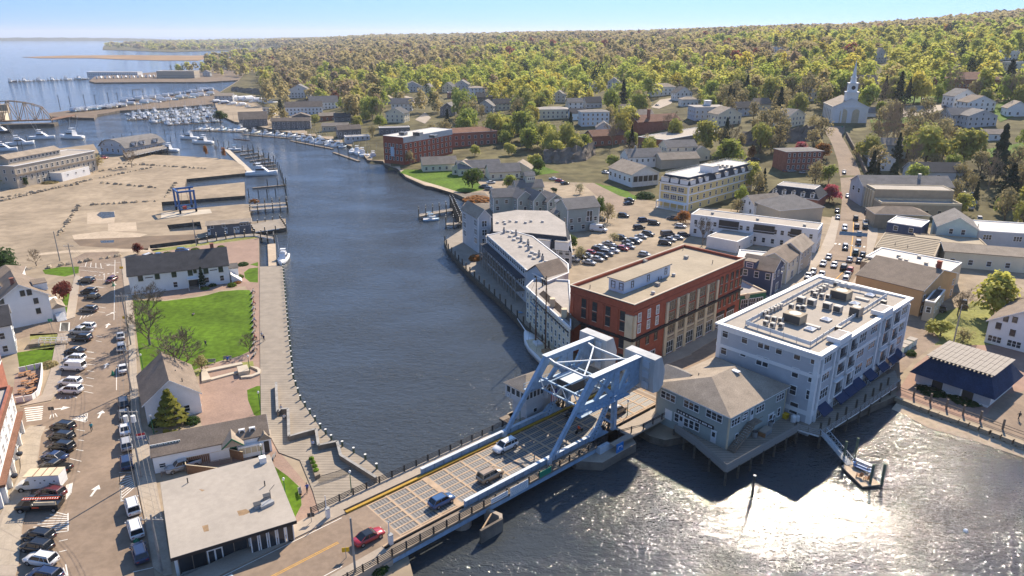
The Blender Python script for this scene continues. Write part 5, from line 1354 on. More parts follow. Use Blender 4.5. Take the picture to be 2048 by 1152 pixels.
for k,p in enumerate([(45,752),(56,749),(66,755),(50,768),(62,772),(72,765),(44,785),(58,788),(69,783)]):
 lab=['warm wooden table beside the terrace entrance','warm wooden table at the far wall of the dining terrace','warm wooden table in the far right corner of the terrace','warm wooden table by the hotel side of the terrace','warm wooden table in the middle of the dining terrace','warm wooden table halfway along the right terrace wall','warm wooden table in the near left corner of the terrace','warm wooden table at the near curved terrace wall','warm wooden table in the near right bend of the terrace'][k]
 if tb is None:
  tb=thing('dining_table',lab,'table',at(*p,LAND),.3,'terrace tables');q=MB();q.box(-.6,.6,-.4,.4,.7,.76,'wood_warm');q.build('tabletop',tb)
  for sx in(-.5,.5):
   for sy in(-.3,.3):q=MB();q.box(sx-.03,sx+.03,sy-.03,sy+.03,0,.7,'dark_metal');q.build('leg',tb)
  for sy in(-.65,.65):q=MB();q.box(-.5,.5,sy-.15,sy+.15,.42,.47,'wood_warm');q.box(-.45,-.4,sy-.1,sy+.1,0,.42,'dark_metal');q.box(.4,.45,sy-.1,sy+.1,0,.42,'dark_metal');q.build('bench_seat',tb)
 else:copy_thing(tb,at(*p,LAND),.3+.5*(k%3),lab,'terrace tables')
 # boatyard
b=Bld('pier_cottage','small dark blue grey shed with white doors at the water edge of the boatyard','building',(416,470),(503,463),None,LAND+3.5,wall='clap_dark',base=True,d=5.5);b.gable('x',.8,'shingle_tan',.4)
for p in((417,455),(451,452),(469,450),(475,449.5)):x,z=b.onface('F',*p);b.door('F',x,.9,2.1)
b.wp('F',[(424,453.5),(447,451),(483,447.5),(489,447),(495,446.5)],.9,1.1);b.vents([(455,431)],b.h+.7,'b')
b=Bld('timber_mill','long brown three storey shingled mill building with rows of white framed windows','building',(27,332),(188,301),None,LAND+10.6,wall='clap_tan',d=17.);b.flat('membrane',.25,'trim',.3,.35)
b.row('F',6.9,15,1.1,1.6,2.2,style='far');b.row('F',3.4,15,1.1,1.8,2.2,style='far');b.row('F',.6,15,1.1,1.7,2.2,style='far',skip=(0,1,2,6,7,8,9,10,11,12));b.row('C',6.9,4,1.1,1.6,style='far');b.row('C',3.4,4,1.1,1.6,style='far');b.fbox('eave_band','F',0,b.w,5.9,6.5,.5,'shingle_tan')
q=MB();q.box(3.,b.w*.68,6,13.,b.h-.3,b.h+2.6,'clap_tan');mo=q.build('monitor',b.root);q=MB();q.xprism([(5.4,b.h+2.5),(9.5,b.h+4.4),(13.6,b.h+2.5)],2.4,b.w*.68+.6,'shingle_tan');q.build('monitor_roof',mo)
fm,_=win_mesh(1.3,1.2,'far')
for i in range(13):link('window',fm,mo,mw=Matrix(((1,0,0,4.6+i*(b.w*.68-6)/12),(0,-1,0,6),(0,0,1,b.h+1.4),(0,0,0,1))))
b=Bld('mill_annex','low white flat roofed annex in front of the brown mill building','building',(126,363),(181,349),None,LAND+4.2,wall='white_paint',base=True,d=9.);b.flat('membrane',.2,'trim');b.row('F',2.3,3,.8,.8,4,style='far')
b=Bld('boat_club','grey boathouse with rounded gambrel roof and white dormers over the boat slips','building',(244,311),(202,305),(322,298),LAND+4.2,1.6,wall='clap_bluegrey',base=True)
ax='y' if b.d>b.w else 'x';b.gambrel(4.6,'shingle_grey',.8,ax);b.row('F',1.,5,1.4,2.,1.5,style='far');b.row('F',4.6,3,1.2,1.2,4.,style='far');b.row('C',.8,9,1.1,1.8,2,style='far')
for t in(.25,.45,.8):b.dormer('C',b.face('C')[3]*t,b.h+.8,2.2,1.8,2.5,-.6,'trim','shingle_grey','far')
deck_on_piles('club_deck','raised white railed deck on piles along the rounded boathouse','deck',[(246,306),(330,290),(334,296),(252,314)],3.6,rail=(0,2),pile_step=5)
tl=thing('boat_lift','blue four legged travelling boat hoist parked on the boatyard finger pier','boat hoist',at(361,427,LAND),at(393,423,LAND).xy.angle_signed(Vector((1,0)))*0+math.atan2((at(393,423)-at(361,427)).y,(at(393,423)-at(361,427)).x))
Lw=(at(393,423)-at(361,427)).length;Dp=8.
for x in(0,Lw):
 for y in(0,Dp):
  q=MB();q.box(x-.35,x+.35,y-.35,y+.35,1.2,8.6,'lift_blue');q.build('leg',tl);q=MB();q.tube((x-.3,y,.75),(x+.3,y,.75),.75,n=12,m='tyre');q.build('wheel',tl)
for y in(0,Dp):q=MB();q.box(-.4,Lw+(1.5 if y else.4),y-.3,y+.3,8.3,9.,'lift_blue');q.build('top_beam',tl);q=MB();q.box(0,Lw,y-.25,y+.25,1.2,1.7,'lift_blue');q.build('sill_beam',tl)
q=MB();q.box(-.3,.3,0,Dp,8.5,9.1,'lift_blue');q.build('cross_beam',tl);q=MB();q.box(1.2,2.6,-.6,.6,1.7,2.8,'door_red');q.build('engine_box',tl)
for x in(1.5,Lw-1.5):q=MB();q.tube((x,0,8.3),(x,4,3.0),.06,m='rust');q.tube((x,4,3.0),(x,Dp,8.3),.06,m='rust');q.build('sling',tl)
P0,P1=at(-60,252,2.),at(106,247,2.);rzb=math.atan2((P1-P0).y,(P1-P0).x);Ln=(P1-P0).length
rb=thing('railway_bridge','rusty pale steel truss railway swing bridge at the left edge of the river','bridge',(P0.x,P0.y,0),rzb)
q=MB();q.box(-10,Ln+2,-5,7,-1,2.2,'seawall');q.build('fender_pier',rb);q=MB();q.box(0,Ln,-2.5,2.5,4.6,5.4,'rust');q.build('deck',rb)
for y in(-2.6,2.6):
 n=10;hs=[0,9,12,14,15,15.5,15,14,12.5,10,0];q=MB()
 for i in range(n):
  x0,x1=Ln*i/n,Ln*(i+1)/n
  q.beam((x0,y,5+hs[i]),(x1,y,5+hs[i+1]),.5,.5,'rust_pale');q.beam((x1,y,5),(x1,y,5+hs[i+1]),.35,.35,'rust_pale');q.beam((x0,y,5+(hs[i]if i%2 else 0)),(x1,y,5+(0 if i%2 else hs[i+1])),.4,.4,'rust_pale')
 q.build('side_truss',rb)
q=MB();[q.beam((Ln*i/10,-2.6,5+h_),(Ln*i/10,2.6,5+h_),.3,.3,'rust')for i,h_ in enumerate([0,9,12,14,15,15.5,15,14,12.5,10,0])if h_];q.build('sway_bracing',rb)
q=MB();q.box(Ln*.18,Ln*.4,6,16,4,11,'clap_cream');q.box(Ln*.17,Ln*.41,5.5,16.5,11,11.4,'membrane_tan');q.build('control_house',rb)
q=MB();a0=at(106,238,4)-P0;c_,s__=math.cos(-rzb),math.sin(-rzb)
q.build('trestle_mark',rb)if 0 else None
tr_=deck_on_piles('railway_trestle','short dark timber trestle linking the swing bridge to the causeway','trestle',[(104,236),(150,228),(150,231),(104,240)],4.5,m='rust',fascia='rust',pile_step=6)
b=Bld('railway_hut','flat roofed tan hut behind the railway swing bridge','building',(16,207),(-40,209),None,9,2.,wall='stone_tan',d=10);b.flat('membrane_tan',.2,'trim')
for k,(x,y,t)in enumerate([(121,220,195),(142,217,196),(171,214,192),(192,210,192),(218,206,187),(237,206,187),(268,203,186),(288,200,182),(312,196,178),(368,190,176),(395,187,172)]):
 simple('catenary_mast','dark railway mast on the causeway, %s from the left'%(['first']+ORD[1:]+['last'])[k],'mast',(x,y),1.8,lambda q,yy=y,tt=t:(q.tube((0,0,0),(0,0,(yy-tt)*.55),.3,.25,n=6,m='dark_metal'),q.beam((-1.5,0,(yy-tt)*.52),(1.5,0,(yy-tt)*.52),.2,.2,'dark_metal')),0,'railway masts along the causeway')
q0,q1=at(268,203,1.8),at(288,200,1.8);simple('signal_gantry','dark goal post railway gantry on the causeway','gantry',(268,203),1.8,lambda q:(q.tube((0,0,0),(0,0,12),.3,m='dark_metal'),q.tube((q1.x-q0.x,q1.y-q0.y,0),(q1.x-q0.x,q1.y-q0.y,12),.3,m='dark_metal'),q.beam((0,0,12),(q1.x-q0.x,q1.y-q0.y,12),.4,.6,'dark_metal')))
deck_on_piles('timber_pier','grey plank pier with piles beside the blue grey pier cottage','pier',[(500,449),(560,437),(572,455),(508,464)],LAND+.05,pile_top=2.8,pile_step=3.4)
deck_on_piles('timber_pier','broken twin plank pier on tall piles at the tip of the boatyard finger','pier',[(500,409),(574,404),(574,407),(500,413)],LAND+.3,pile_top=4.,pile_step=3.)
deck_on_piles('timber_pier','lower plank walkway on tall piles below the broken twin pier','pier',[(500,417),(575,411),(575,414),(500,421)],LAND+.3,pile_top=3.4,pile_step=3.)
deck_on_piles('walkway','long narrow plank walkway crossing the creek mouth below the pier cottage','walkway',[(395,482),(470,470),(510,467),(548,474),(548,478),(508,471),(470,474),(396,486)],LAND+.4,pile_top=3.6,pile_step=3.6)
deck_on_piles('float','tan floating dock between slip wall and the moored white patrol boat','dock',[(535,488),(551,487),(553,531),(537,532)],.7,m='sand',pile_top=None,pile_step=7)
# right bank buildings
b=PB('cream_waterfront_building','cream clapboard building with blue shutters squeezed between wharf and brick block','building',[(1053,573),(1070,556),(1138,560),(1141,600),(1141,655)],10.6,wall='clap_cream');b.flat('membrane_grey',.5,'trim')
for z in(6.6,3.9,1.4):b.row(4,z,12,.95,1.4,1.2,style='teal')
b.fbox('name_sign',4,3,9,6.0,6.4,.1,'banner_blue');b.vents([(1108,574),(1123,570),(1130,577),(1096,590)],b.h-.4,'b')
for p in((1085,572),(1090,569)):q=MB();q.tube((0,0,0),(0,0,1.6),.18,n=8,m='black_iron');q.tube((0,0,1.6),(0,0,1.9),.3,n=8,m='black_iron');l_=b.loc(at(*p,10.2));q.build('flue',b.roof,loc=(l_.x,l_.y,b.h-.4))
q=MB();a,dr,nm,L=b.face(4);e0,e1=a-nm*.4+Vector((0,0,b.h)),a+dr*L-nm*.4+Vector((0,0,b.h));k=-nm
q.mesh([a+dr*5+nm*.3+Vector((0,0,b.h-1.6)),a+dr*L*.98+nm*.3+Vector((0,0,b.h-1.6)),a+dr*L*.98-nm*2.6+Vector((0,0,b.h+.4)),a+dr*5-nm*2.6+Vector((0,0,b.h+.4))],[(0,1,2,3),(3,2,1,0)],'shingle_brown');q.build('mansard_slope',b.roof)
for t in(.5,.75):p=a+dr*L*t-nm*1.4;b.box('chimney',p.x-.6,p.x+.6,p.y-.6,p.y+.6,b.h-1,b.h+1.6,'stone_cream')
b=PB('waterfront_condominium','long grey waterfront condominium with pale tapering roof and balcony deck over the wharf','building',[(974,470),(1050,537),(1095,562),(1137,545),(1136,527),(1065,472),(1020,460)],11.0,wall='clap_grey');b.flat('membrane_grey',.25,'trim')
b.row(0,8.0,22,1.25,1.6,.9,style='far');b.row(0,4.2,20,1.2,1.7,1.,style='far');b.row(0,1.0,9,.9,.9,1.5,style='far')
b.row(1,7.6,3,1.5,1.8,2,style='far');b.row(4,8.,12,1.,1.4,2,style='far')
a,dr,nm,L=b.face(0);q=MB();q.box(0,L,0,2.4,3.3,3.5,'timber');q.box(0,L,0,2.4,6.9,7.05,'shingle_slate')
for i in range(14):q.box(i*L/13.5,i*L/13.5+.2,2.2,2.4,0,6.9,'weathered');q.beam((i*L/13.5,.1,6.9),(i*L/13.5+2.,2.3,5.2),.1,.1,'weathered')
q.box(0,L,2.35,2.42,4.3,4.4,'weathered');q.build('balcony_deck',b.root,mw=b.fmat(0,0,0))
q=MB();ge=b.loc(at(1072,548,11.));q.xprism([(-3.4,-2),(-3.4,.2),(0,2.6),(3.4,.2),(3.4,-2)],0,7,'clap_bluegrey');q.xprism([(-3.8,0),(0,2.75),(3.8,0),(3.8,.15),(0,2.95),(-3.8,.15)],-.4,8.5,'shingle_brown');q.build('end_gable',b.root,loc=(ge.x,ge.y,b.h-.3),rz=.75)
b.vents([(1008,463),(1016,461),(1026,463),(1032,468),(1020,471),(1036,474),(1042,480),(1049,483),(1028,478),(1056,487),(1062,492),(1041,491),(1057,497),(1064,503),(1071,506),(1078,510),(1060,510),(1068,515),(1085,517),(1092,522)],b.h-.2)if 0 else None
for i,p in enumerate([(1008,466),(1016,464),(1026,466),(1032,471),(1020,474),(1036,477),(1042,483),(1049,486),(1028,481),(1056,490),(1062,495),(1041,494),(1057,500),(1064,506),(1071,509),(1078,513),(1060,513),(1068,518),(1085,520),(1092,525)]):
 l_=b.loc(at(*p,10.8));q=MB()
 if i%3:q.tube((0,0,0),(0,0,.35),.55,n=10,m='membrane_white');q.dome((0,0,.35),.7,.7,.3,'membrane_white',10,2)
 else:q.cbox((0,0,0),.8,.8,1.3,'grey_metal');q.tube((0,0,1.3),(0,0,1.9),.2,m='dark_metal')
 q.build('roof_vent',b.roof,loc=(l_.x,l_.y,b.h-.2))
b=Bld('corner_tower','narrow tall grey gabled tower block at the wharf corner','building',(957,507),(976,500),(926,485),LAND+12.2,wall='clap_grey',base=True)
b.gable('x' if b.w>b.d else 'y',2.4,'shingle_tan',.4);b.corners();[b.row('C',z,2,2.2,1.9,2.2,style='triple')for z in(9.,6.,3.)];[b.row('F',z,1,1.6,1.9,1,style='double')for z in(9.,6.,3.)]
b=PB('mansard_condominium','grey condominium with dark mansard slopes and wide white dormers behind the long block','building',[(975,449),(975,492),(1062,496),(1144,505),(1140,470),(1100,442),(1030,440)],6.4,wall='clap_grey');b.flat('membrane_grey',.1,'trim')
q=MB();pp=[p for p in b.P];c=sum(pp,Vector())/len(pp);lo=[Vector((p.x,p.y,b.h))for p in pp];hi=[Vector((*(p.lerp(c,.13)).xy,b.h+4.2))for p in pp];n=len(pp)
q.mesh(lo+hi,[(i,(i+1)%n,(i+1)%n+n,i+n)for i in range(n)],'shingle_slate');q.prism([(p.x,p.y)for p in hi],b.h+4.2,b.h+4.35,'membrane_grey');q.build('mansard_roof',b.roof)
for i_,ts in((1,(.12,.5,.88)),(2,(.3,.75))):
 for t in ts:b.dormer(i_,b.face(i_)[3]*t,b.h+.3,4.4,2.7,3.,-.2,'trim','membrane_grey','triple',peak=0,ww=3.2,wh=1.6)
b.row(1,1.,8,1.2,1.7,2,style='far');b.row(2,1.2,7,1.3,1.8,1.5,style='far');b.row(2,3.9,6,1.3,1.5,1.5,style='far')
for p in((995,447),(1008,445),(1020,444),(1033,445),(1051,447),(1062,444),(1085,445),(1010,449)):l_=b.loc(at(*p,10.7));q=MB();q.tube((0,0,0),(0,0,.5),.5,n=10,m='membrane_white');q.dome((0,0,.5),.65,.65,.25,'membrane_white',10,2);q.build('roof_vent',b.roof,loc=(l_.x,l_.y,b.h+4.3))
G_='sage inn buildings'
def inn(label,p,w,d,h,rot,axis,rise=2.6,extra=()):
 b=Bld.place('inn_building',label,'building',p,w,d,h,rot,'clap_sage',G_);b.gable(axis,rise,'shingle_grey',.4);b.corners(wd=.22)
 b.row('F',3.6,max(2,int(w/3)),1.2,1.5,1.5);b.row('F',.9,max(1,int(w/4)),1.3,1.6,1.8);b.row('R',3.6,2,1.1,1.5,2);b.row('L',3.6,2,1.1,1.5,2);b.row('L',.9,2,1.1,1.5,2);return b
inn('sage grey inn building with brown roof at the left end of the gabled cluster',(1013,424),11,8,6.4,12,'x')
inn('sage grey inn building with camera facing gable, second from left of the cluster',(1050,426),7,13,6.4,28,'y')
inn('small sage grey inn building with steep gable in the middle of the cluster',(1080,428),6,11,6.0,28,'y',3.)
inn('sage grey inn building with half round attic window, right of middle in the cluster',(1112,428),8,9,5.4,28,'y',2.6).dormer('F',4,5.2,2.,1.2,.4,-.3,'trim','shingle_grey')
b=inn('tall sage grey inn building with overhanging upper storeys at the right end of the cluster',(1166,462),13,10,8.8,22,'x',2.8);b.win('F',9.,5.4,2.2,4.,'double')
b=inn('sage grey inn building with lookout cupola behind the gabled cluster',(1060,404),12,7,6.4,15,'x');b.box('cupola',4.5,8.5,2,5.5,7.,11.2,'clap_sage');q=MB();q.xprism([(1.5,11.1),(3.75,12.6),(6,11.1)],4,9,'shingle_grey');q.build('cupola_roof',b.roof);b.win('F',6.5,10.2,3.2,1.,'quad')
b=Bld.place('stair_pavilion','small sage gabled glass fronted pavilion in front of the tall inn building','building',(1124,456),5,5,5.6,20,'clap_sage');b.gable('y',1.6,'shingle_grey',.4);b.win('F',2.5,4.4,3.6,1.8,'teal')
b=Bld('yellow_hotel','four storey yellow hotel with white bands, dark mansard and rooftop terrace','building',(1384,421),(1317,413),(1510,384),LAND+10.6,wall='clap_yellow',base=True)
b.mansard(3.2,1.2,'shingle_slate','membrane_white');W,D,Hh=b.w,b.d,b.h;b.corners(wd=.6)
for z in(3.1,6.7,10.0):b.trimline(z,.55,.07)
Lf,Lc=b.face('F')[3],b.face('C')[3];LF='F' if Lf<Lc else 'C';RF='C' if LF=='F' else 'F'
for z in(4.2,7.7):b.row(LF,z,3,2.6,1.7,3.5,style='triple');b.row(RF,z,11,1.1,1.7,2.5)
b.row(RF,.9,8,1.,1.5,3)
for t in(.17,.5,.83):b.dormer(LF,b.face(LF)[3]*t,Hh+.3,3.6,2.,1.4,-.25,'trim','membrane','triple',.25,2.4,1.3)
for t in(.05,.16,.25,.42,.55,.7,.82,.94):b.dormer(RF,b.face(RF)[3]*t,Hh+.3,2.2 if t not in(.05,.42,.94)else 3.4,2.,1.4,-.25,'trim','membrane','double',.3)
q=MB();Lx=b.face(LF)[3];q.box(0,Lx,0,2.2,2.9,3.1,'trim');q.box(0,Lx,2.0,2.15,1.1,1.25,'trim');q.box(0,Lx,0,2.2,-.1,.2,'trim')
for i in range(5):q.box(i*(Lx-.3)/4,i*(Lx-.3)/4+.3,1.9,2.2,0,2.9,'trim')
for i in range(40):q.box(i*Lx/40,i*Lx/40+.06,2.05,2.1,.2,1.1,'trim')
q.build('porch',b.root,mw=b.fmat(LF,0,0));zr=Hh+3.25
for k in range(16):p=b.loc(at(1432+k*4.4,336-(k%2)*3+k*.4,b.zb+zr));b.acunit(p.x,p.y,zr,.9,.9,1.1,'membrane_white')if.5<p.x<W-.5 and.5<p.y<D-.5 else None
p=b.loc(at(1418,343,b.zb+zr));q=MB();q.cbox((0,0,0),6,5,2.6,'clap_white');q.cbox((0,0,2.6),6.5,5.5,.2,'membrane_white');q.build('penthouse',b.root,loc=(p.x,p.y,zr))
q=MB();i_=1.3
for z in(.5,1.):[q.beam((x0,y0,zr+z),(x1,y1,zr+z),.05,.05,'steel_pale')for x0,y0,x1,y1 in((i_,i_,W-i_,i_),(W-i_,i_,W-i_,D-i_),(i_,i_,i_,D-i_),(i_,D-i_,W-i_,D-i_))]
q.build('roof_railing',b.root)
b=Bld('white_row_block','long white two storey block with pale flat roof and recessed rear balconies','building',(1637,459),(1382,428),(1655,447),LAND+8.,wall='clap_white');b.flat('membrane',.25,'trim')
LF='F' if b.face('F')[3]>b.face('C')[3]else 'C';RF='C' if LF=='F' else 'F';LL=b.face(LF)[3]
b.row(LF,4.6,18,1.,1.5,2,style='far');b.row(LF,1.2,14,1.,1.6,2,style='far');b.row(RF,4.6,5,1.1,1.7,1.5,style='far');b.row(RF,.6,3,2.,2.2,2.,style='far')
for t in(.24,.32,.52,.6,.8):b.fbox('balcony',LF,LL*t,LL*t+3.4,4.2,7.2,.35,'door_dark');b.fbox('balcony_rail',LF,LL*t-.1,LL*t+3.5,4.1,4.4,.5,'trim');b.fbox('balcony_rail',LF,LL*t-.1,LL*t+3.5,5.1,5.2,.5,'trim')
b.vents([(1425,428),(1515,440),(1565,452),(1609,452)],b.h-.2,'b')
b=Bld('white_rear_annex','low white windowless annex with pale flat roof behind the white row block','building',(1478,482),(1414,472),(1511,466),LAND+4.,wall='white_paint');b.flat('membrane',.2,'trim');b.row('C',1.,2,.9,1.2,2,style='far')
def shop(label,a,bb,c,h,wall,roof,rise,axis=None,nw=4,base=False):
 b=Bld('shop_building',label,'shop',a,bb,c,LAND+h,wall=wall,base=base)
 ax=axis or('x' if b.w>b.d else 'y')
 if rise:b.gable(ax,rise,roof,.35)
 else:b.flat(roof,.4,'trim')
 b.corners(wd=.25)
 for f in 'FC':
  L=b.face(f)[3];n=max(1,int(L/3));b.row(f,h-2.4,n,1.1,1.6,1.4)
  if f=='C':b.row(f,.5,max(1,n//2),2.2,2.2,2.,style='shop')
 return b
b=shop('dark navy shop with brown roof and white trimmed windows, nearest the brick block',(1546,545),(1482,532),(1567,528),7.2,'clap_navy','shingle_brown',2.4,'x');b.dormer('F',b.w*.3,b.h+.2,3.,1.8,3,-1.,'clap_navy','shingle_brown',peak=0)
shop('shop with low brown hip roof and pink upper wall, second up the left pavement',(1575,527),(1520,516),(1597,508),6.6,'clap_cream','shingle_brown',2.2,'y')
shop('shop with warm brown gable and street balcony, third up the left pavement',(1601,506),(1556,497),(1625,487),7.,'clap_tan','shingle_tan',2.4,'y')
b=Bld('single_storey_shop','single storey dark green fronted shop with flat brown roof beside the brick block','shop',(1531,581),(1478,590),(1478,556),LAND+4.2,wall='awning_green');b.flat('membrane_grey',.4,'stone_cream');b.row('F',.4,3,2.,2.2,2,style='shop');b.row('C',.4,3,2.,2.2,2,style='shop')
q=MB();q.tube((0,0,0),(0,-.15,0),.8,n=14,m='stone_cream');q.build('round_sign',b.root,loc=(b.w*.3,-.05,3.6))
b=Bld('roof_infill','low building with pale membrane roof wedged between the pavement shops and annex','building',(1545,520),(1475,513),(1560,506),LAND+5.,wall='stone_tan');b.flat('membrane_white',.3,'trim')
b=Bld.place('village_building','white gabled house with brown roof behind the white row block','house',(1535,430),14,9,4.6,20,'clap_white');b.gable('x',3.,'shingle_tan',.4);b.row('F',1.,4,1.,1.5,2,style='far');b.row('L',1.,2,1,1.5,2,style='far');b.row('L',4.2,2,.9,1.2,3,style='far')
b=Bld.place('shop_building','shop with big dark hip roof on the corner of the hill street','shop',(1600,445),20,16,5.4,18,'clap_tan');b.hip(4.,'shingle_grey',.5);b.row('R',1,4,1.6,2.,2,style='far')
b=Bld('brick_bank','red brick bank with white dormers in its dark roof and a white pedimented door','building',(1636,400),(1537,388),(1655,388),LAND+5.,wall='brick_dull');b.mansard(3.6,2.4,'shingle_slate','membrane_grey',.3)
LF='F' if b.face('F')[3]>b.face('C')[3]else 'C';LL=b.face(LF)[3];b.row(LF,.9,5,1.4,2.,2.5,skip=(2,),style='far');[b.dormer(LF,LL*t,b.h+.5,1.6,1.8,2,-.1,'trim','shingle_slate','far',.5)for t in(.12,.31,.5,.69,.88)]
x=LL*.5;q=MB();q.box(x-1.4,x+1.4,0,.5,0,3.2,'trim');q.box(x-.8,x+.8,.5,.55,0,2.6,'door_dark');q.xprism([(x-1.7,3.2),(x+1.7,3.2),(x,4.3)],0,.7,'trim','y');q.build('portico',b.root,mw=b.fmat(LF,0,0))
b=Bld.place('brick_house','square three storey dull brick house with white windows beside the hill street','house',(1605,341),20,12,9.5,10,'brick_dull');b.hip(1.2,'shingle_grey',.4);[b.row('F',z,7,1.,1.7,1.8,style='far')for z in(1.,4.1,7.)];[b.row('R',z,3,1.,1.7,1.8,style='far')for z in(1.,4.1,7.)]
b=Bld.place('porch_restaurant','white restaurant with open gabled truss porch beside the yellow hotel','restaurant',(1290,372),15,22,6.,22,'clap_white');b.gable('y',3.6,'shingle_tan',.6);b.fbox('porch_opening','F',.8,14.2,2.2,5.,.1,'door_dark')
for i in range(6):b.fbox('porch_post','F',.4+i*2.75,.7+i*2.75,0,6.,.3,'trim')
b.fbox('porch_rail','F',.4,14.6,1.9,2.3,.3,'trim');b.row('L',2.2,5,1.5,1.8,2,style='far')
b=Bld.place('village_building','white house with grey roof and chimney left of the porch restaurant','house',(1290,336),20,11,6.,14,'clap_white');b.gable('x',3.6,'shingle_grey',.4);b.chimney(6,5,8,11,'grey_metal',.7);b.row('F',3.4,6,1,1.4,2,style='far');b.row('L',3.4,3,1,1.4,2,style='far')
b=Bld.place('village_building','low brown roofed building tucked behind the yellow hotel','building',(1360,335),22,10,4.5,14,'clap_tan');b.gable('x',2.8,'shingle_tan',.4)
b=Bld.place('village_building','pale pink three storey gabled house in front of the red brick factory','house',(1362,325),18,10,8.4,14,'clap_cream');b.gable('x',3.,'shingle_grey',.3);[b.row('L',z,3,1,1.5,1.8,style='far')for z in(1,3.8,6.4)];[b.row('F',z,4,1,1.4,2,style='far')for z in(3.8,6.4)]
b=Bld.place('village_building','small cream gabled house right of the pink house','house',(1402,322),10,9,5.,14,'clap_cream');b.gable('y',3.,'shingle_grey',.3);b.row('F',1,2,1,1.4,2,style='far')
b=Bld('brick_factory','long red brick factory with dark upper storey and pale flat roof on the hillside','building',(1315,322),(1274,312),(1482,288),LAND+11.5,wall='brick_dull',base=True);b.flat('membrane',.3,'trim');LF='F' if b.face('F')[3]>b.face('C')[3]else 'C';LL=b.face(LF)[3]
b.fbox('upper_storey',LF,0,LL,7.6,11.2,.12,'clap_dark');b.row(LF,1.6,20,1.4,1.8,3,style='far');b.row(LF,4.8,20,1.4,1.8,3,style='far');b.row(LF,8.6,9,2.4,1.6,4,style='far');b.row('F' if LF=='C' else 'C',4.8,4,1.4,1.8,2,style='far');b.vents([(1330,281),(1350,277),(1375,275),(1400,271),(1430,267)],b.h-.2,'b')
b=Bld.place('brick_chapel','brown brick building with tall square chimney above the red factory','building',(1318,262),34,14,6.5,25,'brick_dull');b.gable('x',3.6,'shingle_red',.5);b.chimney(10,3,7,14,'brick_dull',1.6)
b=Bld.place('village_building','brown roofed brick house left of the red factory','house',(1225,290),28,12,6.,20,'brick_dull');b.gable('x',3.,'shingle_red',.5);b.row('F',1,6,1.2,1.5,2,style='far')
b=Bld('brick_mill','four storey red brick mill with grey top floor and white roof at the water edge','building',(800,333),(769,326),(898,312),LAND+15.5,wall='brick',base=True);b.flat('membrane_white',.2,'trim');LF='F' if b.face('F')[3]>b.face('C')[3]else 'C';LL=b.face(LF)[3];SF='F' if LF=='C' else 'C'
b.fbox('top_storey',LF,0,LL,12.2,15.3,.1,'clap_grey');b.row(LF,13.,11,1.2,1.4,2,style='far');[b.row(LF,z,11,1.3,2.,2,style='far')for z in(9.3,6.,2.4)];[b.row(SF,z,5,1.2,2.,2,style='far')for z in(9.3,6.,2.4)];b.fbox('mural',SF,b.face(SF)[3]*.35,b.face(SF)[3]*.52,4.4,9.6,.15,'clap_paleblue')
b.acunit(8,8,b.h-.1,4,3,1.6);b.acunit(18,9,b.h-.1,5,3,2.2,'membrane_white');b.acunit(30,8,b.h-.1,4,3,1.6)
b=Bld.place('brick_apartments','brown brick apartment building with low hip roofs behind the red mill','building',(945,292),34,14,8.6,24,'brick_dull');b.hip(2.4,'shingle_red',.5);[b.row('F',z,8,1.5,1.8,2,style='far')for z in(1.,4.8)]
for p,w,d,lab in(((880,342),18,9,'cream cottage with brown gable roof nearest the red mill'),((925,350),11,8,'low cream cottage with skylit roof left of the round green tree'),((960,350),22,10,'cream building with wide grey roof behind the round green tree'),((1010,358),16,10,'cream building with white gable end right of the round green tree'),((1040,352),11,9,'small cream gabled wing at the right end of the cottages')):
 b=Bld.place('waterside_cottage',lab,'cottage',p,w,d,3.8,14 if w>12 else-10,'clap_cream','cream waterside cottages');b.gable('x' if w>12 else 'y',3.2,'shingle_grey' if 'grey' in lab or 'white' in lab else 'shingle_tan',.5);b.row('F',.8,max(2,int(w/3.5)),1.1,1.5,1.8,style='far');b.row('R',.8,2,1,1.4,2,style='far')
 if 'skylit' in lab:b.box('skylight',3,7,1.,3.6,5.3,5.5,'skylight')
 # right hand blocks
b=Bld('orange_block','long ochre walled building with broad dark brown roof on the right of Main Street','building',(1824,640),(1705,598),(1893,600),LAND+7.,wall='clap_orange',base=True);b.gable('x',3.2,'shingle_brown',.3);b.wp('F',[(1800,604),(1795,625)],1.1,1.5,'blind');b.chimney(b.w-1.5,b.d*.55,b.h+1,b.h+5,'brick',1.);b.row('R',1.,3,1,1.5,1.5);b.row('R',4,3,1,1.5,1.5)
b=Bld('ochre_wing','small ochre wing with flat dark roof at the end of the long ochre building','building',(1872,632),(1842,640),(1892,606),LAND+5.4,wall='clap_tan',base=True);b.flat('shingle_dark',.3,'trim');b.row('C',2.4,4,1.,1.4,1.2);b.row('F',2.4,2,1.,1.4,1.2)
b=Bld('tan_roof_shop','shop with flat tan roof and roof hatches behind the dark brown roof','shop',(1884,560),(1722,522),(1900,545),LAND+6.,wall='stone_tan');b.flat('membrane_tan',.3,'stone_tan');b.vents([(1784,535),(1830,537),(1760,522)],b.h-.25,'b')
b=Bld('white_roof_shop','shop with bright white flat roof crowded with vents on the right of Main Street','shop',(1897,545),(1731,512),(1900,520),LAND+6.5,wall='stone_cream');b.flat('membrane_white',.3,'trim');b.vents([(1797,514),(1812,523),(1838,516),(1852,529),(1882,518),(1875,532),(1800,520)],b.h-.25,'bb')
b=Bld('tan_ribbed_shop','shop with long ribbed tan roof between white roof and navy house','shop',(1868,518),(1748,495),(1882,484),LAND+6.,wall='stone_tan');b.flat('membrane_tan',.25,'stone_tan');[b.box('roof_seam',.5,b.w-.5,1.5+i*2.2,1.6+i*2.2,b.h-.22,b.h-.1,'shingle_tan')for i in range(max(1,int(b.d/2.2)-1))];b.vents([(1790,490),(1815,495),(1770,500)],b.h-.2,'p')
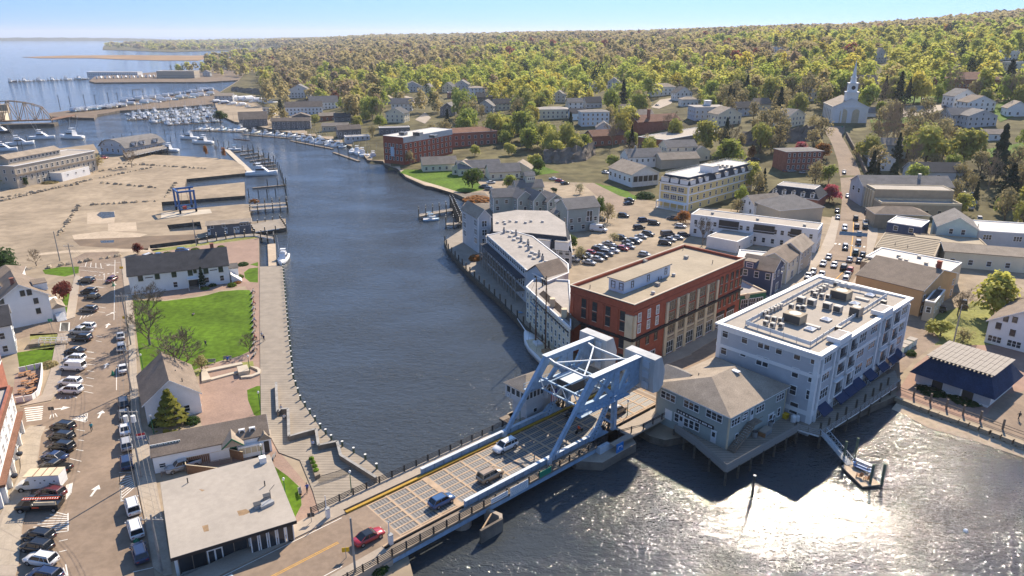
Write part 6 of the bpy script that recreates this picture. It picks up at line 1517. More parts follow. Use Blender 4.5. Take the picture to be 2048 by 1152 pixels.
b=Bld('navy_house','navy clad house with flat white topped roof and white framed windows','house',(1833,490),(1769,476),(1850,476),LAND+6.,wall='clap_navy',base=True);b.flat('membrane_white',.3,'trim');b.row('F',3.4,2,1.3,1.5,3)
b=Bld.place('shop_building','shop with grey brown hip roof between the navy house and classical stone bank','shop',(1800,458),19,10,5.4,-8,'stone_tan');b.hip(2.2,'shingle_brown',.5);b.row('R',2.6,3,1,1.5,2,style='far')
b=Bld.place('teal_house','pale teal gabled house with two upper windows on the right of the tan roofs','house',(1908,492),12,15,6.4,-24,'clap_teal');b.gable('y',3.6,'shingle_grey',.4);b.row('F',4.2,2,1.1,1.7,4.2);b.row('R',1,3,1,1.5,2,style='far');b.row('R',4,3,1,1.5,2,style='far')
b=Bld.place('tan_annex','low flat roofed tan annex in front of the teal gabled house','building',(1900,508),20,9,4.,-18,'stone_tan');b.flat('membrane_tan',.25,'stone_tan')
b=Bld.place('yellow_bungalow','long low pale yellow building with grey roof and outside stair near right edge','building',(1975,540),25,10,5.,-18,'clap_cream');b.gable('x',1.4,'shingle_tan',.4);b.row('F',1.2,5,1.2,1.5,2.5,style='far');b.vents([(2000,508)],b.h+.7,'b');b.door('F',4.)
b=Bld.place('grey_commercial_building','pale grey flat roofed commercial building with yellow framed windows at right edge','building',(2030,500),24,16,6.,-16,'clap_grey');b.flat('membrane_white',.3,'trim');b.row('F',3.,3,2.4,1.6,3,style='triple')
b=Bld.place('stone_bank','classical tan stone bank with columned front and roof terrace on Main Street','building',(1838,436),30,8,6.,-6,'stone_tan');b.flat('membrane_grey',.8,'stone_cream');b.row('F',1.2,6,1.3,1.8,3,style='stone')
b2=Bld.place('stone_bank_hall','taller rear hall of tan stone with pale seamed roof behind the bank terrace','building',b.world((15,8.1,0)),30,10,9.6,-6,'stone_tan');b2.flat('membrane',.3,'stone_cream');[b2.fbox('column','L',1+i*2.6,1.9+i*2.6,0,8.6,.6,'stone_cream')for i in range(4)]
b=Bld.place('grey_gabled_hall','grey clapboard hall with long grey gable roof behind the stone bank','building',(1810,412),36,14,8.,-4,'clap_grey');b.gable('x',3.4,'shingle_grey',.4);b.row('F',4.6,6,1.4,1.6,3,style='far');b.chimney(24,5,9,12.5,'grey_metal',1.);b.row('L',4.6,2,2.,1.8,4,style='far')
b=Bld.place('grey_rear_house','plain grey clapboard house with dark slate roof under the big trees','house',(1873,373),22,11,6.6,-5,'clap_grey');b.gable('x',3.4,'shingle_slate',.4);b.row('F',3.8,3,1.4,1.4,3,style='far');b.row('F',.9,3,1.8,1.5,3,style='far')
b=Bld.place('hill_house','white gabled cottage with brick chimney right of the hill street','house',(1765,342),11,9,5.5,-14,'clap_white');b.gable('y',3.2,'shingle_tan',.4);b.row('F',.9,3,1,1.5,1.6,style='far');b.row('F',4.,2,.9,1.3,3,style='far')
b=Bld.place('hill_house','grey shingled house with red brown roof patch above the white cottage','house',(1772,318),18,11,7.,-12,'clap_bluegrey');b.gable('x',3.,'shingle_grey',.4);b.row('F',4,4,1.1,1.5,2,style='far');b.row('F',1,4,1.1,1.5,2,style='far')
b=Bld('white_clapboard_house','large white clapboard house with brown gable roof at the right edge','house',(1968,684),(2100,712),(2020,640),LAND+5.6,wall='clap_white',base=True,d=-13 if 0 else None);b.gable('y',4.,'shingle_brown',.5);b.wp('F',[(1997,652),(2025,666)],.9,1.4,'dark');b.wp('F',[(1989,678),(2028,688)],2.6,1.4,'triple');b.wp('F',[(2012,638),(2030,640)],.8,1.2,'dark');b.row('C',1,3,1,1.5,2);b.row('C',3.6,3,1,1.4,2)
b=Bld('visitor_pavilion','low white pavilion with skirt of dark blue shingles and pale panelled roof beside the cove','pavilion',(1986,806),(1831,767),(2035,765),LAND+2.9,wall='white_paint',base=True);W,D,Hh=b.w,b.d,b.h;b.walls()
lo=[(-1.2,-1.2,Hh-.3),(W+1.2,-1.2,Hh-.3),(W+1.2,D+1.2,Hh-.3),(-1.2,D+1.2,Hh-.3)];hi=[(1.2,2.2,Hh+3.),(W-1.2,2.2,Hh+3.),(W-1.2,D-1.5,Hh+3.),(1.2,D-1.5,Hh+3.)]
mat('shingle_blue',(.022,.04,.085),.85,.25,.4,.2,fine=(5,.2));q=MB();q.mesh(lo+hi,[(0,1,5,4),(1,2,6,5),(2,3,7,6),(3,0,4,7),(4,5,6,7)],'shingle_blue');b.roof=q.build('roof',b.root)
q=MB();q.box(0,1,0,1,0,.08,'membrane');pd=q.data('roof_panel_sheet');nx,ny=14,4
for i in range(nx):
 for j in range(ny):o=link('roof_panel',pd,b.roof,(.4+i*(W-.8)/nx,1.6+j*(D-2.2)/ny,Hh+3.25+.05*((i+j)%2)*.3));o.scale=((W-.8)/nx-.07,(D-2.2)/ny-.07,1)
for i in range(16):b.box('rafter_end',1.+i*(W-2)/15,1.25+i*(W-2)/15,1.1,2.4,Hh+3.02,Hh+3.22,'stone_cream')
for t in(.3,.72):b.fbox('doorway','F',W*t-1.,W*t+1.,0,2.4,.06,'door_dark')
for t in(.1,.5,.9):b.fbox('wall_panel','F',W*t-1.6,W*t+1.6,.5,2.2,.05,'clap_grey')
# houses on the hill and along the far shore
KEEP=[];TG=[]
def hs(lab,p,w,d,h,rot,wall='clap_white',roof='shingle_grey',rise=None,kind='gable',axis='x',rows=(1.,3.9),cat='house',name='hill_house',group=None,par=.3):
 b=Bld.place(name,lab,cat,p,w,d,h,rot,wall,group);[TG.append(b.world((w*t,0,h*z)))for t in(.25,.75)for z in(.5,1.)];rise=rise if rise is not None else d*.38
 if kind=='gable':b.gable(axis,rise,roof,.5)
 elif kind=='hip':b.hip(rise,roof,.5)
 else:b.flat(roof,par,'trim')
 for z in rows:
  if z+1.4<h+.3:
   b.row('F',z,max(2,int(w/3.2)),1.1,1.5,1.6,style='far');b.row('R',z,max(1,int(d/3.6)),1.1,1.5,1.8,style='far');b.row('L',z,max(1,int(d/3.6)),1.1,1.5,1.8,style='far')
 if kind=='gable' and h>5:
  g=b.face('F' if axis=='y' else 'R');b.win('F' if axis=='y' else 'R',g[3]/2,h+.9,.9,1.2,'far')
  if axis=='x':b.win('L',g[3]/2,h+.9,.9,1.2,'far')
 c=b.world((w/2,d/2,0));KEEP.append((c.x,c.y,max(w,d)*.55+2));k=Vector((-c.x,-c.y,0)).normalized()*(max(w,d)*.6+7);KEEP.append((c.x+k.x,c.y+k.y,6));return b
for a in[('large white hip roofed house at the head of the pale hill road',(1327,191),22,13,7.4,5,'clap_white','shingle_tan',3,'hip'),('white camera facing gabled house right of the pale hill road',(1368,200),14,12,6,10,'clap_white','shingle_dark',4.5,'gable','y'),('white columned porch building below the white gabled hill house',(1380,212),13,9,5,8,'white_paint','shingle_tan',2,'hip'),('yellow cream gabled house with grey roof among the hill trees',(1458,250),17,13,7,14,'clap_cream','shingle_tan',4,'gable','y'),('house with dark slate roof right of the cream gabled house',(1490,232),17,10,5.6,8,'clap_bluegrey','shingle_slate',3.6),('small brown roofed house half hidden in yellow trees',(1527,222),12,9,5,18,'clap_cream','shingle_brown',3.6),('pale cream long house on the slope left of the church',(1592,252),17,11,6.6,35,'clap_cream','shingle_grey',3.6,'gable','y'),('tall pale blue three storey house on the lower hill',(1190,252),20,12,9.6,6,'clap_paleblue','shingle_grey',1.4,'hip','x',(1.,4.,7.)),('pale blue wing with dark roof left of the tall blue house',(1156,240),12,9,5,6,'clap_paleblue','shingle_slate',3),('white house with reddish tree in front, above the blue wing',(1151,220),12,9,6,12,'clap_white','shingle_grey',3),('grey white gabled house at left on the middle hill',(1117,205),11,11,6,-8,'clap_grey','shingle_grey',4,'gable','y'),('pale yellow hip roofed house with stone base on the lower hill',(1106,238),24,12,7,4,'clap_cream','membrane_grey',1.6,'hip'),('dark roofed house half behind a lime green tree',(1188,216),14,10,4.6,16,'clap_grey','shingle_dark',4),('white house half buried behind round green trees',(1186,183),15,9,5.5,5,'clap_white','shingle_grey',3.4),('grey gabled house deep among the green trees',(1227,177),12,10,6.5,-10,'clap_grey','shingle_grey',4,'gable','y'),('tan gabled shed like house below the middle hill trees',(1250,228),12,8,4,22,'clap_tan','shingle_tan',3),('low white house behind the bare brown tree',(1283,242),18,9,4.6,15,'clap_white','shingle_tan',3),('small white gabled house left of the brown brick house',(1207,270),10,9,5,-5,'clap_white','shingle_grey',3.4,'gable','y'),('long white flat roofed building near the right hill crest',(1560,103),36,14,6,0,'clap_white','membrane_white',0,'flat'),('small white block showing between crest trees',(1464,100),12,9,7,0,'clap_white','shingle_grey',2,'hip'),('cream house with dark roof directly behind the church steeple',(1734,182),17,11,8,8,'clap_cream','shingle_slate',4),('white gabled house highest of the right hand hill cluster',(1928,214),16,12,7,4,'clap_white','shingle_grey',4.4,'gable','y'),('white porch fronted house in the right hand hill cluster',(1961,224),18,12,6,2,'clap_white','shingle_brown',4,'gable','y'),('grey shingled house lowest left of the right hand cluster',(1925,250),16,11,6,2,'clap_grey','shingle_grey',3.6),('grey house with brick chimney lowest right of the cluster',(1962,254),17,11,6.4,0,'clap_grey','shingle_grey',3.4,'gable','y'),('white gabled garage house at the far right of the hill lawn',(2034,233),12,9,5,-12,'clap_white','shingle_tan',4,'gable','y'),('low white roofed shed beside the dark cedar',(1990,281),12,8,3.6,-6,'clap_white','shingle_tan',2),('big dark red brick school with hip roof high on right hill',(1955,184),46,20,9,4,'brick_dull','shingle_red',5,'hip'),('white verandah building with dark windows near right crest',(2006,121),30,15,9,0,'clap_white','membrane_grey',.5,'flat'),('white house glimpsed left of the church behind yellow trees',(1619,203),12,11,6.5,12,'clap_white','shingle_dark',4.6,'gable','y'),('pink roofed house glimpsed above the church green',(1893,122),16,10,6,0,'clap_cream','shingle_red',3),('grey steep gabled house among the trees above the church',(1760,126),13,12,8,4,'clap_grey','shingle_grey',7,'gable','y'),('pale flat fronted building at right edge below the crest',(2040,141),18,12,7,-4,'clap_cream','membrane_tan',0,'flat'),('grey shingled house on the left hill road bend',(826,184),20,12,6,10,'clap_grey','shingle_grey',5,'gable','y'),('cream gabled house second from the left road bend',(853,187),12,10,6,-12,'clap_cream','shingle_grey',4,'gable','y'),('yellow gabled house with dark roof above the left hill road',(895,185),12,10,6,-16,'clap_cream','shingle_slate',4.5,'gable','y'),('grey twin gabled house behind the brown flat building',(923,182),15,11,7,-10,'clap_grey','shingle_grey',4.5,'gable','y'),('brown flat roofed building below the twin gabled house',(915,196),18,10,5.5,12,'brick_dull','shingle_red',0,'flat'),('tall white cube shaped house on the left hill',(956,195),14,12,9,14,'clap_white','shingle_tan',1.6,'hip','x',(1.,4.,6.8)),('white house with grey roof and side wing by the curved road',(804,222),18,11,6.4,5,'clap_white','shingle_grey',4),('cream two storey house with dark roof at the river end of the road',(790,245),15,12,7,-14,'clap_cream','shingle_slate',4,'gable','y'),('small tan cottage behind the white house by the curved road',(775,208),10,8,4,0,'clap_tan','shingle_tan',3.6,'gable','y'),('dark grey gabled house above the brick apartments',(895,232),13,10,6,-16,'clap_dark','shingle_grey',4.4,'gable','y'),('grey gabled house right of the big lime tree',(970,226),14,11,5.6,-12,'clap_grey','shingle_grey',4.6,'gable','y'),('dark blue house with solar roof above the lime tree',(973,205),17,10,5,14,'clap_dark','shingle_slate',3.6),('cream house beside the grey gabled house',(1008,220),17,10,5.4,8,'clap_cream','shingle_slate',3.4),('white complex house on the rock ledge above the marina',(599,196),24,16,8.6,8,'clap_white','shingle_grey',6,'gable','y'),('white gabled hall with grey roof beside the marina road',(649,219),26,13,7,18,'clap_white','shingle_grey',5),('long white many windowed house by the marina',(609,230),32,11,7.4,14,'clap_white','shingle_brown',4)]:hs(*a)
for a in[('white shed with red brick lower wall by the marina',(538,230),16,10,6,6,'clap_white','shingle_grey',2.4),('big dark brown boathouse with wide sloping roof on the marina shore',(508,252),34,22,6.5,20,'clap_dark','shingle_brown',8),('long dark shingled boat shop with white doors at the quay',(583,259),46,12,7.5,8,'clap_dark','shingle_brown',3.4),('dark brown shed behind the long boat shop',(603,243),24,12,5,14,'clap_dark','shingle_brown',4,'gable','y'),('brown shed with pale roof left of the dark gabled sheds',(655,242),20,12,5,22,'brick_dull','shingle_tan',3.5),('dark gabled shed in the middle of the boat sheds',(686,244),20,12,5,18,'clap_dark','shingle_dark',4),('long tan roofed shed on the boatyard apron',(670,262),30,11,4.4,4,'clap_tan','shingle_tan',3.),('dark gabled boat shed opening onto the slips',(700,272),26,11,5.6,26,'clap_dark','shingle_brown',4),('low grey flat roofed shed beside the boat slips',(716,282),26,13,3.8,20,'clap_grey','membrane_grey',0,'flat'),('long dark shed with pale flat roof above the brick mill',(790,268),34,12,5.4,14,'clap_dark','membrane_grey',0,'flat'),('grey boat shed with clerestory in the middle of the marina yard',(448,203),30,20,7,10,'clap_grey','shingle_tan',4),('long pale brick fronted marina building on the far point',(352,157),62,22,12,0,'clap_tan','membrane_tan',0,'flat'),('low white flat marina shed on the far point',(225,151),90,18,6,0,'clap_white','membrane_white',0,'flat'),('grey gabled house on the shore of the far marina point',(413,153),20,14,8,0,'clap_bluegrey','shingle_grey',6,'gable','y')]:f_=.62 if a[2]<50 else 1;hs(a[0],a[1],a[2]*f_,a[3]*f_,a[4]*(.85 if f_<1 else 1),*a[5:8],a[8]*f_,*a[9:],cat='shed',name='waterfront_shed')
b=hs('grey Italianate house with flat overhanging roof and white cupola',(1420,238),22,15,8,6,'clap_bluegrey','membrane_grey',.8,'hip');b.box('cupola',9,13,5.5,9,8.5,11.6,'trim');b.box('cupola_roof',8.6,13.4,5.1,9.4,11.6,11.9,'trim')
ch=Bld.place('church','white wooden church with pillared front, arched niches and tall tapering steeple','church',(1697,246),21,30,10.,-12,'clap_white');ch.gable('y',5.,'shingle_tan',.5);KEEP.append((*ch.world((10,14,0)).xy,26));Lw=ch.w
for t in(.27,.62):
 q=MB();x=Lw*t+1;q.box(x-2.2,x+2.2,0,.12,0,6.4,'stone_cream')
 for i in range(8):a,c=math.pi*i/8,math.pi*(i+1)/8;q.mesh([(x,.12,6.4),(x+2.2*math.cos(a),.12,6.4+2.2*math.sin(a)),(x+2.2*math.cos(c),.12,6.4+2.2*math.sin(c))],[(0,1,2)],'stone_cream')
 q.build('arched_niche',ch.root,mw=ch.fmat('F',0,0))
for t in(.02,.24,.5,.76,.95):ch.fbox('pilaster','F',Lw*t,Lw*t+1.,0,9.6,.3,'trim')
ch.trimline(9.2,.9,.3);[ch.win('R',x,4.6,1.3,6.,'far')for x in(4,9,14,19,24)];[ch.win('L',x,4.6,1.3,6.,'far')for x in(4,9,14,19,24)]
q=MB();x=Lw/2;y=3.6
q.box(x-3.4,x+3.4,.3,7.,12.,18.5,'trim');q.box(x-3.8,x+3.8,-.1,7.4,18.5,19.1,'trim');q.box(x-2.6,x+2.6,1.,6.2,19.1,24,'trim');q.box(x-3,x+3,.6,6.6,24.,24.5,'trim');st=q.build('tower',ch.root)
q=MB();q.tube((x,y,24.5),(x,y,27.6),1.9,1.7,8,'trim');q.tube((x,y,27.6),(x,y,28.),2.1,2.1,8,'trim');q.tube((x,y,28),(x,y,38),1.35,.08,8,'trim');q.build('spire',st)
q=MB();q.tube((x,.95,21.6),(x,.85,21.6),1.2,n=14,m='cornice_dark');q.build('clock_face',st)
q=MB();q.box(x-1.1,x+1.1,-.2,-.1,0,0.1,'trim')
for z in(20,):pass
b=Bld.place('church_annex','low white annex at the rear of the church','building',ch.world((25,24,0)),14,9,4.5,-12,'clap_white');b.gable('x',3,'shingle_grey',.4)
[TG.append(ch.world(v))for v in((4,0,3),(17,0,3),(10,0,8),(10,3,15),(10,3,24),(21,10,6),(21,20,6))];TG+=[atg(*p)for p in((1690,380),(1705,360),(1692,340),(1700,325),(1685,305),(1690,290),(1672,285),(1668,270),(1590,380),(1620,380),(1600,330),(1590,315),(1830,215),(1830,228),(1880,215),(1900,200),(1340,202),(1325,212),(1800,350),(1850,390),(1350,285),(1420,275),(845,238),(1870,355),(1960,395))]
for lab,pts,h,m in(('grey stone retaining wall along the right side of the hill street',[(1692,272),(1704,295),(1722,328),(1732,352)],2.4,'rock'),('long dark timber retaining wall below the church green',[(1748,252),(1800,254),(1860,258)],2.2,'brick_dull')):
 w_=[atg(*p)for p in pts];t=thing('retaining_wall',lab,'wall',w_[0]);q=MB()
 for a,e in zip(w_,w_[1:]):q.beam(a-w_[0]+Vector((0,0,h/2-.5)),e-w_[0]+Vector((0,0,h/2-.5)),.6,h+1,m)
 q.build('wall',t)
def rockface(lab,pts,h):
 w_=[atg(*p)for p in pts];o0=w_[0];mb=MB();rr=random.Random(len(pts));rows_=5;vs=[];fine=[]
 for a,e in zip(w_,w_[1:]):fine+=[a.lerp(e,i/6)for i in range(6)]
 fine.append(w_[-1])
 for j in range(rows_):
  for p in fine:vs.append((p.x-o0.x+rr.uniform(-1,1),p.y-o0.y+j*1.6+rr.uniform(-.9,.9),p.z-o0.z-.8+h*j/(rows_-1)*rr.uniform(.8,1.1)))
 n=len(fine);fs=[(j*n+i,j*n+i+1,(j+1)*n+i+1,(j+1)*n+i)for j in range(rows_-1)for i in range(n-1)]
 for p in fine:vs.append((p.x-o0.x,p.y-o0.y+14,p.z-o0.z+.5))
 fs+=[((rows_-1)*n+i,(rows_-1)*n+i+1,rows_*n+i+1,rows_*n+i)for i in range(n-1)]
 mb.mesh(vs,fs,'rock');o=mb.build('rock_outcrop');o.location=o0;tag(o,lab,'rock')
rockface('dark rock face below the yellow trees left of the hill street',[(1490,290),(1540,288),(1600,284),(1645,278)],9)
rockface('dark rock face beside the car park below the tent pavilion',[(1090,326),(1130,328),(1170,322),(1190,310)],9)
rockface('grey rock ledge under the white marina house',[(560,222),(590,212),(625,208),(650,210)],6)
rockface('dark rocky bank behind the winter stored boats',[(462,182),(490,186),(525,190),(545,196)],7)
tp=thing('tent_pavilion','white peaked canopy pavilion on the rock above the car park','pavilion',atg(1066,284));q=MB()
for i in range(8):a,c=2*math.pi*i/8,2*math.pi*(i+1)/8;q.mesh([(7*math.cos(a),7*math.sin(a),3),(7*math.cos(c),7*math.sin(c),3),(2*math.cos(c),2*math.sin(c),4.6),(2*math.cos(a),2*math.sin(a),4.6)],[(0,1,2,3)],'membrane_white');q.mesh([(2*math.cos(a),2*math.sin(a),4.6),(2*math.cos(c),2*math.sin(c),4.6),(0,0,7.)],[(0,1,2)],'membrane_white')
q.build('canopy',tp)
for i in range(8):q=MB();a=2*math.pi*i/8;q.tube((6.8*math.cos(a),6.8*math.sin(a),0),(6.8*math.cos(a),6.8*math.sin(a),3.05),.12,m='trim');q.build('post',tp)
for p,h_ in(((277/3.6+1536,55),26),((1835,38),20)):
 pass
 # vehicles
def loft(st,m,cap=True):
 """st: list of (x, [(y, z)...]) right-left symmetric sections, all of one length"""
 mb=MB();vs=[];n=len(st[0][1])
 for x,sec in st:vs+=[(x,y,z)for y,z in sec]
 fs=[]
 for i in range(len(st)-1):
  for j in range(n-1):fs.append((i*n+j,i*n+j+1,(i+1)*n+j+1,(i+1)*n+j))
  fs.append((i*n+n-1,i*n,(i+1)*n,(i+1)*n+n-1))
 fs+=[tuple(range(n-1,-1,-1)),tuple((len(st)-1)*n+k for k in range(n))]
 mb.mesh(vs,fs,m);return mb
def sec(w,z0,zb,top=.09):return[(-w+.05,z0),(-w,z0+.18),(-w,zb-.16),(-w+top,zb),(w-top,zb),(w,zb-.16),(w,z0+.18),(w-.05,z0)]
CARS={}
def car_proto(kind):
 """front is +x"""
 L,Wd={'sedan':(4.7,.9),'suv':(4.75,.94),'hatch':(4.3,.88),'pickup':(5.6,.98),'van':(5.5,1.0),'minivan':(5.,.97)}[kind]
 h=L/2
 P={'sedan':dict(belt=.92,top=1.45,hood=.86,tail=.95,g=(-1.65,-.85,.45,1.15)),'suv':dict(belt=1.08,top=1.72,hood=1.0,tail=1.06,g=(-2.2,-1.95,.55,1.2)),'hatch':dict(belt=.98,top=1.55,hood=.93,tail=.98,g=(-1.95,-1.5,.45,1.15)),'pickup':dict(belt=1.12,top=1.8,hood=1.08,tail=1.1,g=(-.75,-.6,.85,1.45)),'van':dict(belt=1.15,top=2.15,hood=1.05,tail=1.15,g=(-2.65,-2.55,1.15,1.85)),'minivan':dict(belt=1.02,top=1.78,hood=.95,tail=1.02,g=(-2.35,-2.15,.8,1.6))}[kind]
 t=thing(kind if kind!='suv' else 'suv_car','x','car');z0=.28
 bl=loft([(-h,sec(Wd*.84,z0+.2,P['tail']-.12)),(-h+.15,sec(Wd*.96,z0+.05,P['tail'])),(-h+.9,sec(Wd,z0,P['belt'])),(P['g'][3]-.1,sec(Wd,z0,P['belt'])),(h-.55,sec(Wd*.97,z0,P['hood']-.05)),(h-.12,sec(Wd*.88,z0+.05,P['hood']-.16)),(h,sec(Wd*.76,z0+.14,P['hood']-.3))],'paint')
 body=bl.build('body',t,True)
 gx=P['g'];bz,tz=P['belt']-.02,P['top'];wi=Wd-.1;wt=Wd*.78
 lo=[(gx[0],-wi),(gx[3],-wi),(gx[3],wi),(gx[0],wi)];hi=[(gx[1],-wt),(gx[2],-wt),(gx[2],wt),(gx[1],wt)]
 g=MB();V=[(x,y,bz)for x,y in lo]+[(x,y,tz-.03)for x,y in hi]
 solid=kind=='van'
 g.mesh(V,[(0,1,5,4),(2,3,7,6)],'paint' if solid else 'car_glass');g.mesh(V,[(1,2,6,5),(3,0,4,7)],'car_glass');gl=g.build('window',t)
 r=MB();e=.03
 r.mesh([(hi[i][0]+(-e,e,e,-e)[i],hi[i][1]+(-e,-e,e,e)[i],tz-.08)for i in range(4)]+[(hi[0][0]+.1,-wt+.1,tz+.02),(hi[1][0]-.12,-wt+.1,tz),(hi[2][0]-.12,wt-.1,tz),(hi[3][0]+.1,wt-.1,tz+.02)],[(0,1,5,4),(1,2,6,5),(2,3,7,6),(3,0,4,7),(4,5,6,7)],'paint');rp=r.build('roof_panel',t)
 pl=MB()
 for sy in(-1,1):
  for q in([(gx[0],gx[1]),(gx[3],gx[2])]+[((gx[0]+gx[3])/2-.1,(gx[1]+gx[2])/2-.1)]+([(gx[0]+.75,gx[1]+.65)]if kind in('suv','minivan')else[])):
   pl.beam((q[0],sy*(wi+.005),bz),(q[1],sy*(wt+.01),tz-.05),.09,.05,'paint',(1,0,0))
 pb=pl.build('roof_panel',t);pb.name='pillar'
 if solid:q=MB();[q.box(.3,1.2,sy*(wi-.02)-.03,sy*(wi-.02)+.03,bz+.1,tz-.45,'car_glass')for sy in(-1,1)];q.build('side_window',t)
 if kind=='pickup':
  q=MB();q.box(-h+.15,gx[0]-.05,-Wd+.16,Wd-.16,P['belt']-.02,P['belt']+.006,'tyre');q.build('load_bed',t)
 if kind in('suv','minivan'):
  q=MB();[q.box(gx[1]+.2,gx[2]-.3,sy*(wt-.12)-.025,sy*(wt-.12)+.025,tz+.01,tz+.07,'dark_metal')for sy in(-1,1)];q.build('roof_rails',t)
 wr=.34 if kind in('sedan','hatch')else.38;wm=MB();wm.tube((0,-.11,0),(0,.11,0),wr,n=14,m='tyre');wd=wm.data('wheel');rm=MB();rm.tube((0,-.125,0),(0,.125,0),wr*.62,n=10,m='rim');rd=rm.data('rim')
 for x in(-h+.95,h-.95):
  for y in(-Wd+.1,Wd-.1):w=link('wheel',wd,t,(x,y,wr));link('rim',rd,w)
 for y in(-Wd*.62,Wd*.62):
  q=MB();q.box(h-.14,h-.03,y-.17,y+.17,P['hood']-.34,P['hood']-.2,'lamp_lens');q.build('headlight',t)
  q=MB();q.box(-h+.0,-h+.1,y-.16,y+.16,P['tail']-.36,P['tail']-.16,'red_light');q.build('taillight',t)
 if kind in('sedan','hatch','suv','minivan'):q=MB();[q.box(gx[3]-.25,gx[3]-.1,sy*(Wd+.08)-.08,sy*(Wd+.08)+.08,bz,bz+.15,'paint')for sy in(-1,1)];q.build('mirror',t)
 return t
CAR_COL={'white':(.72,.71,.69),'black':(.012,.012,.013),'silver':(.38,.38,.38),'dark grey':(.06,.06,.065),'grey':(.18,.18,.18),'red':(.36,.02,.03),'dark blue':(.02,.035,.09),'blue':(.04,.10,.22),'tan':(.34,.25,.16),'dark red':(.12,.02,.02),'green':(.04,.09,.06)}
KN={'sedan':'saloon car','suv':'SUV','hatch':'hatchback','pickup':'pickup truck','van':'panel van','minivan':'minivan'}
def car(kind,colr,p,rz,label,group='parked cars',z=None,onterr=False,world=None):
 q=world or(atg(*p)if onterr else at(*p,z if z is not None else LAND+.02))
 if kind not in CARS:t=CARS[kind]=car_proto(kind);t.location,t.rotation_euler=q,(0,0,rz);t['label']=label;t['group']=group
 else:t=copy_thing(CARS[kind],q,rz,label,group,col=CAR_COL[colr],colparts=('body','roof_panel','pillar','mirror','window'));t['category']={'van':'van','pickup':'pickup truck'}.get(kind,'car');return t
 t['category']={'van':'van','pickup':'pickup truck'}.get(kind,'car')
 for ch in t.children:ch.color=(*CAR_COL[colr],1)
 return t
def ground_dir(p,q):a,b=at(*p),at(*q);return math.atan2(b.y-a.y,b.x-a.x)
LR=[('suv','black',(174,565),'by the white dotted crosswalk at the far end'),('suv','black',(179,587),'second from the far end of the kerb row'),('hatch','black',(185,597),'overlapped by its neighbour, third from the far end'),('suv','dark grey',(178,623),'just above the striped side street mouth'),('suv','white',(173,658),'first below the side street mouth'),('pickup','silver',(164,667),'between a white and a black SUV'),('suv','black',(165,681),'below the silver pickup'),('sedan','black',(151,706),'alone between two painted bays'),('suv','white',(151,722),'behind the white van'),('van','white',(147,739),'by the terrace'),('suv','white',(142,769),'upper of the white pair beside the terrace'),('suv','white',(143,785),'lower of the white pair beside the terrace'),('suv','black',(127,859),'at the far end of the lower kerb row'),('suv','black',(125,879),'second in the lower kerb row'),('suv','black',(125,899),'third in the lower kerb row'),('sedan','dark blue',(110,919),'fourth in the lower kerb row'),('pickup','black',(113,940),'next to the box truck'),('suv','dark red',(104,992),'between box truck and ladder truck'),('suv','black',(79,1079),'first below the hatched bay'),('suv','black',(76,1100),'between black and white SUV near the bottom'),('suv','white',(84,1126),'with twin roof hatches near the bottom corner'),('suv','dark blue',(92,1158),'cut off by the bottom edge')]
for k,(kd,cc,p,w_)in enumerate(LR):
 car(kd,cc,p,math.pi-.10-.12*(p[1]>800),'%s %s at left kerb, %s'%(cc,KN[kd],w_),'cars nosed in to the left kerb')
ST=ground_dir((262,900),(256,700))
RRW=[('sedan','silver',(242,676),0,'farthest under the bare trees'),('suv','silver',(244,698),0,'second under the bare trees'),('sedan','white',(247,741),0,'beside the corner of the park hall'),('suv','dark grey',(248,810),.04,'below the park hall'),('sedan','grey',(249,833),.04,'under the pole crossarm'),('sedan','white',(251,863),.04,'with the blue tint behind the crossarm pole'),('suv','silver',(254,893),.05,'beside the OPEN flag'),('suv','dark blue',(254,930),.05,'just above the hatched bay'),('minivan','white',(266,1018),.12,'just below the hatched bay'),('minivan','white',(272,1063),.12,'behind the green cone'),('suv','dark blue',(281,1112),.14,'lowest along the right kerb')]
for kd,cc,p,r_,w_ in RRW:car(kd,cc,p,ST+r_,'%s %s parked along the right kerb, %s'%(cc,KN[kd],w_),'cars along the right kerb')
car('hatch','dark red',(224,563),-math.pi/2-.1,'dark red hatchback driving past the white dotted crosswalk','moving cars');car('pickup','silver',(367,936),ST+1.75,'silver pickup truck backed in beside the snack bar fence','moving cars')
for kd,cc,s_,t_,rev,lab in(('sedan','red',-.6,7.4,0,'bright red coupe with black roof driving onto the bridge'),('hatch','blue',12.0,7.6,0,'blue hatchback on the open grating of the bridge'),('suv','tan',21.8,7.4,0,'tan SUV in the middle of the bridge deck'),('suv','white',29.2,2.6,1,'white SUV with dark hood coming towards camera on the bridge'),('suv','tan',53.0,7.2,0,'tan SUV with white roof leaving the bridge beside the restaurant'),('sedan','black',46.8,2.6,1,'black car in the shade under the bridge towers')):
 o=car(kd,cc,None,BRZ+(math.pi if rev else 0),lab,'cars crossing the bridge',world=bp(s_,t_,.02))
 if 'red coupe' in lab:
  for ch in o.children:
   if ch.name.startswith('roof_panel'):ch.color=(.01,.01,.01,1)
 if 'white roof' in lab:
  for ch in o.children:
   if ch.name.startswith('roof_panel'):ch.color=(.7,.68,.64,1)
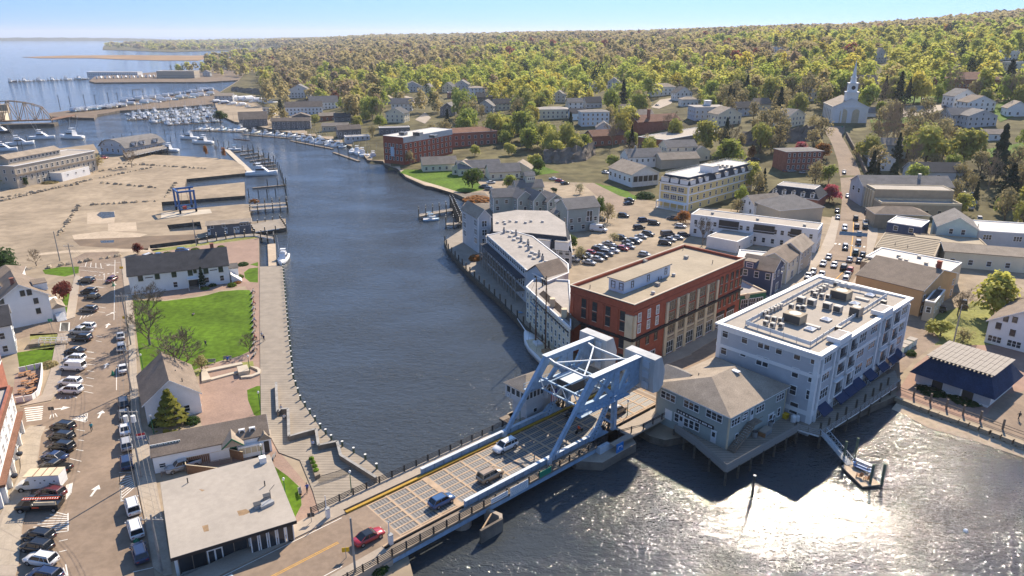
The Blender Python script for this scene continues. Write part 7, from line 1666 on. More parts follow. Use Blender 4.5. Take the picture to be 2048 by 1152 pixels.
def truck(label,p,rz,kind):
 t=thing('box_truck' if kind=='box' else 'service_truck',label,'truck',at(*p,LAND+.02),rz);c=(.68,.67,.64)if kind=='box' else(.015,.015,.015)
 loft([(1.2,sec(1.,.45,1.3)),(2.6,sec(1.,.45,1.3)),(3.4,sec(.95,.45,1.15)),(3.7,sec(.8,.5,.95))],'paint').build('body',t,col=c)
 q=MB();V=[(1.1,-.95,1.25),(2.5,-.95,1.25),(2.5,.95,1.25),(1.1,.95,1.25),(1.2,-.8,1.95),(1.9,-.8,1.95),(1.9,.8,1.95),(1.2,.8,1.95)];q.mesh(V,[(0,1,5,4),(1,2,6,5),(2,3,7,6),(3,0,4,7)],'car_glass');q.build('window',t)
 q=MB();q.box(1.1,2.,-.85,.85,1.95,2.05,'paint');q.build('roof_panel',t,col=c)
 if kind=='box':
  q=MB();q.box(-3.4,1.15,-1.15,1.15,.7,2.9,'plastic_white');q.box(-3.42,1.9,-1.18,1.18,2.9,2.98,'stone_cream');bx=q.build('box',t)
  for x in(-2.2,-.9,.4):q=MB();q.box(x-.05,x+.05,-1.19,1.19,2.98,3.03,'shingle_red');q.build('roof_strap',bx)
  for x,z in((-2.6,1.9),(-1.9,1.5),(-1.2,2.1),(-.5,1.7),(.2,2.2),(-2.2,1.2)):q=MB();q.box(x-.12,x+.12,1.15,1.17,z-.1,z+.1,'dark_metal');q.box(x-.12,x+.12,-1.17,-1.15,z-.1,z+.1,'dark_metal');q.build('decal',bx)
 else:
  q=MB();q.box(-2.9,1.05,-1.,1.,.6,1.35,'paint');q.build('bed',t,col=c);q=MB();q.box(-2.7,.6,.75,1.02,1.35,1.8,'stone_cream');q.box(-2.7,.6,-1.02,-.75,1.35,1.8,'paint');q.build('tool_locker',t,col=c)
  la=MB();[la.box(-3.2,2.2,y-.04,y+.04,2.3,2.4,'orange_vest')for y in(.4,.85)];[la.box(-3.+i*.36,-2.92+i*.36,.4,.85,2.32,2.38,'white_paint')for i in range(15)];la.build('ladder',t)
  q=MB();[q.box(x-.04,x+.04,y-.04,y+.04,1.35,2.3,'dark_metal')for x in(-2.8,.9)for y in(-.9,.9)];[q.box(x-.04,x+.04,-.9,.9,2.24,2.3,'dark_metal')for x in(-2.8,.9)];q.build('ladder_rack',t)
  q=MB();q.box(-.1,.9,1.0,1.02,.85,1.1,'orange_vest');q.build('lettering',t)
 wm=MB();wm.tube((0,-.14,0),(0,.14,0),.42,n=14,m='tyre');wd=wm.data('wheel');rm=MB();rm.tube((0,-.15,0),(0,.15,0),.24,n=10,m='rim');rd=rm.data('rim')
 for x in(-2.2,2.7):
  for y in(-.95,.95):w=link('wheel',wd,t,(x,y,.42));link('rim',rd,w)
 for y in(-.65,.65):q=MB();q.box(3.55,3.68,y-.15,y+.15,.75,.95,'lamp_lens');q.build('headlight',t)
truck('white box truck with strapped pale roof parked across the left kerb',(86,976),math.pi+.1,'box');truck('black service truck carrying a long orange ladder near left kerb',(86,1018),math.pi+.06,'service')
UP=ground_dir((1690,560),(1700,440));ux=lambda p:ground_dir((1668,545),(1702,470))if p[1]>500 else ground_dir((1705,470),(1703,400))if p[1]>400 else ground_dir((1703,400),(1690,340))
MS=[('sedan','white',(1688,346),1),('sedan','white',(1695,394),1),('suv','black',(1728,388),0),('suv','dark grey',(1733,427),0),('suv','black',(1711,439),0),('sedan','white',(1730,447),0),('suv','black',(1730,456),0),('suv','dark grey',(1713,456),0),('suv','white',(1689,459),1),('sedan','silver',(1718,470),0),('suv','grey',(1716,488),0),('suv','dark grey',(1690,498),1),('suv','green',(1711,508),0),('sedan','black',(1725,512),0),('sedan','silver',(1675,437),1),('sedan','dark grey',(1674,424),1),('sedan','white',(1646,530),1),('sedan','silver',(1657,517),1),('sedan','white',(1668,533),1),('suv','black',(1687,538),0),('sedan','silver',(1699,522),0),('sedan','dark grey',(1718,524),0),('hatch','red',(1700,543),0),('sedan','silver',(1695,552),0),('hatch','white',(1691,561),0),('sedan','white',(1643,552),1),('sedan','silver',(1626,546),1),('sedan','white',(1616,555),1)]
near=lambda p:'at the lower street bend' if p[1]>500 else 'by the shop crosswalk' if p[1]>460 else 'below the bank corner' if p[1]>410 else 'climbing past the brick bank'
cnt={}
def ordl(base,key):
 cnt[key]=cnt.get(key,0)+1;n=cnt[key]
 return base if n==1 else base+', '+ORD[min(n-1,9)]+' such'
for kd,cc,p,dn in sorted(MS,key=lambda a:a[2][1]):
 lab='%s %s on Main Street, %s, %s'%(cc,KN[kd],'facing camera' if dn else 'uphill',near(p));car(kd,cc,p,ux(p)+(math.pi if dn else 0),ordl(lab,lab),'cars on Main Street',onterr=p[1]<440)
LOT=[(1146,522,'silver','suv'),(1161,516,'dark grey','sedan'),(1178,528,'silver','sedan'),(1174,514,'grey','sedan'),(1183,509,'red','hatch'),(1194,521,'silver','sedan'),(1203,516,'black','suv'),(1196,503,'black','suv'),(1201,497,'white','sedan'),(1214,510,'grey','suv'),(1217,490,'silver','sedan'),(1226,504,'white','sedan'),(1230,499,'black','sedan'),(1245,500,'red','hatch'),(1242,479,'black','suv'),(1257,496,'silver','sedan'),(1256,488,'grey','sedan'),(1268,486,'dark grey','suv'),(1272,483,'white','sedan'),(1282,476,'silver','sedan'),(1296,471,'dark grey','suv'),(1278,458,'black','suv'),(1287,443,'dark blue','suv'),(1247,434,'black','suv'),(1200,441,'dark grey','suv'),(1257,409,'black','sedan'),(1259,402,'black','sedan'),(1289,512,'silver','hatch'),(1335,472,'dark grey','van'),(1354,478,'silver','sedan'),(1367,473,'dark grey','suv'),(1330,489,'black','suv'),(1339,482,'silver','sedan'),(1361,455,'white','hatch'),(1308,449,'black','suv'),(1346,439,'dark grey','suv'),(1107,360,'white','sedan'),(1119,364,'red','hatch'),(1130,369,'black','sedan'),(982,367,'white','sedan'),(979,380,'grey','suv'),(967,376,'dark grey','suv'),(1042,363,'dark grey','suv'),(1064,374,'dark blue','sedan')]
for x,y,cc,kd in sorted(LOT,key=lambda a:a[1]):
 where=('in the front car park row' if x<1235 else 'at the right end of the car park')if 465<y<530 and x<1300 else 'beside the white row block' if x>1300 else 'near the yellow hotel entrance' if x>1225 else 'by the waterside cottages' if y<385 else 'beside the tall inn building'
 rz=-.55 if 465<y<530 and x<1300 else random.choice((.3,-.4,2.8));lab='%s %s parked %s'%(cc,KN[kd],where);cnt[lab]=cnt.get(lab,0)+1
 if cnt[lab]>1:lab+=', '+ORD[cnt[lab]-1]+' such from the back'
 car(kd,cc,(x,y),rz,lab,'cars in the waterfront car park')
pv=car('van','white',(1197,463),-.35,'white high roofed passenger van at the end of the car park','cars in the waterfront car park');pv.scale=(1.2,1.1,1.25)
RL=[(1926,390,'white','suv'),(1943,392,'silver','suv'),(1913,406,'white','suv'),(1925,410,'white','sedan'),(1948,408,'silver','sedan'),(1941,418,'white','suv'),(1958,440,'white','suv'),(2000,458,'black','pickup'),(1934,371,'dark grey','sedan'),(1497,323,'black','suv'),(1511,320,'dark grey','sedan'),(1518,380,'white','suv'),(1569,342,'blue','sedan'),(1583,344,'silver','sedan'),(1607,347,'silver','sedan'),(1211,347,'white','sedan'),(1230,343,'dark red','sedan'),(1564,331,'grey','hatch'),(1889,215,'dark blue','sedan'),(1780,240,'black','suv'),(1845,200,'dark grey','sedan'),(1293,215,'white','sedan'),(1315,212,'silver','sedan'),(1400,242,'white','sedan'),(640,232,'white','suv'),(634,236,'silver','sedan'),(1872,622,'black','suv'),(1850,628,'dark blue','sedan'),(1925,612,'black','pickup'),(1995,615,'white','suv'),(2015,612,'silver','suv'),(299,516,'white','suv'),(318,514,'blue','sedan'),(365,504,'blue','hatch'),(207,318,'red','pickup')]
for x,y,cc,kd in sorted(RL,key=lambda a:a[1]):
 where='in the shaded lot by the stone bank' if x>1900 and 300<y<500 else 'beside the square brick house' if 1480<x<1620 else 'on the church hill' if y<245 and x>1700 else 'in the yard behind the ochre building' if x>1700 else 'on the middle hill road' if y<260 and x>1000 else 'by the marina boat shops' if y<260 else 'behind the porch restaurant' if x>1000 else 'behind the white meeting hall' if y>400 else 'by the boathouse door'
 lab='%s %s parked %s'%(cc,KN[kd],where);cnt[lab]=cnt.get(lab,0)+1
 if cnt[lab]>1:lab+=', '+ORD[cnt[lab]-1]+' such from the back'
 car(kd,cc,(x,y),random.choice((1.2,.3,2.6,-.9))if x<1900 else 1.1,lab,'cars parked about the town',onterr=y<420)
 # trees
def quads(c,nrm,size,rng,jit=.38):
 """one small leaf-clump face at every point c, facing roughly along nrm"""
 n=len(c);nrm=nrm+rng.normal(0,jit,(n,3))+[.18,.36,.5];nrm/=np.linalg.norm(nrm,axis=1,keepdims=True)+1e-9
 t=rng.normal(0,1,(n,3));u=np.cross(nrm,t);u/=np.linalg.norm(u,axis=1,keepdims=True)+1e-9;v=np.cross(nrm,u)
 s=size*rng.uniform(.6,1.3,(n,1));return np.stack([c-u*s-v*s*.7,c+u*s-v*s*.6,c+u*s*.8+v*s*.8,c-u*s*.7+v*s*.7],1)
def qmesh(name,Q,m,cols=None):
 n=len(Q);me=bpy.data.meshes.new(name);me.vertices.add(n*4);me.vertices.foreach_set('co',Q.reshape(-1).astype(np.float32));me.loops.add(n*4);me.loops.foreach_set('vertex_index',np.arange(n*4,dtype=np.int32));me.polygons.add(n);me.polygons.foreach_set('loop_start',np.arange(0,n*4,4,dtype=np.int32));me.polygons.foreach_set('loop_total',np.full(n,4,np.int32));me.materials.append(M[m])
 if cols is not None:at_=me.color_attributes.new('tint','FLOAT_COLOR','CORNER');at_.data.foreach_set('color',np.repeat(np.c_[cols,np.ones(n)],4,0).reshape(-1).astype(np.float32))
 me.update(calc_edges=True);return me
def crown_pts(rng,nl,npl):
 """lobed crown of unit radius, from 0 to about 1.5 high"""
 P,N_=[],[]
 for i in range(nl):
  a=rng.uniform(0,2*math.pi);r=rng.uniform(.1,.68)if i else 0;z=rng.uniform(.35,1.15)if i else 1.05;r*=math.sin(min(1,(1.55-z))*1.5);lr=rng.uniform(.3,.5)
  d=rng.normal(0,1,(npl,3));d/=np.linalg.norm(d,axis=1,keepdims=True);d[:,2]=np.where(d[:,2]<-.4,-d[:,2],d[:,2]);P.append(np.array([r*math.cos(a),r*math.sin(a),z])+d*lr*rng.uniform(.55,1.05,(npl,1)));N_.append(d)
 return np.concatenate(P),np.concatenate(N_)
TR={}
def limb(mb,p,d,L,r,depth,rng,m,tw):
 e=p+d*L;r=max(r,.0045);mb.tube(p,e,r,max(r*.62,.004),5 if depth>1 else 3,m,False)
 if depth==0:return
 for i in range(3 if depth>1 else 5):
  q=Vector((rng.normal(0,.55),rng.normal(0,.55),rng.normal(.15,.3)));limb(mb,p.lerp(e,rng.uniform(.55,1)),(d+q).normalized(),L*rng.uniform(.6,.85),r*.55,depth-1,rng,m,tw)
for k in range(4):
 g=np.random.default_rng(20+k);P,N_=crown_pts(g,15,95);TR['leafy',k]=qmesh('crown',quads(P,N_,.062,g),'leaf');P,N_=crown_pts(g,12,48);TR['thin',k]=qmesh('crown',quads(P,N_,.05,g),'leaf')
 mb=MB();mb.tube((0,0,-.4),(0,0,.55),.05,.035,7,'bark',False);[limb(mb,Vector((0,0,.15+.08*i)),Vector((math.cos(i*2.4),math.sin(i*2.4),1.5)).normalized(),.5,.028,1,g,'bark',0)for i in range(6)];TR['trunk',k]=mb.data('trunk')
 mb=MB();mb.tube((0,0,-.4),(0,0,.4),.05,.04,7,'bark_pale',False);TR['btrunk',k]=mb.data('trunk');mb=MB();[limb(mb,Vector((0,0,.2+.1*i)),Vector((math.cos(i*2.4+k),math.sin(i*2.4+k),1.3)).normalized(),.42,.022,4,g,'twig',0)for i in range(7)];TR['bare',k]=mb.data('crown')
 z=g.uniform(0,1,900)**.8;a=g.uniform(0,2*math.pi,900);r=(1-z)*.5*(.75+.25*np.sin(z*40))+.02;P=np.c_[r*np.cos(a),r*np.sin(a),z*2+.12];TR['pine',k]=qmesh('crown',quads(P,np.c_[np.cos(a),np.sin(a),.5+0*a],.06,g),'needle')
 d=g.normal(0,1,(420,3));d/=np.linalg.norm(d,axis=1,keepdims=True);d[:,2]=abs(d[:,2]);TR['bush',k]=qmesh('foliage',quads(d*g.uniform(.7,1,(420,1))*[1,1,.8],d,.1,g),'leaf')
TC={'lime green':(.34,.385,.08),'yellow green':(.44,.425,.10),'golden':(.48,.41,.08),'olive budding':(.36,.30,.14),'fresh green':(.11,.17,.018),'dark evergreen':(.022,.04,.017),'brown bare':(.28,.215,.14),'grey bare':(.19,.155,.11),'copper red':(.20,.05,.035),'pink blossoming':(.42,.09,.12),'orange':(.33,.14,.03),'gold evergreen':(.13,.125,.02),'pale blossoming':(.42,.38,.2),'deep green':(.04,.085,.015)}
def tree(colr,pos,H_,Rr,label,group=None,kind=None,name=None):
 kind=kind or('pine' if 'evergreen' in colr else 'bare' if 'bare' in colr else 'thin' if colr in('olive budding','pale blossoming')else 'leafy');k=random.randrange(4);nm=name or{'pine':'pine_tree','bush':'shrub','bare':'bare_tree'}.get(kind,'leafy_tree')
 t=thing(nm,label,'shrub' if kind=='bush' else 'tree',pos,random.uniform(0,6.28),group);c=np.array(TC[colr])*random.uniform(.82,1.2)
 if kind=='bush':o=link('foliage',TR['bush',k],t,col=tuple(c));o.scale=(Rr,Rr,H_);return t
 o=link('crown',TR[kind,k],t,col=tuple(c));sc={'pine':(Rr*2,Rr*2,H_/2.1),'bare':(Rr,Rr,H_/1.5)}.get(kind,(Rr,Rr,H_/1.55));o.scale=sc;tr_=link('trunk',TR['btrunk' if kind=='bare' else 'trunk',k],t);tr_.scale=sc if kind!='pine' else(Rr,Rr,H_/1.6);return t
NT=[('grey bare',(300,690),9,6.5,'large grey bare tree at the left edge of the lawn, in front of the hall'),('grey bare',(362,760),11,8,'wide spreading bare tree between the lawn and the park hall'),('grey bare',(300,640),9,6,'bare tree beside the left end of the white meeting hall'),('grey bare',(500,705),4,3,'small bare bush like tree at the right corner of the lawn'),('olive budding',(405,742),4,2.6,'thin budding sapling behind the park hall roof'),('gold evergreen',(345,852),7.4,3.4,'dense green and gold conifer standing before the white park hall'),('deep green',(18,556),9,6,'big dark round tree at the left edge behind the gabled houses'),('brown bare',(73,532),5,3,'small brown bare tree by the boatyard boulders'),('copper red',(128,598),5.4,3,'dark copper red tree beside the white gabled house'),('copper red',(276,508),4,2,'small red leaved tree behind the white meeting hall'),('dark evergreen',(406,574),6,1.4,'slim dark conifer beside the meeting hall entrance'),('olive budding',(14,372),9,5,'loose willow like tree at the left end of the mill building'),('deep green',(48,373),6,3,'dark green tree growing against the mill front wall'),('olive budding',(195,340),9,5,'olive tree at the right end of the mill building'),('brown bare',(264,335),9,5,'ivy trunked bare tree alone in the gravel yard'),('orange',(412,312),7,1.8,'narrow orange tinted tree on the yard point'),('grey bare',(434,314),7,1.5,'narrow bare tree on the yard point'),('orange',(448,316),6.5,1.6,'right hand narrow orange tree on the yard point'),('fresh green',(945,376),10,6,'round fresh green tree on the waterside lawn'),('lime green',(1020,378),7,4.5,'lime tree beside the waterside car park'),('olive budding',(820,330),8,4.5,'olive tree at the foot of the red brick mill'),('fresh green',(1140,496),5.5,3,'small green tree at the condominium corner'),('pale blossoming',(1162,520),5,3.4,'pale blossoming tree at the end of the car park rows'),('pale blossoming',(1228,486),4,2.6,'pale blossoming tree in the middle of the car park'),('olive budding',(1215,445),9,4,'tall budding tree beside the tall inn building'),('fresh green',(1200,432),8,4,'dark green tree right of the tall inn building'),('pale blossoming',(1160,388),5,3.4,'pale tree on the island of the upper car park'),('deep green',(1107,385),2.6,2.,'small round clipped tree in the upper car park'),('orange',(1366,446),5,4,'orange budding tree at the front of the yellow hotel'),('grey bare',(1405,490),9,4,'bare tree against the white row block'),('olive budding',(1475,424),6,5,'budding tree between yellow hotel and white row block'),('lime green',(1455,332),15,9.5,'huge lime green tree behind the yellow hotel'),('olive budding',(1400,318),10,5,'olive tree beside the small cream gabled house'),('pink blossoming',(1658,404),8,5.2,'bright pink blossoming tree beside the brick bank'),('pink blossoming',(1598,312),8,6,'red pink tree left of the square brick house'),('orange',(1645,318),9,5,'orange tree right of the square brick house'),('orange',(1503,318),8,3.4,'narrow brownish orange tree on the lower slope'),('lime green',(1225,338),8,5,'lime tree at the edge of the upper car park'),('grey bare',(1262,330),13,8,'broad grey bare tree left of the white grey roofed house'),('yellow green',(1110,316),11,8,'wide yellow green tree on top of the rock by the car park'),('yellow green',(1150,312),12,8,'second wide yellow green tree on the rock by the car park'),('yellow green',(1070,338),9,5,'yellow green tree left of the dark rock face'),('fresh green',(1078,345),8,5,'thin green tree at the lower car park entrance'),('yellow green',(950,312),7,4,'yellow green tree between mill and cottages'),('yellow green',(1018,310),8,5.4,'yellow green tree behind the cottages'),('lime green',(1010,264),12,8,'round lime green tree right of the brick apartments'),('lime green',(933,246),15,9.5,'big domed lime tree above the brick apartments'),('yellow green',(732,244),10,5,'bright yellow green tree above the marina sheds'),('lime green',(686,190),12,7,'round lime tree right of the white ledge house'),('deep green',(440,242),9,7,'round dark green tree on the marina point lawn'),('yellow green',(630,250),9,5,'yellow green tree between boat shop and brown shed'),('olive budding',(575,244),9,5,'olive tree behind the long boat shop'),('olive budding',(745,275),9,5,'olive tree left of the brick mill roof'),('lime green',(760,256),10,5.5,'lime tree behind the long dark flat shed'),('yellow green',(715,255),9,5,'yellow tree above the gabled boat shed'),('dark evergreen',(562,226),12,5,'dark evergreen beside the marina yard'),('yellow green',(1740,322),14,8.5,'yellow green tree right of the upper hill street'),('yellow green',(1850,330),21,12.5,'largest yellow tree, left of the big pair above the slate roof'),('yellow green',(1925,334),20,11.5,'right hand of the big yellow pair above the slate roof'),('dark evergreen',(1988,368),26,6.5,'tall dark cedar right of the big yellow trees'),('dark evergreen',(2012,412),17,6,'broad dark evergreen beside the shaded car park'),('dark evergreen',(1740,358),7,2.2,'left of three small conifers before the white cottage'),('dark evergreen',(1753,360),8,2.2,'middle of three small conifers before the white cottage'),('dark evergreen',(1783,356),7,2.4,'right of three small conifers before the white cottage'),('dark evergreen',(2010,200),26,8,'very tall dark conifer beside the red brick school'),('yellow green',(1790,190),15,10,'spreading yellow tree on the church green'),('lime green',(1655,215),20,12,'very large lime tree directly left of the church steeple'),('yellow green',(1985,632),13,7.5,'bright yellow leaved tree at the right edge behind the ochre wing'),('yellow green',(1880,672),4.4,4,'low pale budding tree left of the visitor pavilion'),('olive budding',(1925,682),3.6,3.6,'low budding tree behind the visitor pavilion roof'),('brown bare',(1915,630),6,4,'bare brown tree in the yard behind the ochre building')]
for c_,p,H_,r_,lab in NT:
 q=atg(*p);tree(c_,q,H_,r_,lab);KEEP.append((q.x,q.y,r_*.8))
for c_,p,h_,r_,lab in[('fresh green',(464,572),1.4,1.4,'bright variegated bush by the meeting hall wing'),('orange',(475,566),.8,1.2,'low orange hedge at the meeting hall side steps'),('lime green',(410,578),.8,1.4,'low yellow green hedge beside the hall entrance'),('deep green',(425,572),1.,1.2,'dark rounded bush under the hall windows'),('deep green',(385,845),1.5,1.5,'dark clipped bush at the right of the park hall conifer'),('deep green',(315,848),1.4,1.6,'dark bush at the left corner of the park hall'),('olive budding',(98,732),1.4,2.,'olive bush at the terrace corner'),('fresh green',(335,508),1.,1.6,'left round bush behind the meeting hall'),('fresh green',(390,500),1.,1.6,'middle round bush behind the meeting hall'),('fresh green',(442,495),.9,1.5,'right round bush behind the meeting hall'),('deep green',(486,530),1.2,1.8,'bush beside the brick path near the slip'),('fresh green',(478,555),1.2,1.5,'bush at the right end of the meeting hall'),('orange',(955,400),2.,7,'orange brown scrub on the rocky beach'),('orange',(950,520),2.4,2.2,'tall orange reed bed beside the corner tower'),('orange',(508,405),2.,2.4,'orange reed clump at the boatyard finger tip'),('deep green',(1290,395),3.4,4.6,'dark hedge below the porch restaurant'),('deep green',(1865,782),.9,3.2,'dark clipped hedge along the left half of the pavilion'),('deep green',(1930,800),.9,3.2,'dark clipped hedge along the right half of the pavilion'),('deep green',(1822,710),1.6,1.2,'dark round bush beside the green utility cabinets'),('olive budding',(100,366),1.4,4,'olive hedge along the mill annex'),('deep green',(1890,435),2.,3,'dark bush at the corner of the stone bank'),('deep green',(756,1138),1.2,1.6,'green scrub on the bank below the bridge rail')]:tree(c_,atg(*p),h_,r_,lab,kind='bush')
for a,b_ in zip([(1684,400),(1700,340),(1690,300),(1672,272),(1660,252)],[(1725,400),(1712,330),(1690,290),(1672,262),(1690,250)]):
 for t in(0,.3,.6,1):q=atg(*a).lerp(atg(*b_),t);KEEP.append((q.x,q.y,11))
for p,r_ in(((1335,205),22),((1300,222),16),((1845,225),26),((1830,195),18),((845,235),20),((820,202),18),((1510,262),10),((640,236),30),((700,262),40),((650,275),60),((470,200),45),((490,225),50),((2010,310),20),((1850,262),16),((1160,340),40),((1050,345),40),((880,330),60),((1240,380),40),((1340,350),30),((1560,340),30),((1440,265),16),((1380,270),14),((1800,225),10)):q=atg(*p);KEEP.append((q.x,q.y,r_))
q=atg(598,205);KEEP+=[(q.x,q.y,26)]+BKEEP;CX=np.array([(a,b,c)for a,b,c in KEEP])
inside=INP
def clear(x,y,m=1.):return np.array([((CX[:,0]-a)**2+(CX[:,1]-b)**2>(CX[:,2]+m)**2).all()for a,b in zip(x,y)])
g=np.random.default_rng(5);XS=[]
D=318.
while D<5200:
 sp=(11.5 if D<640 else 14.5)+max(0,D-500)*.008;n=int(1.2*D/sp);s_=np.linspace(-.33,.80,n)+g.uniform(-.45,.45,n)*1.13/n;dd=D+g.uniform(-.45,.45,n)*sp;y=dd/np.sqrt(1+s_**2);x=s_*y;XS.append(np.c_[x,y,dd,np.full(n,sp)]);D+=sp
XS=np.concatenate(XS);XS=XS[inside(XS[:,0],XS[:,1],town_w)];rr_=rise(XS[:,0],XS[:,1]);XS=XS[(rr_>.25)|(XS[:,2]>560)];ok=np.ones(len(XS),bool);nr=XS[:,2]<1100;ok[nr]=clear(XS[nr,0],XS[nr,1],1.5);XS=XS[ok]
TP=np.array([(*topx(v),v.length)for v in TG]);vis=np.ones(len(XS),bool)
for i in np.nonzero(XS[:,2]<1150)[0]:
 x,y,d,sp=XS[i];z=ground(x,y);bx,by=topx((x,y,z));tx,ty=topx((x,y,z+17));hw=6.5*FPX/d
 if((abs(TP[:,0]-bx)<hw)&(TP[:,1]>ty)&(TP[:,1]<by+4)&(TP[:,2]>d)).any()and g.uniform()<.9:vis[i]=False
XS=XS[vis]
XS=XS[(XS[:,2]>600)|(g.uniform(0,1,len(XS))<.92)]
n=len(XS);pat=np.sin(XS[:,0]*.011+2)+np.sin(XS[:,1]*.009+XS[:,0]*.006)+g.normal(0,.7,n);far=np.clip((XS[:,2]-1000)/1300,0,1);u=g.uniform(0,1,n)
kindA=np.where(u<.09,'dark evergreen',np.where(u<.1,'copper red',np.where(pat-far*3.2-(XS[:,0]/XS[:,1]<-.02)*.9>-.75,np.where(u>.6,'lime green',np.where(u>.17,'yellow green','golden')),np.where(u>.3,'olive budding','brown bare'))))
order=np.argsort(XS[:,2]);MARK=[((1697,246),'the white church'),((1955,184),'the red brick school'),((1945,240),'the right hand house cluster'),((1772,318),'the grey house above the white cottage'),((1605,341),'the square brick house'),((1420,238),'the cupola house'),((1458,250),'the cream gabled house'),((1368,200),'the white hill road house'),((1190,252),'the tall blue house'),((1106,238),'the pale yellow hip roofed house'),((1380,300),'the red brick factory'),((956,195),'the white cube house'),((895,232),'the dark gabled hill house'),((804,222),'the curved road houses'),((945,292),'the brick apartments'),((649,219),'the white marina hall'),((599,196),'the white ledge house'),((508,252),'the big brown boathouse'),((1592,252),'the long cream slope house'),((1227,177),'the grey house deep in the trees'),((1290,336),'the grey roofed white house'),((1873,373),'the slate roofed rear house'),((1988,368),'the tall dark cedar'),((1890,320),'the big yellow pair'),((2012,412),'the shaded car park'),((1990,281),'the low white shed'),((1420,335),'the yellow hotel'),((1066,284),'the white canopy'),((960,350),'the cottages'),((1810,412),'the long grey hall'),((1734,182),'the cream house behind the steeple')]
MW=[(atg(*p),p,nm)for p,nm in MARK];seen={}
NIND=235
def hgt_(i):return 12+13*(((i*7919)%97)/97)**1.4
order=np.array([i for i in order if-30<topx((XS[i][0],XS[i][1],LAND+rise(XS[i][:1],XS[i][1:2])[0]))[0]<2080]);LB=[]
for i in order[:NIND]:
 x,y,d,sp=XS[i];z=ground(x,y);c_=str(kindA[i]);H_=hgt_(i)*(.68 if d<420 else.85 if d<560 else 1);q,mp,nm=min(MW,key=lambda m:(m[0].x-x)**2+(m[0].y-y)**2);px,py=topx((x,y,z))
 rel=('left of' if px<mp[0]else 'right of')if abs(px-mp[0])>34 else('behind' if py<mp[1]else 'below');sz='small' if H_<13 else 'tall' if H_>18 else 'middling'
 LB.append(('%s %s tree %s %s'%(sz,c_,rel,nm),px,c_,(x,y,z),H_))
for lb in LB:
 same=sorted(q[1]for q in LB if q[0]==lb[0]);k=same.index(lb[1]);tree(lb[2],lb[3],lb[4],lb[4]*(.46 if 'ever' not in lb[2]else.22),lb[0]+(', %s from left'%(['first']+ORD[1:]+['eleventh','twelfth','thirteenth']*3)[k]if len(same)>1 else ''),'spring woodland trees on the slope')
wood=order[NIND:]
def forest(name,idx,X,kinds,label):
 Qs,Cs=[],[];protoP=[crown_pts(g,12,22)for _ in range(8)]
 for j,i in enumerate(idx):
  x,y,d,sp=X[i];P,N_=protoP[j%8];nq=260 if d<750 else 180 if d<1100 else 80 if d<1900 else 26;c_=kinds[i];H_=hgt_(i)*(1. if d<1200 else 1.1);r=max(H_*.47,sp*.52 if d>1500 else 0)
  if c_=='dark evergreen':r*=.62;H_*=1.12
  k=g.permutation(len(P))[:nq]if nq<len(P)else np.arange(len(P));Qs.append(quads(P[k]*[r,r,H_/1.55],N_[k],r*(.095 if nq>200 else.115 if nq>100 else.17 if nq>30 else.29),g,.24)+[x,y,ZG[i]-.3]);Cs.append(np.tile(np.array(TC[c_])*g.uniform(.9,1.25),(len(k),1))*g.uniform(.92,1.08,(len(k),1)))
 o=link(name,qmesh(name,np.concatenate(Qs),'leaf_far',np.concatenate(Cs)));o['kind']='stuff';tag(o,label,'woodland');return o
mat('leaf_far',(.5,.5,.5),.8,.0,.35,.1,trans=.52);nt=M['leaf_far'].node_tree;vc=nt.nodes.new('ShaderNodeVertexColor');vc.layer_name='tint';rg=[q for q in nt.nodes if q.type=='RGB'][0]
for l in list(rg.outputs[0].links):nt.links.new(vc.outputs[0],l.to_socket)
ZG=LAND+rise(XS[:,0],XS[:,1]);forest('woodland',wood,XS,kindA,'spring woodland covering the hill behind the town, yellow green with dark evergreens')
def wood_patch(name,lab,pts,n,z,w):
 global ZG
 poly=[at(*p,z)for p in pts];xs=np.array([p.x for p in poly]);ys=np.array([p.y for p in poly]);X=np.c_[g.uniform(xs.min(),xs.max(),n*6),g.uniform(ys.min(),ys.max(),n*6)];X=X[inside(X[:,0],X[:,1],poly)][:n];X=np.c_[X,np.hypot(X[:,0],X[:,1]),np.full(len(X),w)];ZG=np.full(len(X),z);forest(name,range(len(X)),X,g.choice(['yellow green','olive budding','brown bare','dark evergreen','lime green'],len(X),p=[.32,.3,.18,.14,.06]),lab)
wood_patch('far_woodland','low wooded peninsula across the far water at the left',[(215,96),(345,101),(430,99),(560,96),(700,81),(560,79),(300,85),(212,91)],1500,2.,46)
wood_patch('far_woodland','trees standing round the far marina point and its landing',[(400,150),(478,158),(530,140),(560,112),(520,108),(470,112),(420,126),(380,141),(330,143)],420,1.8,9)
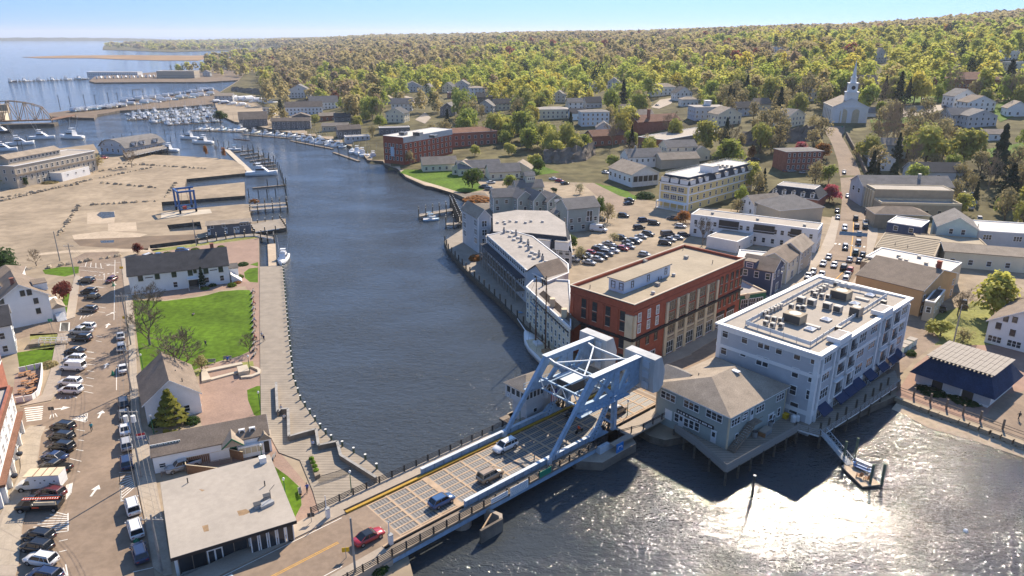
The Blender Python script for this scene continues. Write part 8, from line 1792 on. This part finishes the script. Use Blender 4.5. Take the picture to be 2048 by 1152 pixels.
# boats and docks
def hull_bm(L,W,fb,m='hull_paint',bow=.0):
 st=[]
 for t,w,z in((-.5,.8,.8),(-.2,1,.8),(.15,.95,.9),(.35,.62,1.05),(.46,.25,1.2),(.5,.03,1.28)):y=W/2*w;st.append((L*t,[(-y*.55,-.4),(-y*.9,.1),(-y,fb*z),(y,fb*z),(y*.9,.1),(y*.55,-.4)]))
 return loft(st,m)
BOAT={}
def boat_proto(kind):
 t=thing({'cruiser':'motor_cruiser','skiff':'small_boat','sail':'sailing_boat','wrap':'wrapped_boat'}[kind],'x','boat');L,W={'cruiser':(12.,3.9),'skiff':(6.5,2.3),'sail':(10.5,3.2),'wrap':(9.,3.)}[kind];fb={'cruiser':1.5,'skiff':.8,'sail':1.1,'wrap':1.4}[kind]
 hull_bm(L,W,fb).build('hull',t,True)
 q=MB();q.prism([(-L*.48,-W*.38),(L*.15,-W*.45),(L*.36,-W*.28),(L*.48,0),(L*.36,W*.28),(L*.15,W*.45),(-L*.48,W*.38)],fb*.9,fb*.98,'gelcoat');q.build('deck',t)
 if kind=='cruiser':
  q=MB();q.mesh([(-2.2,-1.5,fb),(2.6,-1.3,fb),(2.6,1.3,fb),(-2.2,1.5,fb),(-2.,-1.25,fb+1.5),(.9,-1.1,fb+1.5),(.9,1.1,fb+1.5),(-2.,1.25,fb+1.5)],[(0,1,5,4),(1,2,6,5),(2,3,7,6),(3,0,4,7),(4,5,6,7)],'gelcoat');c=q.build('cabin',t);q=MB();q.box(-1.9,1.2,-1.47,1.47,fb+.6,fb+1.15,'car_glass');q.build('window',c);q=MB();q.box(-2.,.4,-1.,1.,fb+1.5,fb+2.2,'gelcoat');q.box(-1.9,-.2,-1.,1.,fb+3.1,fb+3.2,'gelcoat');[q.tube((x,y,fb+2.2),(x,y,fb+3.1),.05,m='grey_metal')for x in(-1.8,-.3)for y in(-.9,.9)];q.build('flybridge',t);q=MB();q.tube((-1,1.3,fb+1),(-3.4,2.2,fb+8),.04,m='plastic_white',n=4);q.tube((-1,-1.3,fb+1),(-3.4,-2.2,fb+8),.04,m='plastic_white',n=4);q.build('outrigger',t)
 if kind=='skiff':q=MB();q.box(-.6,.6,-.5,.5,fb,fb+1.,'gelcoat');q.box(-1.1,1.,-.8,.8,fb+1.9,fb+1.97,'banner_blue');[q.tube((x,y,fb),(x,y,fb+1.9),.04,m='grey_metal',n=4)for x in(-1,.9)for y in(-.7,.7)];q.build('console',t);q=MB();q.box(-3.7,-3.2,-.25,.25,.2,1.4,'dark_metal');q.build('outboard_motor',t)
 if kind=='sail':q=MB();q.box(-1.5,2.,-.9,.9,fb,fb+.5,'gelcoat');q.build('cabin',t);q=MB();q.tube((.8,0,fb),(.8,0,15),.1,.06,m='grey_metal');q.build('mast',t);q=MB();q.tube((.8,0,fb+1.2),(-3.6,0,fb+1.2),.14,m='banner_blue');q.build('boom',t)
 if kind=='wrap':q=MB();q.xprism([(-W*.5,fb),(-W*.3,fb+1.3),(0,fb+1.9),(W*.3,fb+1.3),(W*.5,fb)],-L*.5,L*.2,'shrinkwrap');q.mesh([(L*.2,-W*.5,fb),(L*.2,-W*.3,fb+1.3),(L*.2,0,fb+1.9),(L*.2,W*.3,fb+1.3),(L*.2,W*.5,fb),(L*.5,0,fb*1.2)],[(0,1,5),(1,2,5),(2,3,5),(3,4,5)],'shrinkwrap');q.build('winter_cover',t);q=MB();[q.tube((x,y,-.9),(x,y*.5,.5),.08,m='dark_metal',n=4)for x in(-2.5,1.5)for y in(-1.4,1.4)];q.build('stand',t)
 return t
HC={'white':(.74,.73,.70),'navy':(.02,.04,.10),'cream':(.6,.55,.42),'black':(.02,.02,.025),'pale blue':(.35,.5,.6)}
bc={}
def boat(kind,cc,P,rz,label,group,sc=1.):
 if kind not in BOAT:t=BOAT[kind]=boat_proto(kind);t['label']=label;t['group']=group;t.location=P;t.rotation_euler=(0,0,rz);[setattr(c,'color',(*HC[cc],1))for c in t.children]
 else:t=copy_thing(BOAT[kind],P,rz,label,group,col=HC[cc])
 t.scale=(sc,)*3;return t
BN={'cruiser':'motor cruiser','skiff':'open boat','sail':'bare masted sailing boat','wrap':'shrinkwrapped boat'}
def moor(p0,p1,n,kinds,where,z=0.,sc=1.,ang=0.):
 a,b_=at(*p0,max(z,.05)),at(*p1,max(z,.05));d=math.atan2((b_-a).y,(b_-a).x)
 for i in range(n):
  P=a.lerp(b_,(i+.5)/n);kd=kinds[(i*5+n)%len(kinds)];cc=random.choice(['white']*6+['navy','cream','pale blue']);P.z=z+(.9 if kd=='wrap' else 0);base='%s hulled %s %s'%(cc,BN[kd],where);k=bc[base]=bc.get(base,0)+1
  boat(kd,cc,P,d+math.pi/2+ang+random.uniform(-.12,.12)+math.pi*(i%2),base if k==1 else base+(', %s such from left'%ORD[k-1]if k<10 else ', further right'),'boats of the marina',sc*random.uniform(.82,1.1))
 for off in(-9*sc,):
  q=MB();u_=(b_-a).normalized();nn=Vector((-u_.y,u_.x,0))*off
  if z<.5:q.beam(a+nn+Vector((0,0,.4))-Vector((a.x,a.y,0))-Vector((0,0,a.z)),b_+nn+Vector((0,0,.4))-Vector((a.x,a.y,0))-Vector((0,0,a.z)),1.8,.4,'timber');dk_=thing('floating_dock','long plank float behind the '+where.replace('moored ','boats '),'dock',(a.x,a.y,0));q.build('deck',dk_);pd_=gpd_;L_=(b_-a).length;[link('piling',pd_,dk_,tuple((b_-a)*((k+.5)/n)*1.+nn*(1.1 if k%2 else-.1))[:2]+(0,))for k in range(n)]
q=MB();q.tube((0,0,-1.5),(0,0,4.2),.2,n=6,m='piling');gpd_=q.data('piling')
moor((140,225),(250,214),11,['wrap'],'on the causeway, left part',1.8,1.2);moor((255,212),(425,190),15,['wrap','wrap','sail'],'on the causeway, right part',1.8,1.2);moor((240,207),(425,181),15,['wrap'],'at the back of the causeway',1.8,1.15);moor((440,198),(545,207),14,['wrap','wrap','wrap','sail'],'in the marina yard',LAND,1.4);moor((430,206),(500,214),8,['wrap','skiff'],'before the clerestory shed',LAND)
moor((250,231),(425,216),17,['cruiser','skiff','sail'],'moored in the back marina row');moor((250,240),(432,228),17,['cruiser','skiff','cruiser','sail'],'moored in the middle marina row');moor((262,235),(428,222),18,['cruiser','sail','skiff'],'in the second marina row',sc=1.1);moor((300,245),(436,235),14,['cruiser','sail','cruiser'],'in the fourth marina row',sc=1.1);moor((330,249),(440,242),12,['cruiser','skiff'],'moored in the front marina row');moor((395,259),(498,262),9,['sail','skiff','cruiser'],'moored off the marina lawn');moor((505,267),(600,275),8,['cruiser','skiff'],'moored below the boat shops');moor((605,280),(690,296),9,['cruiser','skiff','cruiser'],'moored beside the boat slips');moor((700,303),(752,320),5,['cruiser','cruiser','sail'],'moored under the red brick mill',sc=1.2,ang=math.pi/2-.4)
moor((15,164),(180,158),18,['cruiser','skiff','sail'],'moored off the far point',sc=1.5);moor((190,158),(320,155),16,['wrap'],'on the far point',1.8,1.2)
for kd,cc,p,a_,s_,lab in[('cruiser','white',(40,290),.5,1.4,'white sport fishing cruiser with long outriggers behind the mill'),('cruiser','white',(85,278),.2,1.4,'white flybridge cruiser moored between piles behind the mill'),('cruiser','white',(143,277),2.9,1.6,'large white motor yacht left of the boathouse'),('cruiser','black',(5,265),0.,1.2,'black hulled work boat at the far left'),('cruiser','white',(8,302),.3,1.3,'white cruiser half hidden by the mill monitor'),('cruiser','white',(405,287),2.9,1.3,'white cruiser at the outer end of the boathouse docks'),('cruiser','white',(378,278),2.9,1.2,'tall white cruiser behind the outermost boathouse boat'),('cruiser','white',(335,303),3.,1.2,'white cruiser tucked against the boathouse deck'),('cruiser','white',(524,350),.15,1.35,'white cabin cruiser at the near end of the finger slips'),('skiff','white',(469,300),.1,1.2,'canopied pontoon boat at the top of the finger slips'),('skiff','pale blue',(862,441),.2,1.,'pale blue open boat at the small town pier'),('skiff','white',(858,436),.2,.9,'white open boat behind the pale blue one at the small pier'),('cruiser','white',(567,522),-1.45,.85,'white patrol boat with red trim moored at the park float'),('skiff','white',(1041,636),-.9,.6,'tiny white boat under the wharf wall')]:boat(kd,cc,at(*p,.05)*1,a_,lab,'single boats',s_).location.z=0
rs=simple('rowing_shell','long thin rowing boat with crew in the middle of the channel','boat',(483,280),.1,lambda q:(q.prism([(-8,0),(-6,-.4),(6,-.4),(8,0),(6,.4),(-6,.4)],0,.35,'varnish'),[q.dome((x,0,.3),.3,.3,.8,'trouser',6,3)for x in(-4,-2,0,2,4)]),-.45)
sp_=at(1085,712,.05);ang=math.atan2(at(1052,690,1).y-at(1105,742,1).y,at(1052,690,1).x-at(1105,742,1).x);sc_=thing('schooner','white two masted wooden schooner moored at the wharf behind the bridge','boat',(sp_.x,sp_.y,0),ang);hull_bm(21,5.2,1.9).build('hull',sc_,True,col=(.7,.68,.64));q=MB();q.prism([(-9.5,-2.1),(2,-2.4),(7,-1.5),(10,0),(7,1.5),(2,2.4),(-9.5,2.1)],1.75,1.9,'stone_cream');q.box(-5,-1.5,-1,1,1.9,2.6,'teak');q.box(1.5,4,-.8,.8,1.9,2.4,'gelcoat');q.build('deck',sc_)
for x,h_ in((-1.5,20),(4,18)):q=MB();q.tube((x,0,1.8),(x,0,h_),.2,.1,m='varnish');q.build('mast',sc_);q=MB();q.tube((x,0,3.4),(x-5,0,3.6),.12,m='varnish');q.build('boom',sc_)
q=MB();q.tube((9,0,2.1),(15.5,0,3.6),.16,.08,m='plastic_white');q.build('bowsprit',sc_);q=MB();[q.tube(a,b_,.03,m='dark_metal',n=3)for a,b_ in(((15.3,0,3.5),(4,0,17.5)),((4,0,17.5),(-1.5,0,19.5)),((4,2,2),(4,0,16)),((4,-2,2),(4,0,16)),((-1.5,2.3,2),(-1.5,0,18)),((-1.5,-2.3,2),(-1.5,0,18)))];q.build('rigging',sc_)
a,b_=at(453,299,.5),at(508,349,.5);fs_=thing('slip_dock','pale main float with dark finger piers and tall piles off the boatyard','dock',(a.x,a.y,0));q=MB();q.beam(Vector((0,0,.4)),b_-a+Vector((0,0,-.1)),3.,.5,'concrete_pale');q.build('main_float',fs_)
for p0,p1 in[((468,304),(506,300)),((480,310),(517,306)),((490,316),(527,311)),((500,322),(538,317)),((506,328),(548,324)),((512,334),(552,330)),((520,340),(556,337)),((505,376),(572,370))]:
 c,e=at(*p0,.5),at(*p1,.5);q=MB();q.beam(c-a+Vector((0,0,.4)),e-a+Vector((0,0,.4)),1.3,.5,'timber');q.build('finger_pier',fs_);[link('piling',gpd_,fs_,tuple((c.lerp(e,t)-a).xy)+(0,))for t in(.45,.75,1.)]
for k,p in enumerate([(428,287),(437,292),(448,297),(389,262),(352,275),(330,270),(302,268),(458,294),(560,345),(563,355),(566,362),(568,372),(571,385),(573,395),(498,395),(518,397),(535,396),(552,394),(573,415),(576,425),(20,300),(36,292),(45,297),(54,283),(205,293),(228,285),(245,280),(265,276),(342,285),(368,268)]):link('piling',gpd_,fs_,tuple((at(*p,0)-a).xy)+(0,))
for k,pts in enumerate([[(838,428),(905,416),(906,421),(838,433)],[(900,405),(906,405),(925,445),(918,447)],[(892,446),(922,444),(922,448),(892,450)]]):deck_on_piles('town_pier',['outer plank arm of the small town pier, with the tallest piles','long plank stem of the small town pier towards the shore','short inner plank arm of the small town pier'][k],'pier',pts,1.4,pile_top=4.6,pile_step=3.2,fascia='timber')
PRM=[(519,533),(566,532),(577,660),(587,757),(601,800),(641,857),(663,880),(731,919),(777,957),(735,992),(690,1010),(640,1030),(625,980),(600,920),(558,905),(522,838),(520,700)]
pz=LAND+.14;pw=[at(*p,pz)for p in PRM];pr_=thing('promenade','long weathered plank promenade along the river edge of the park','boardwalk',pw[0]);q=MB();q.prism([(p.x-pw[0].x,p.y-pw[0].y)for p in pw],-.3,0,'timber','planks');q.build('deck',pr_);q=MB();q.tube((0,0,-3.5),(0,0,1.),.2,n=8,m='pile_green');q.tube((0,0,1.),(0,0,1.06),.23,n=8,m='piling_cap');ppd=q.data('piling')
for a,b_ in zip(pw[1:8],pw[2:9]):n=max(1,round((b_-a).length/3.));[link('piling',ppd,pr_,a.lerp(b_,i/n)-pw[0])for i in range(n)]
bw=[at(*p,pz)for p in((553,773),(556,833),(562,827),(577,826),(579,882),(600,876),(633,867),(638,900),(675,892),(682,920),(753,965))];ww=thing('plank_wall','low zigzag dark plank wall on the promenade below the snack bar','wall',bw[0]);q=MB();[q.beam(a-bw[0]+Vector((0,0,.5)),b_-bw[0]+Vector((0,0,.5)),.25,1.,'timber')for a,b_ in zip(bw,bw[1:])];q.build('wall',ww);q=MB();[q.beam(a-bw[0]+Vector((0,0,1.03)),b_-bw[0]+Vector((0,0,1.03)),.5,.06,'weathered')for a,b_ in zip(bw,bw[1:])];q.build('capping',ww)
wp_=[at(*p,LAND)for p in((890,484),(897,500),(940,548),(1000,603),(1060,662),(1140,742))];wf=thing('wharf_edge','dark timber wharf facing with a row of tall piles along the condominium','wharf',wp_[0]);q=MB();[q.beam(a-wp_[0]+Vector((0,0,-1)),b_-wp_[0]+Vector((0,0,-1)),.5,2.4,'piling')for a,b_ in zip(wp_,wp_[1:])];q.build('facing',wf);q=MB();q.tube((0,0,-4),(0,0,2.2),.2,n=6,m='piling');wpd=q.data('piling')
for a,b_ in zip(wp_,wp_[1:]):n=max(1,round((b_-a).length/4.2));[link('piling',wpd,wf,a.lerp(b_,i/n)-wp_[0])for i in range(n)]
sw_=[at(*p,LAND)for p in((1795,782),(1860,806),(1960,842),(2052,876))];q=MB();q.tube((0,0,-1),(0,0,2.1),.2,n=7,m='timber');spd=q.data('post');sf=thing('seawall_fence','row of tall timber posts with low rails along the cove seawall','fence',sw_[0])
for a,b_ in zip(sw_,sw_[1:]):n=max(1,round((b_-a).length/3.4));[link('post',spd,sf,a.lerp(b_,i/n)-sw_[0])for i in range(n)];q=MB();[q.beam(a-sw_[0]+Vector((0,0,z)),b_-sw_[0]+Vector((0,0,z)),.08,.1,'timber')for z in(.5,1.)];q.build('rail',sf)
sm=MB();sm.box(-.85,.85,-.45,.45,-.42,.42,'stone_tan');smd=sm.data('stone');ssw=thing('stone_seawall','rough tan block stone seawall along the head of the cove','wall',sw_[0]);rr=random.Random(4);wb=[at(*p,LAND)for p in((1792,793),(1860,819),(1960,853),(2052,888))]
for a,b_ in zip(wb,wb[1:]):
 n=round((b_-a).length/1.8);az=math.atan2((b_-a).y,(b_-a).x)
 for k in range(3):
  for i in range(n):o=link('stone',smd,ssw,a.lerp(b_,(i+.5+.4*(k%2))/n)-sw_[0]+Vector((0,0,-.35-k*.72))+Vector((math.sin(az),-math.cos(az),0))*(.1+k*.22+rr.uniform(0,.12)),az+rr.uniform(-.06,.06));o.scale=(rr.uniform(.85,1.02),1,rr.uniform(.8,.98))
  # street furniture and people
def hpx(b,t):B=at(*b,LAND);r=ray(*t);k=B.y/r[1];return CAM_H+r[2]*k-LAND
tops=[]
for k,(b_,t_,arm_)in enumerate([((262,690),(239,552),1),((263,782),(243,694),1),((283,955),(268,812),1),((324,1143),(308,1029),1),((120,522),(103,463),0),((150,553),(136,487),1),((393,492),(388,440),0),((712,1160),(708,1036),0),((1950,372),(1960,318),0),((1906,690),(1908,610),0),((1948,490),(1954,448),0)]):
 h_=min(max(hpx(b_,t_),7.),13);t=thing('utility_pole',['tall pole with crossarm by the left end of the meeting hall','pole with white crossarm beside the lawn trees','pole with two white transformers below the park hall','leaning pole with crossarm behind the corner store','plain pole at the boatyard entrance','pole with crossarm by the grass corner at the street end','pole beside the creek walkway','tall plain pole at the near bridge rail','pole beside the tall dark cedar','pole in the yard behind the pavilion','pole beside the teal gabled house'][k],'pole',at(*b_,LAND));q=MB();q.tube((0,0,0),(0,0,h_),.17,.12,8,'weathered');q.build('pole',t)
 if arm_:q=MB();q.box(-1.5,1.5,-.07,.07,h_-.9,h_-.75,'weathered');[q.tube((x,0,h_-.75),(x,0,h_-.5),.05,m='plastic_white')for x in(-1.3,-.6,.6,1.3)];q.build('crossarm',t);tops.append(at(*b_,LAND)+Vector((0,0,h_-.6)))
 if k==2:[MB.build((lambda q:(q.tube((x,0,h_-2.6),(x,0,h_-1.5),.35,n=10,m='plastic_white'),q)[1])(MB()),'transformer',t)for x in(-.6,.6)]
wr_=thing('overhead_wires','thin overhead wires sagging between the street poles','wires',tops[0])
for a,c in zip([tops[4],tops[0],tops[1],tops[2]],[tops[0],tops[1],tops[2],tops[3]]):
 for off in(-1.3,-.6,.6,1.3):
  q=MB();pr0=None
  for i in range(9):t=i/8;p=a.lerp(c,t)-tops[0]+Vector((off,0,-1.1*4*t*(1-t)));(q.tube(pr0,p,.022,m='dark_metal',n=3)if pr0 else None);pr0=p
  q.build('wire',wr_)
L0=None
for k,(p,w_)in enumerate([((308,868),'at the left end of the snack bar'),((526,930),'beside the snack bar porch'),((572,1000),'on the grass strip by the corner store'),((521,820),'on the grass strip by the memorial'),((500,745),'at the lower right of the lawn'),((287,742),'at the lower left of the lawn'),((703,985),'where promenade meets the bridge'),((1445,712),'on the pavement before the brick block'),((1500,690),'at the corner of the grey apartment block'),((1040,850),'on the far bridge rail'),((1254,838),'at the near bridge kerb')]):
 lab='dark green lamp post with white globe '+w_
 if not L0:L0=thing('lamp_post',lab,'lamp',at(*p,LAND),0,'park lamp posts');q=MB();q.tube((0,0,0),(0,0,3.6),.09,.06,8,'awning_green');q.build('post',L0);q=MB();q.dome((0,0,3.85),.22,.22,.28,'lamp_lens',10,5,full=True);q.build('globe',L0)
 else:copy_thing(L0,at(*p,LAND+(.7 if 'bridge' in w_ and 'where' not in w_ else 0)),0,lab,'park lamp posts')
S0=None
def seat(p,rz,lab,grp):
 global S0
 if not S0:
  S0=thing('park_bench',lab,'bench',at(*p,pz),rz,grp);q=MB();q.box(-.9,.9,-.25,.2,.4,.45,'weathered');q.build('seat',S0);q=MB();q.box(-.9,.9,.2,.26,.5,.9,'weathered');q.build('backrest',S0);[MB.build((lambda q:(q.box(x-.05,x+.05,-.2,.2,0,.4,'black_iron'),q)[1])(MB()),'leg',S0)for x in(-.75,.75)]
 else:copy_thing(S0,at(*p,pz),rz,lab,grp)
for k in range(12):seat((505+k*.35,585+k*11.5),-1.5,'bench along the lawn edge facing the promenade, %s from the far end'%(['first','second','third','fourth','fifth','sixth','seventh','eighth','ninth','tenth','eleventh','last'][k]),'benches along the lawn')
seat((455,720),.1,'bench with a seated person in blue below the lawn','park benches');seat((423,726),.1,'empty bench below the lawn near the park hall','park benches');seat((547,918),-1.5,'pale bench on the promenade beside the grass strip','park benches');seat((600,985),-1.2,'pale bench by the grass strip near the bridge','park benches')
def person(p,rz,pose,shirt,label,z=None,world=None):
 me=bpy.data.meshes.new('body');s=pose=='sit';hz=.5 if s else.92
 J=[(0,0,hz),(0,.0,hz+.28),(0,.01,hz+.5),(0,.03,hz+.62),(0,.05,hz+.76)];E=[(0,1),(1,2),(2,3),(3,4)];Rd=[.16,.15,.17,.065,.105]
 for sx in(-1,1):
  st=.16*sx if pose=='walk' else 0;k=len(J)
  J+=[(sx*.1,.0,hz-.04),(sx*.11,.42 if s else.1+st,.48),(sx*.11,.42 if s else-.02+st*2,.08),(sx*.12,.56 if s else.12+st*2,.04)];E+=[(0,k),(k,k+1),(k+1,k+2),(k+2,k+3)];Rd+=[.1,.075,.05,.045]
  k=len(J);J+=[(sx*.2,0,hz+.48),(sx*.27,.02-st,hz+.22),(sx*.25,.2 if s else.1-st*1.6,hz+.02),(sx*.24,.3 if s else.14-st*1.8,hz-.06)];E+=[(2,k),(k,k+1),(k+1,k+2),(k+2,k+3)];Rd+=[.07,.05,.04,.035]
 me.from_pydata(J,E,[]);o=bpy.data.objects.new('body',me);COL.objects.link(o);md=o.modifiers.new('s','SKIN');[setattr(v,'radius',(r,r))for v,r in zip(me.skin_vertices[0].data,Rd)];me.skin_vertices[0].data[0].use_root=True;md2=o.modifiers.new('b','SUBSURF');md2.levels=md2.render_levels=1
 dg=bpy.context.evaluated_depsgraph_get();m2=bpy.data.meshes.new_from_object(o.evaluated_get(dg));bpy.data.objects.remove(o);m2.materials.clear();[m2.materials.append(M[n])for n in('skin','cloth','trouser')]
 for f in m2.polygons:c=f.center;f.material_index=2 if c.z<hz+.02 and abs(c.x)<.2 and not(s and c.y>.6)else 1 if c.z<hz+.58 and not(abs(c.x)>.2 and c.z<hz+.2)else 0;f.use_smooth=True
 t=thing('person',label,'person',world or at(*p,z or LAND+.02),rz);link('body',m2,t,col=shirt)
 q=MB();q.dome((0,.03,hz+.8),.115,.125,.12,'hair',8,4);q.build('hair',t,True)
 if pose=='lie':t.rotation_euler=(math.pi/2,0,rz);t.location.z+=.12
for p,rz,po,sh,lab,z in[((184,862),.6,'walk',(.05,.3,.35),'person in teal top walking across the street',None),((412,694),0,'walk',(.05,.06,.1),'person in dark jacket walking on the lawn',None),((387,626),.4,'lie',(.1,.1,.12),'person in dark clothes lying on the lawn',LAND+.1),((524,677),0,'walk',(.5,.5,.55),'walker in pale top on the promenade',pz),((528,683),0,'walk',(.02,.03,.08),'walker in dark jacket on the promenade',pz),((615,985),.5,'walk',(.04,.08,.3),'person in blue walking a path beside the store lawn',None),((560,1068),.6,'walk',(.05,.04,.04),'left of two dark dressed people by the store windows',None),((574,1068),.6,'walk',(.03,.03,.04),'right of two dark dressed people by the store windows',None),((2037,840),0,'walk',(.05,.05,.05),'dark figure on the pavement beside the cove fence',None),((563,822),0,'sit',(.6,.6,.6),'person in white resting against the upper plank wall',pz),((569,840),0,'sit',(.55,.55,.55),'person in white seated below the upper plank wall',pz),((626,893),0,'sit',(.4,.45,.6),'person in pale blue seated at the plank wall corner',pz),((456,722),math.pi,'sit',(.05,.12,.5),'person in blue on the bench below the lawn',pz)]:person(p,rz,po,sh,lab,z)
for k in(0,2,3,5,6,8,10):person((507+k*.35,585.5+k*11.5),-1.57,'sit',[(.6,.55,.5),(.5,.1,.1),(.6,.6,.62),(.08,.15,.4),(.02,.02,.02),(.45,.08,.08),(.6,.5,.45)][(0,2,3,5,6,8,10).index(k)],'person in %s seated on the %s lawn edge bench'%(['cream','red','white','blue','black','dark red','peach'][(0,2,3,5,6,8,10).index(k)],['first','','third','fourth','','sixth','seventh','','ninth','','eleventh'][k]),pz)
mo_=thing('motorcycle','dark motorcycle ridden along the bridge deck under the truss','motorcycle',bp(42.6,7.4,.02),BRZ)
for x in(-.7,.7):q=MB();q.tube((x,-.06,.32),(x,.06,.32),.32,n=14,m='tyre');q.build('wheel',mo_)
q=MB();q.beam((-.6,0,.7),(.4,0,.8),.25,.3,'black_iron');q.beam((.7,0,.35),(.45,0,1.0),.08,.08,'grey_metal');q.box(.4,.46,-.35,.35,1.,1.06,'grey_metal');q.box(-.3,.3,-.18,.18,.3,.6,'dark_metal');q.build('frame',mo_);person(None,BRZ-math.pi/2,'sit',(.75,.10,.03),'motorcycle rider in bright orange jacket on the bridge',world=bp(42.4,7.4,.42))
for k,p in enumerate([(226,750),(227,572),(273,1082),(245,867)]):simple('street_cone','green cone shaped street marker '+['near the bare trees','at the far street end','behind the white minivan','beside the white saloon car'][k],'marker',p,LAND,lambda q:(q.tube((0,0,0),(0,0,.1),.45,n=12,m='green_cone'),q.tube((0,0,.1),(0,0,1.1),.35,.06,n=12,m='green_cone')))
for k,(p,m_,h_,lab)in enumerate([((252,650),'sign_yellow',2.4,'yellow warning sign beside the lawn pavement'),((245,548),'sign_yellow',2.4,'yellow warning sign at the corner of the meeting hall'),((104,657),'sign_green',2.6,'green street name sign at the side street crossing'),((107,838),'dark_metal',2.6,'plain post sign at the lower crosswalk'),((694,1131),'sign_yellow',3.,'twin yellow diamond sign by the bridge approach'),((625,1060),'dark_metal',3.,'tall dark sign post at the kerb of the bridge approach'),((1735,440),'sign_green',3.,'green sign on the right pavement of Main Street'),((1683,262),'sign_green',3.,'green direction sign at the top of the hill street')]):simple('sign_post',lab,'sign',p,atg(*p).z,lambda q:(q.tube((0,0,0),(0,0,h_),.05,m='grey_metal'),q.box(-.5,.5,-.04,0,h_-.7,h_,m_)),.2)
bn=[at(1679,466,LAND+7),at(1735,470,LAND+7)];simple('street_banner','long blue banner stretched across Main Street above the crosswalk','banner',(1679,466),LAND+7,lambda q:q.beam((0,0,0),bn[1]-bn[0],.05,1.2,'banner_blue'))
mb_=[((1669+i*8.2,487+i*.9),(1673+i*8.2,487.6+i*.9))for i in range(8)]+[((1686+i*5.8,411+i*.5),(1689+i*5.8,411.4+i*.5))for i in range(8)];markings('crosswalk',mb_,1.8,'line_white',G3+.06);markings('centre_line',[((1700,520),(1706,470)),((1706,470),(1708,415)),((1545,652),(1640,590)),((1640,590),(1690,540))],.25,'line_yellow',G3+.06)
rr=random.Random(9);RP=[];rn=['long row nearest the mill','row beyond the mill annex','second row along the mill lane','upper row along the mill lane','row rising from the poles','straight row across the yard','slanting row towards the slips','row above the street end','short row by the hoist pier','long row along the yard point']
for p0,p1,n in[((5,402),(190,358),26),((200,356),(310,334),14),((8,395),(170,366),14),((95,362),(300,325),18),((118,470),(160,408),18),((185,410),(320,402),12),((203,366),(325,377),9),((100,535),(260,508),8),((330,395),(355,362),8),((240,327),(420,338),22)]:
 nm=rn.pop(0)
 for i in range(n):t=(i+rr.uniform(-.25,.25))/n;RP.append((p0[0]+(p1[0]-p0[0])*t,p0[1]+(p1[1]-p0[1])*t,nm,i))
q=MB();q.dome((0,0,.2),.75,.55,.5,'stone_tan',7,4,.22,True);rk=q.data('boulder')
for i,p in enumerate(RP):o=link('boulder',rk,None,at(p[0],p[1],LAND),rr.uniform(0,6));s=rr.uniform(.7,1.4);o.scale=(s*1.3,s,s);tag(o,'grey boulder, %s%s'%(p[2],', %s along'%(ORD[p[3]]or 'first')if p[3]<10 else ', farther on'),'boulder','boulders edging the boatyard')
st_=simple('memorial','stepped stone memorial terrace below the lawn with a curved low wall','memorial',(410,755),LAND,lambda q:[q.prism([tuple((at(*p,LAND)-at(410,755,LAND)).xy)for p in pts],0,h_,'concrete_pale')for pts,h_ in(([(403,742),(412,741),(423,762),(404,766)],.5),([(412,741),(483,727),(486,731),(414,746)],.4),([(420,758),(476,744),(477,747),(422,762)],.3),([(475,742),(495,738),(500,750),(478,754)],1.1),([(500,735),(515,737),(522,742),(520,750),(505,756),(482,758),(482,755),(504,752),(516,747),(515,742)],.4))])
for k,p in enumerate([(1803,703),(1812,697),(1822,690)]):simple('utility_cabinet',['nearest','middle','farthest'][k]+' of three pale green utility cabinets behind the boardwalk','cabinet',p,LAND,lambda q:(q.box(-1,1,-.8,.8,0,1.5,'clap_teal'),q.box(-1.1,1.1,-.9,.9,1.5,1.65,'membrane')),.7)
pt_=simple('planter','long timber planter box of green bushes beside the promenade fence','planter',(630,940),pz,lambda q:(q.prism([tuple((at(*p,LAND)-at(630,940,LAND)).xy)for p in((618,918),(627,917),(641,955),(631,960))],0,.7,'timber'),[q.dome((tuple((at(*p,LAND)-at(630,940,LAND)).xy)+(.7,)),.5,.5,.4,'grass',8,3,.15)for p in((624,925),(627,932),(630,940),(633,948))]))
fn_=[at(*p,pz)-at(638,962,pz)for p in((638,965),(672,955),(702,945))];simple('iron_fence','black iron picket fence across the promenade near the bridge','fence',(638,962),pz,lambda q:[(q.beam(a+Vector((0,0,1.1)),c+Vector((0,0,1.1)),.06,.06,'black_iron'),[q.tube(a.lerp(c,i/20),a.lerp(c,i/20)+Vector((0,0,1.1)),.025,m='black_iron',n=4)for i in range(21)])for a,c in zip(fn_,fn_[1:])])
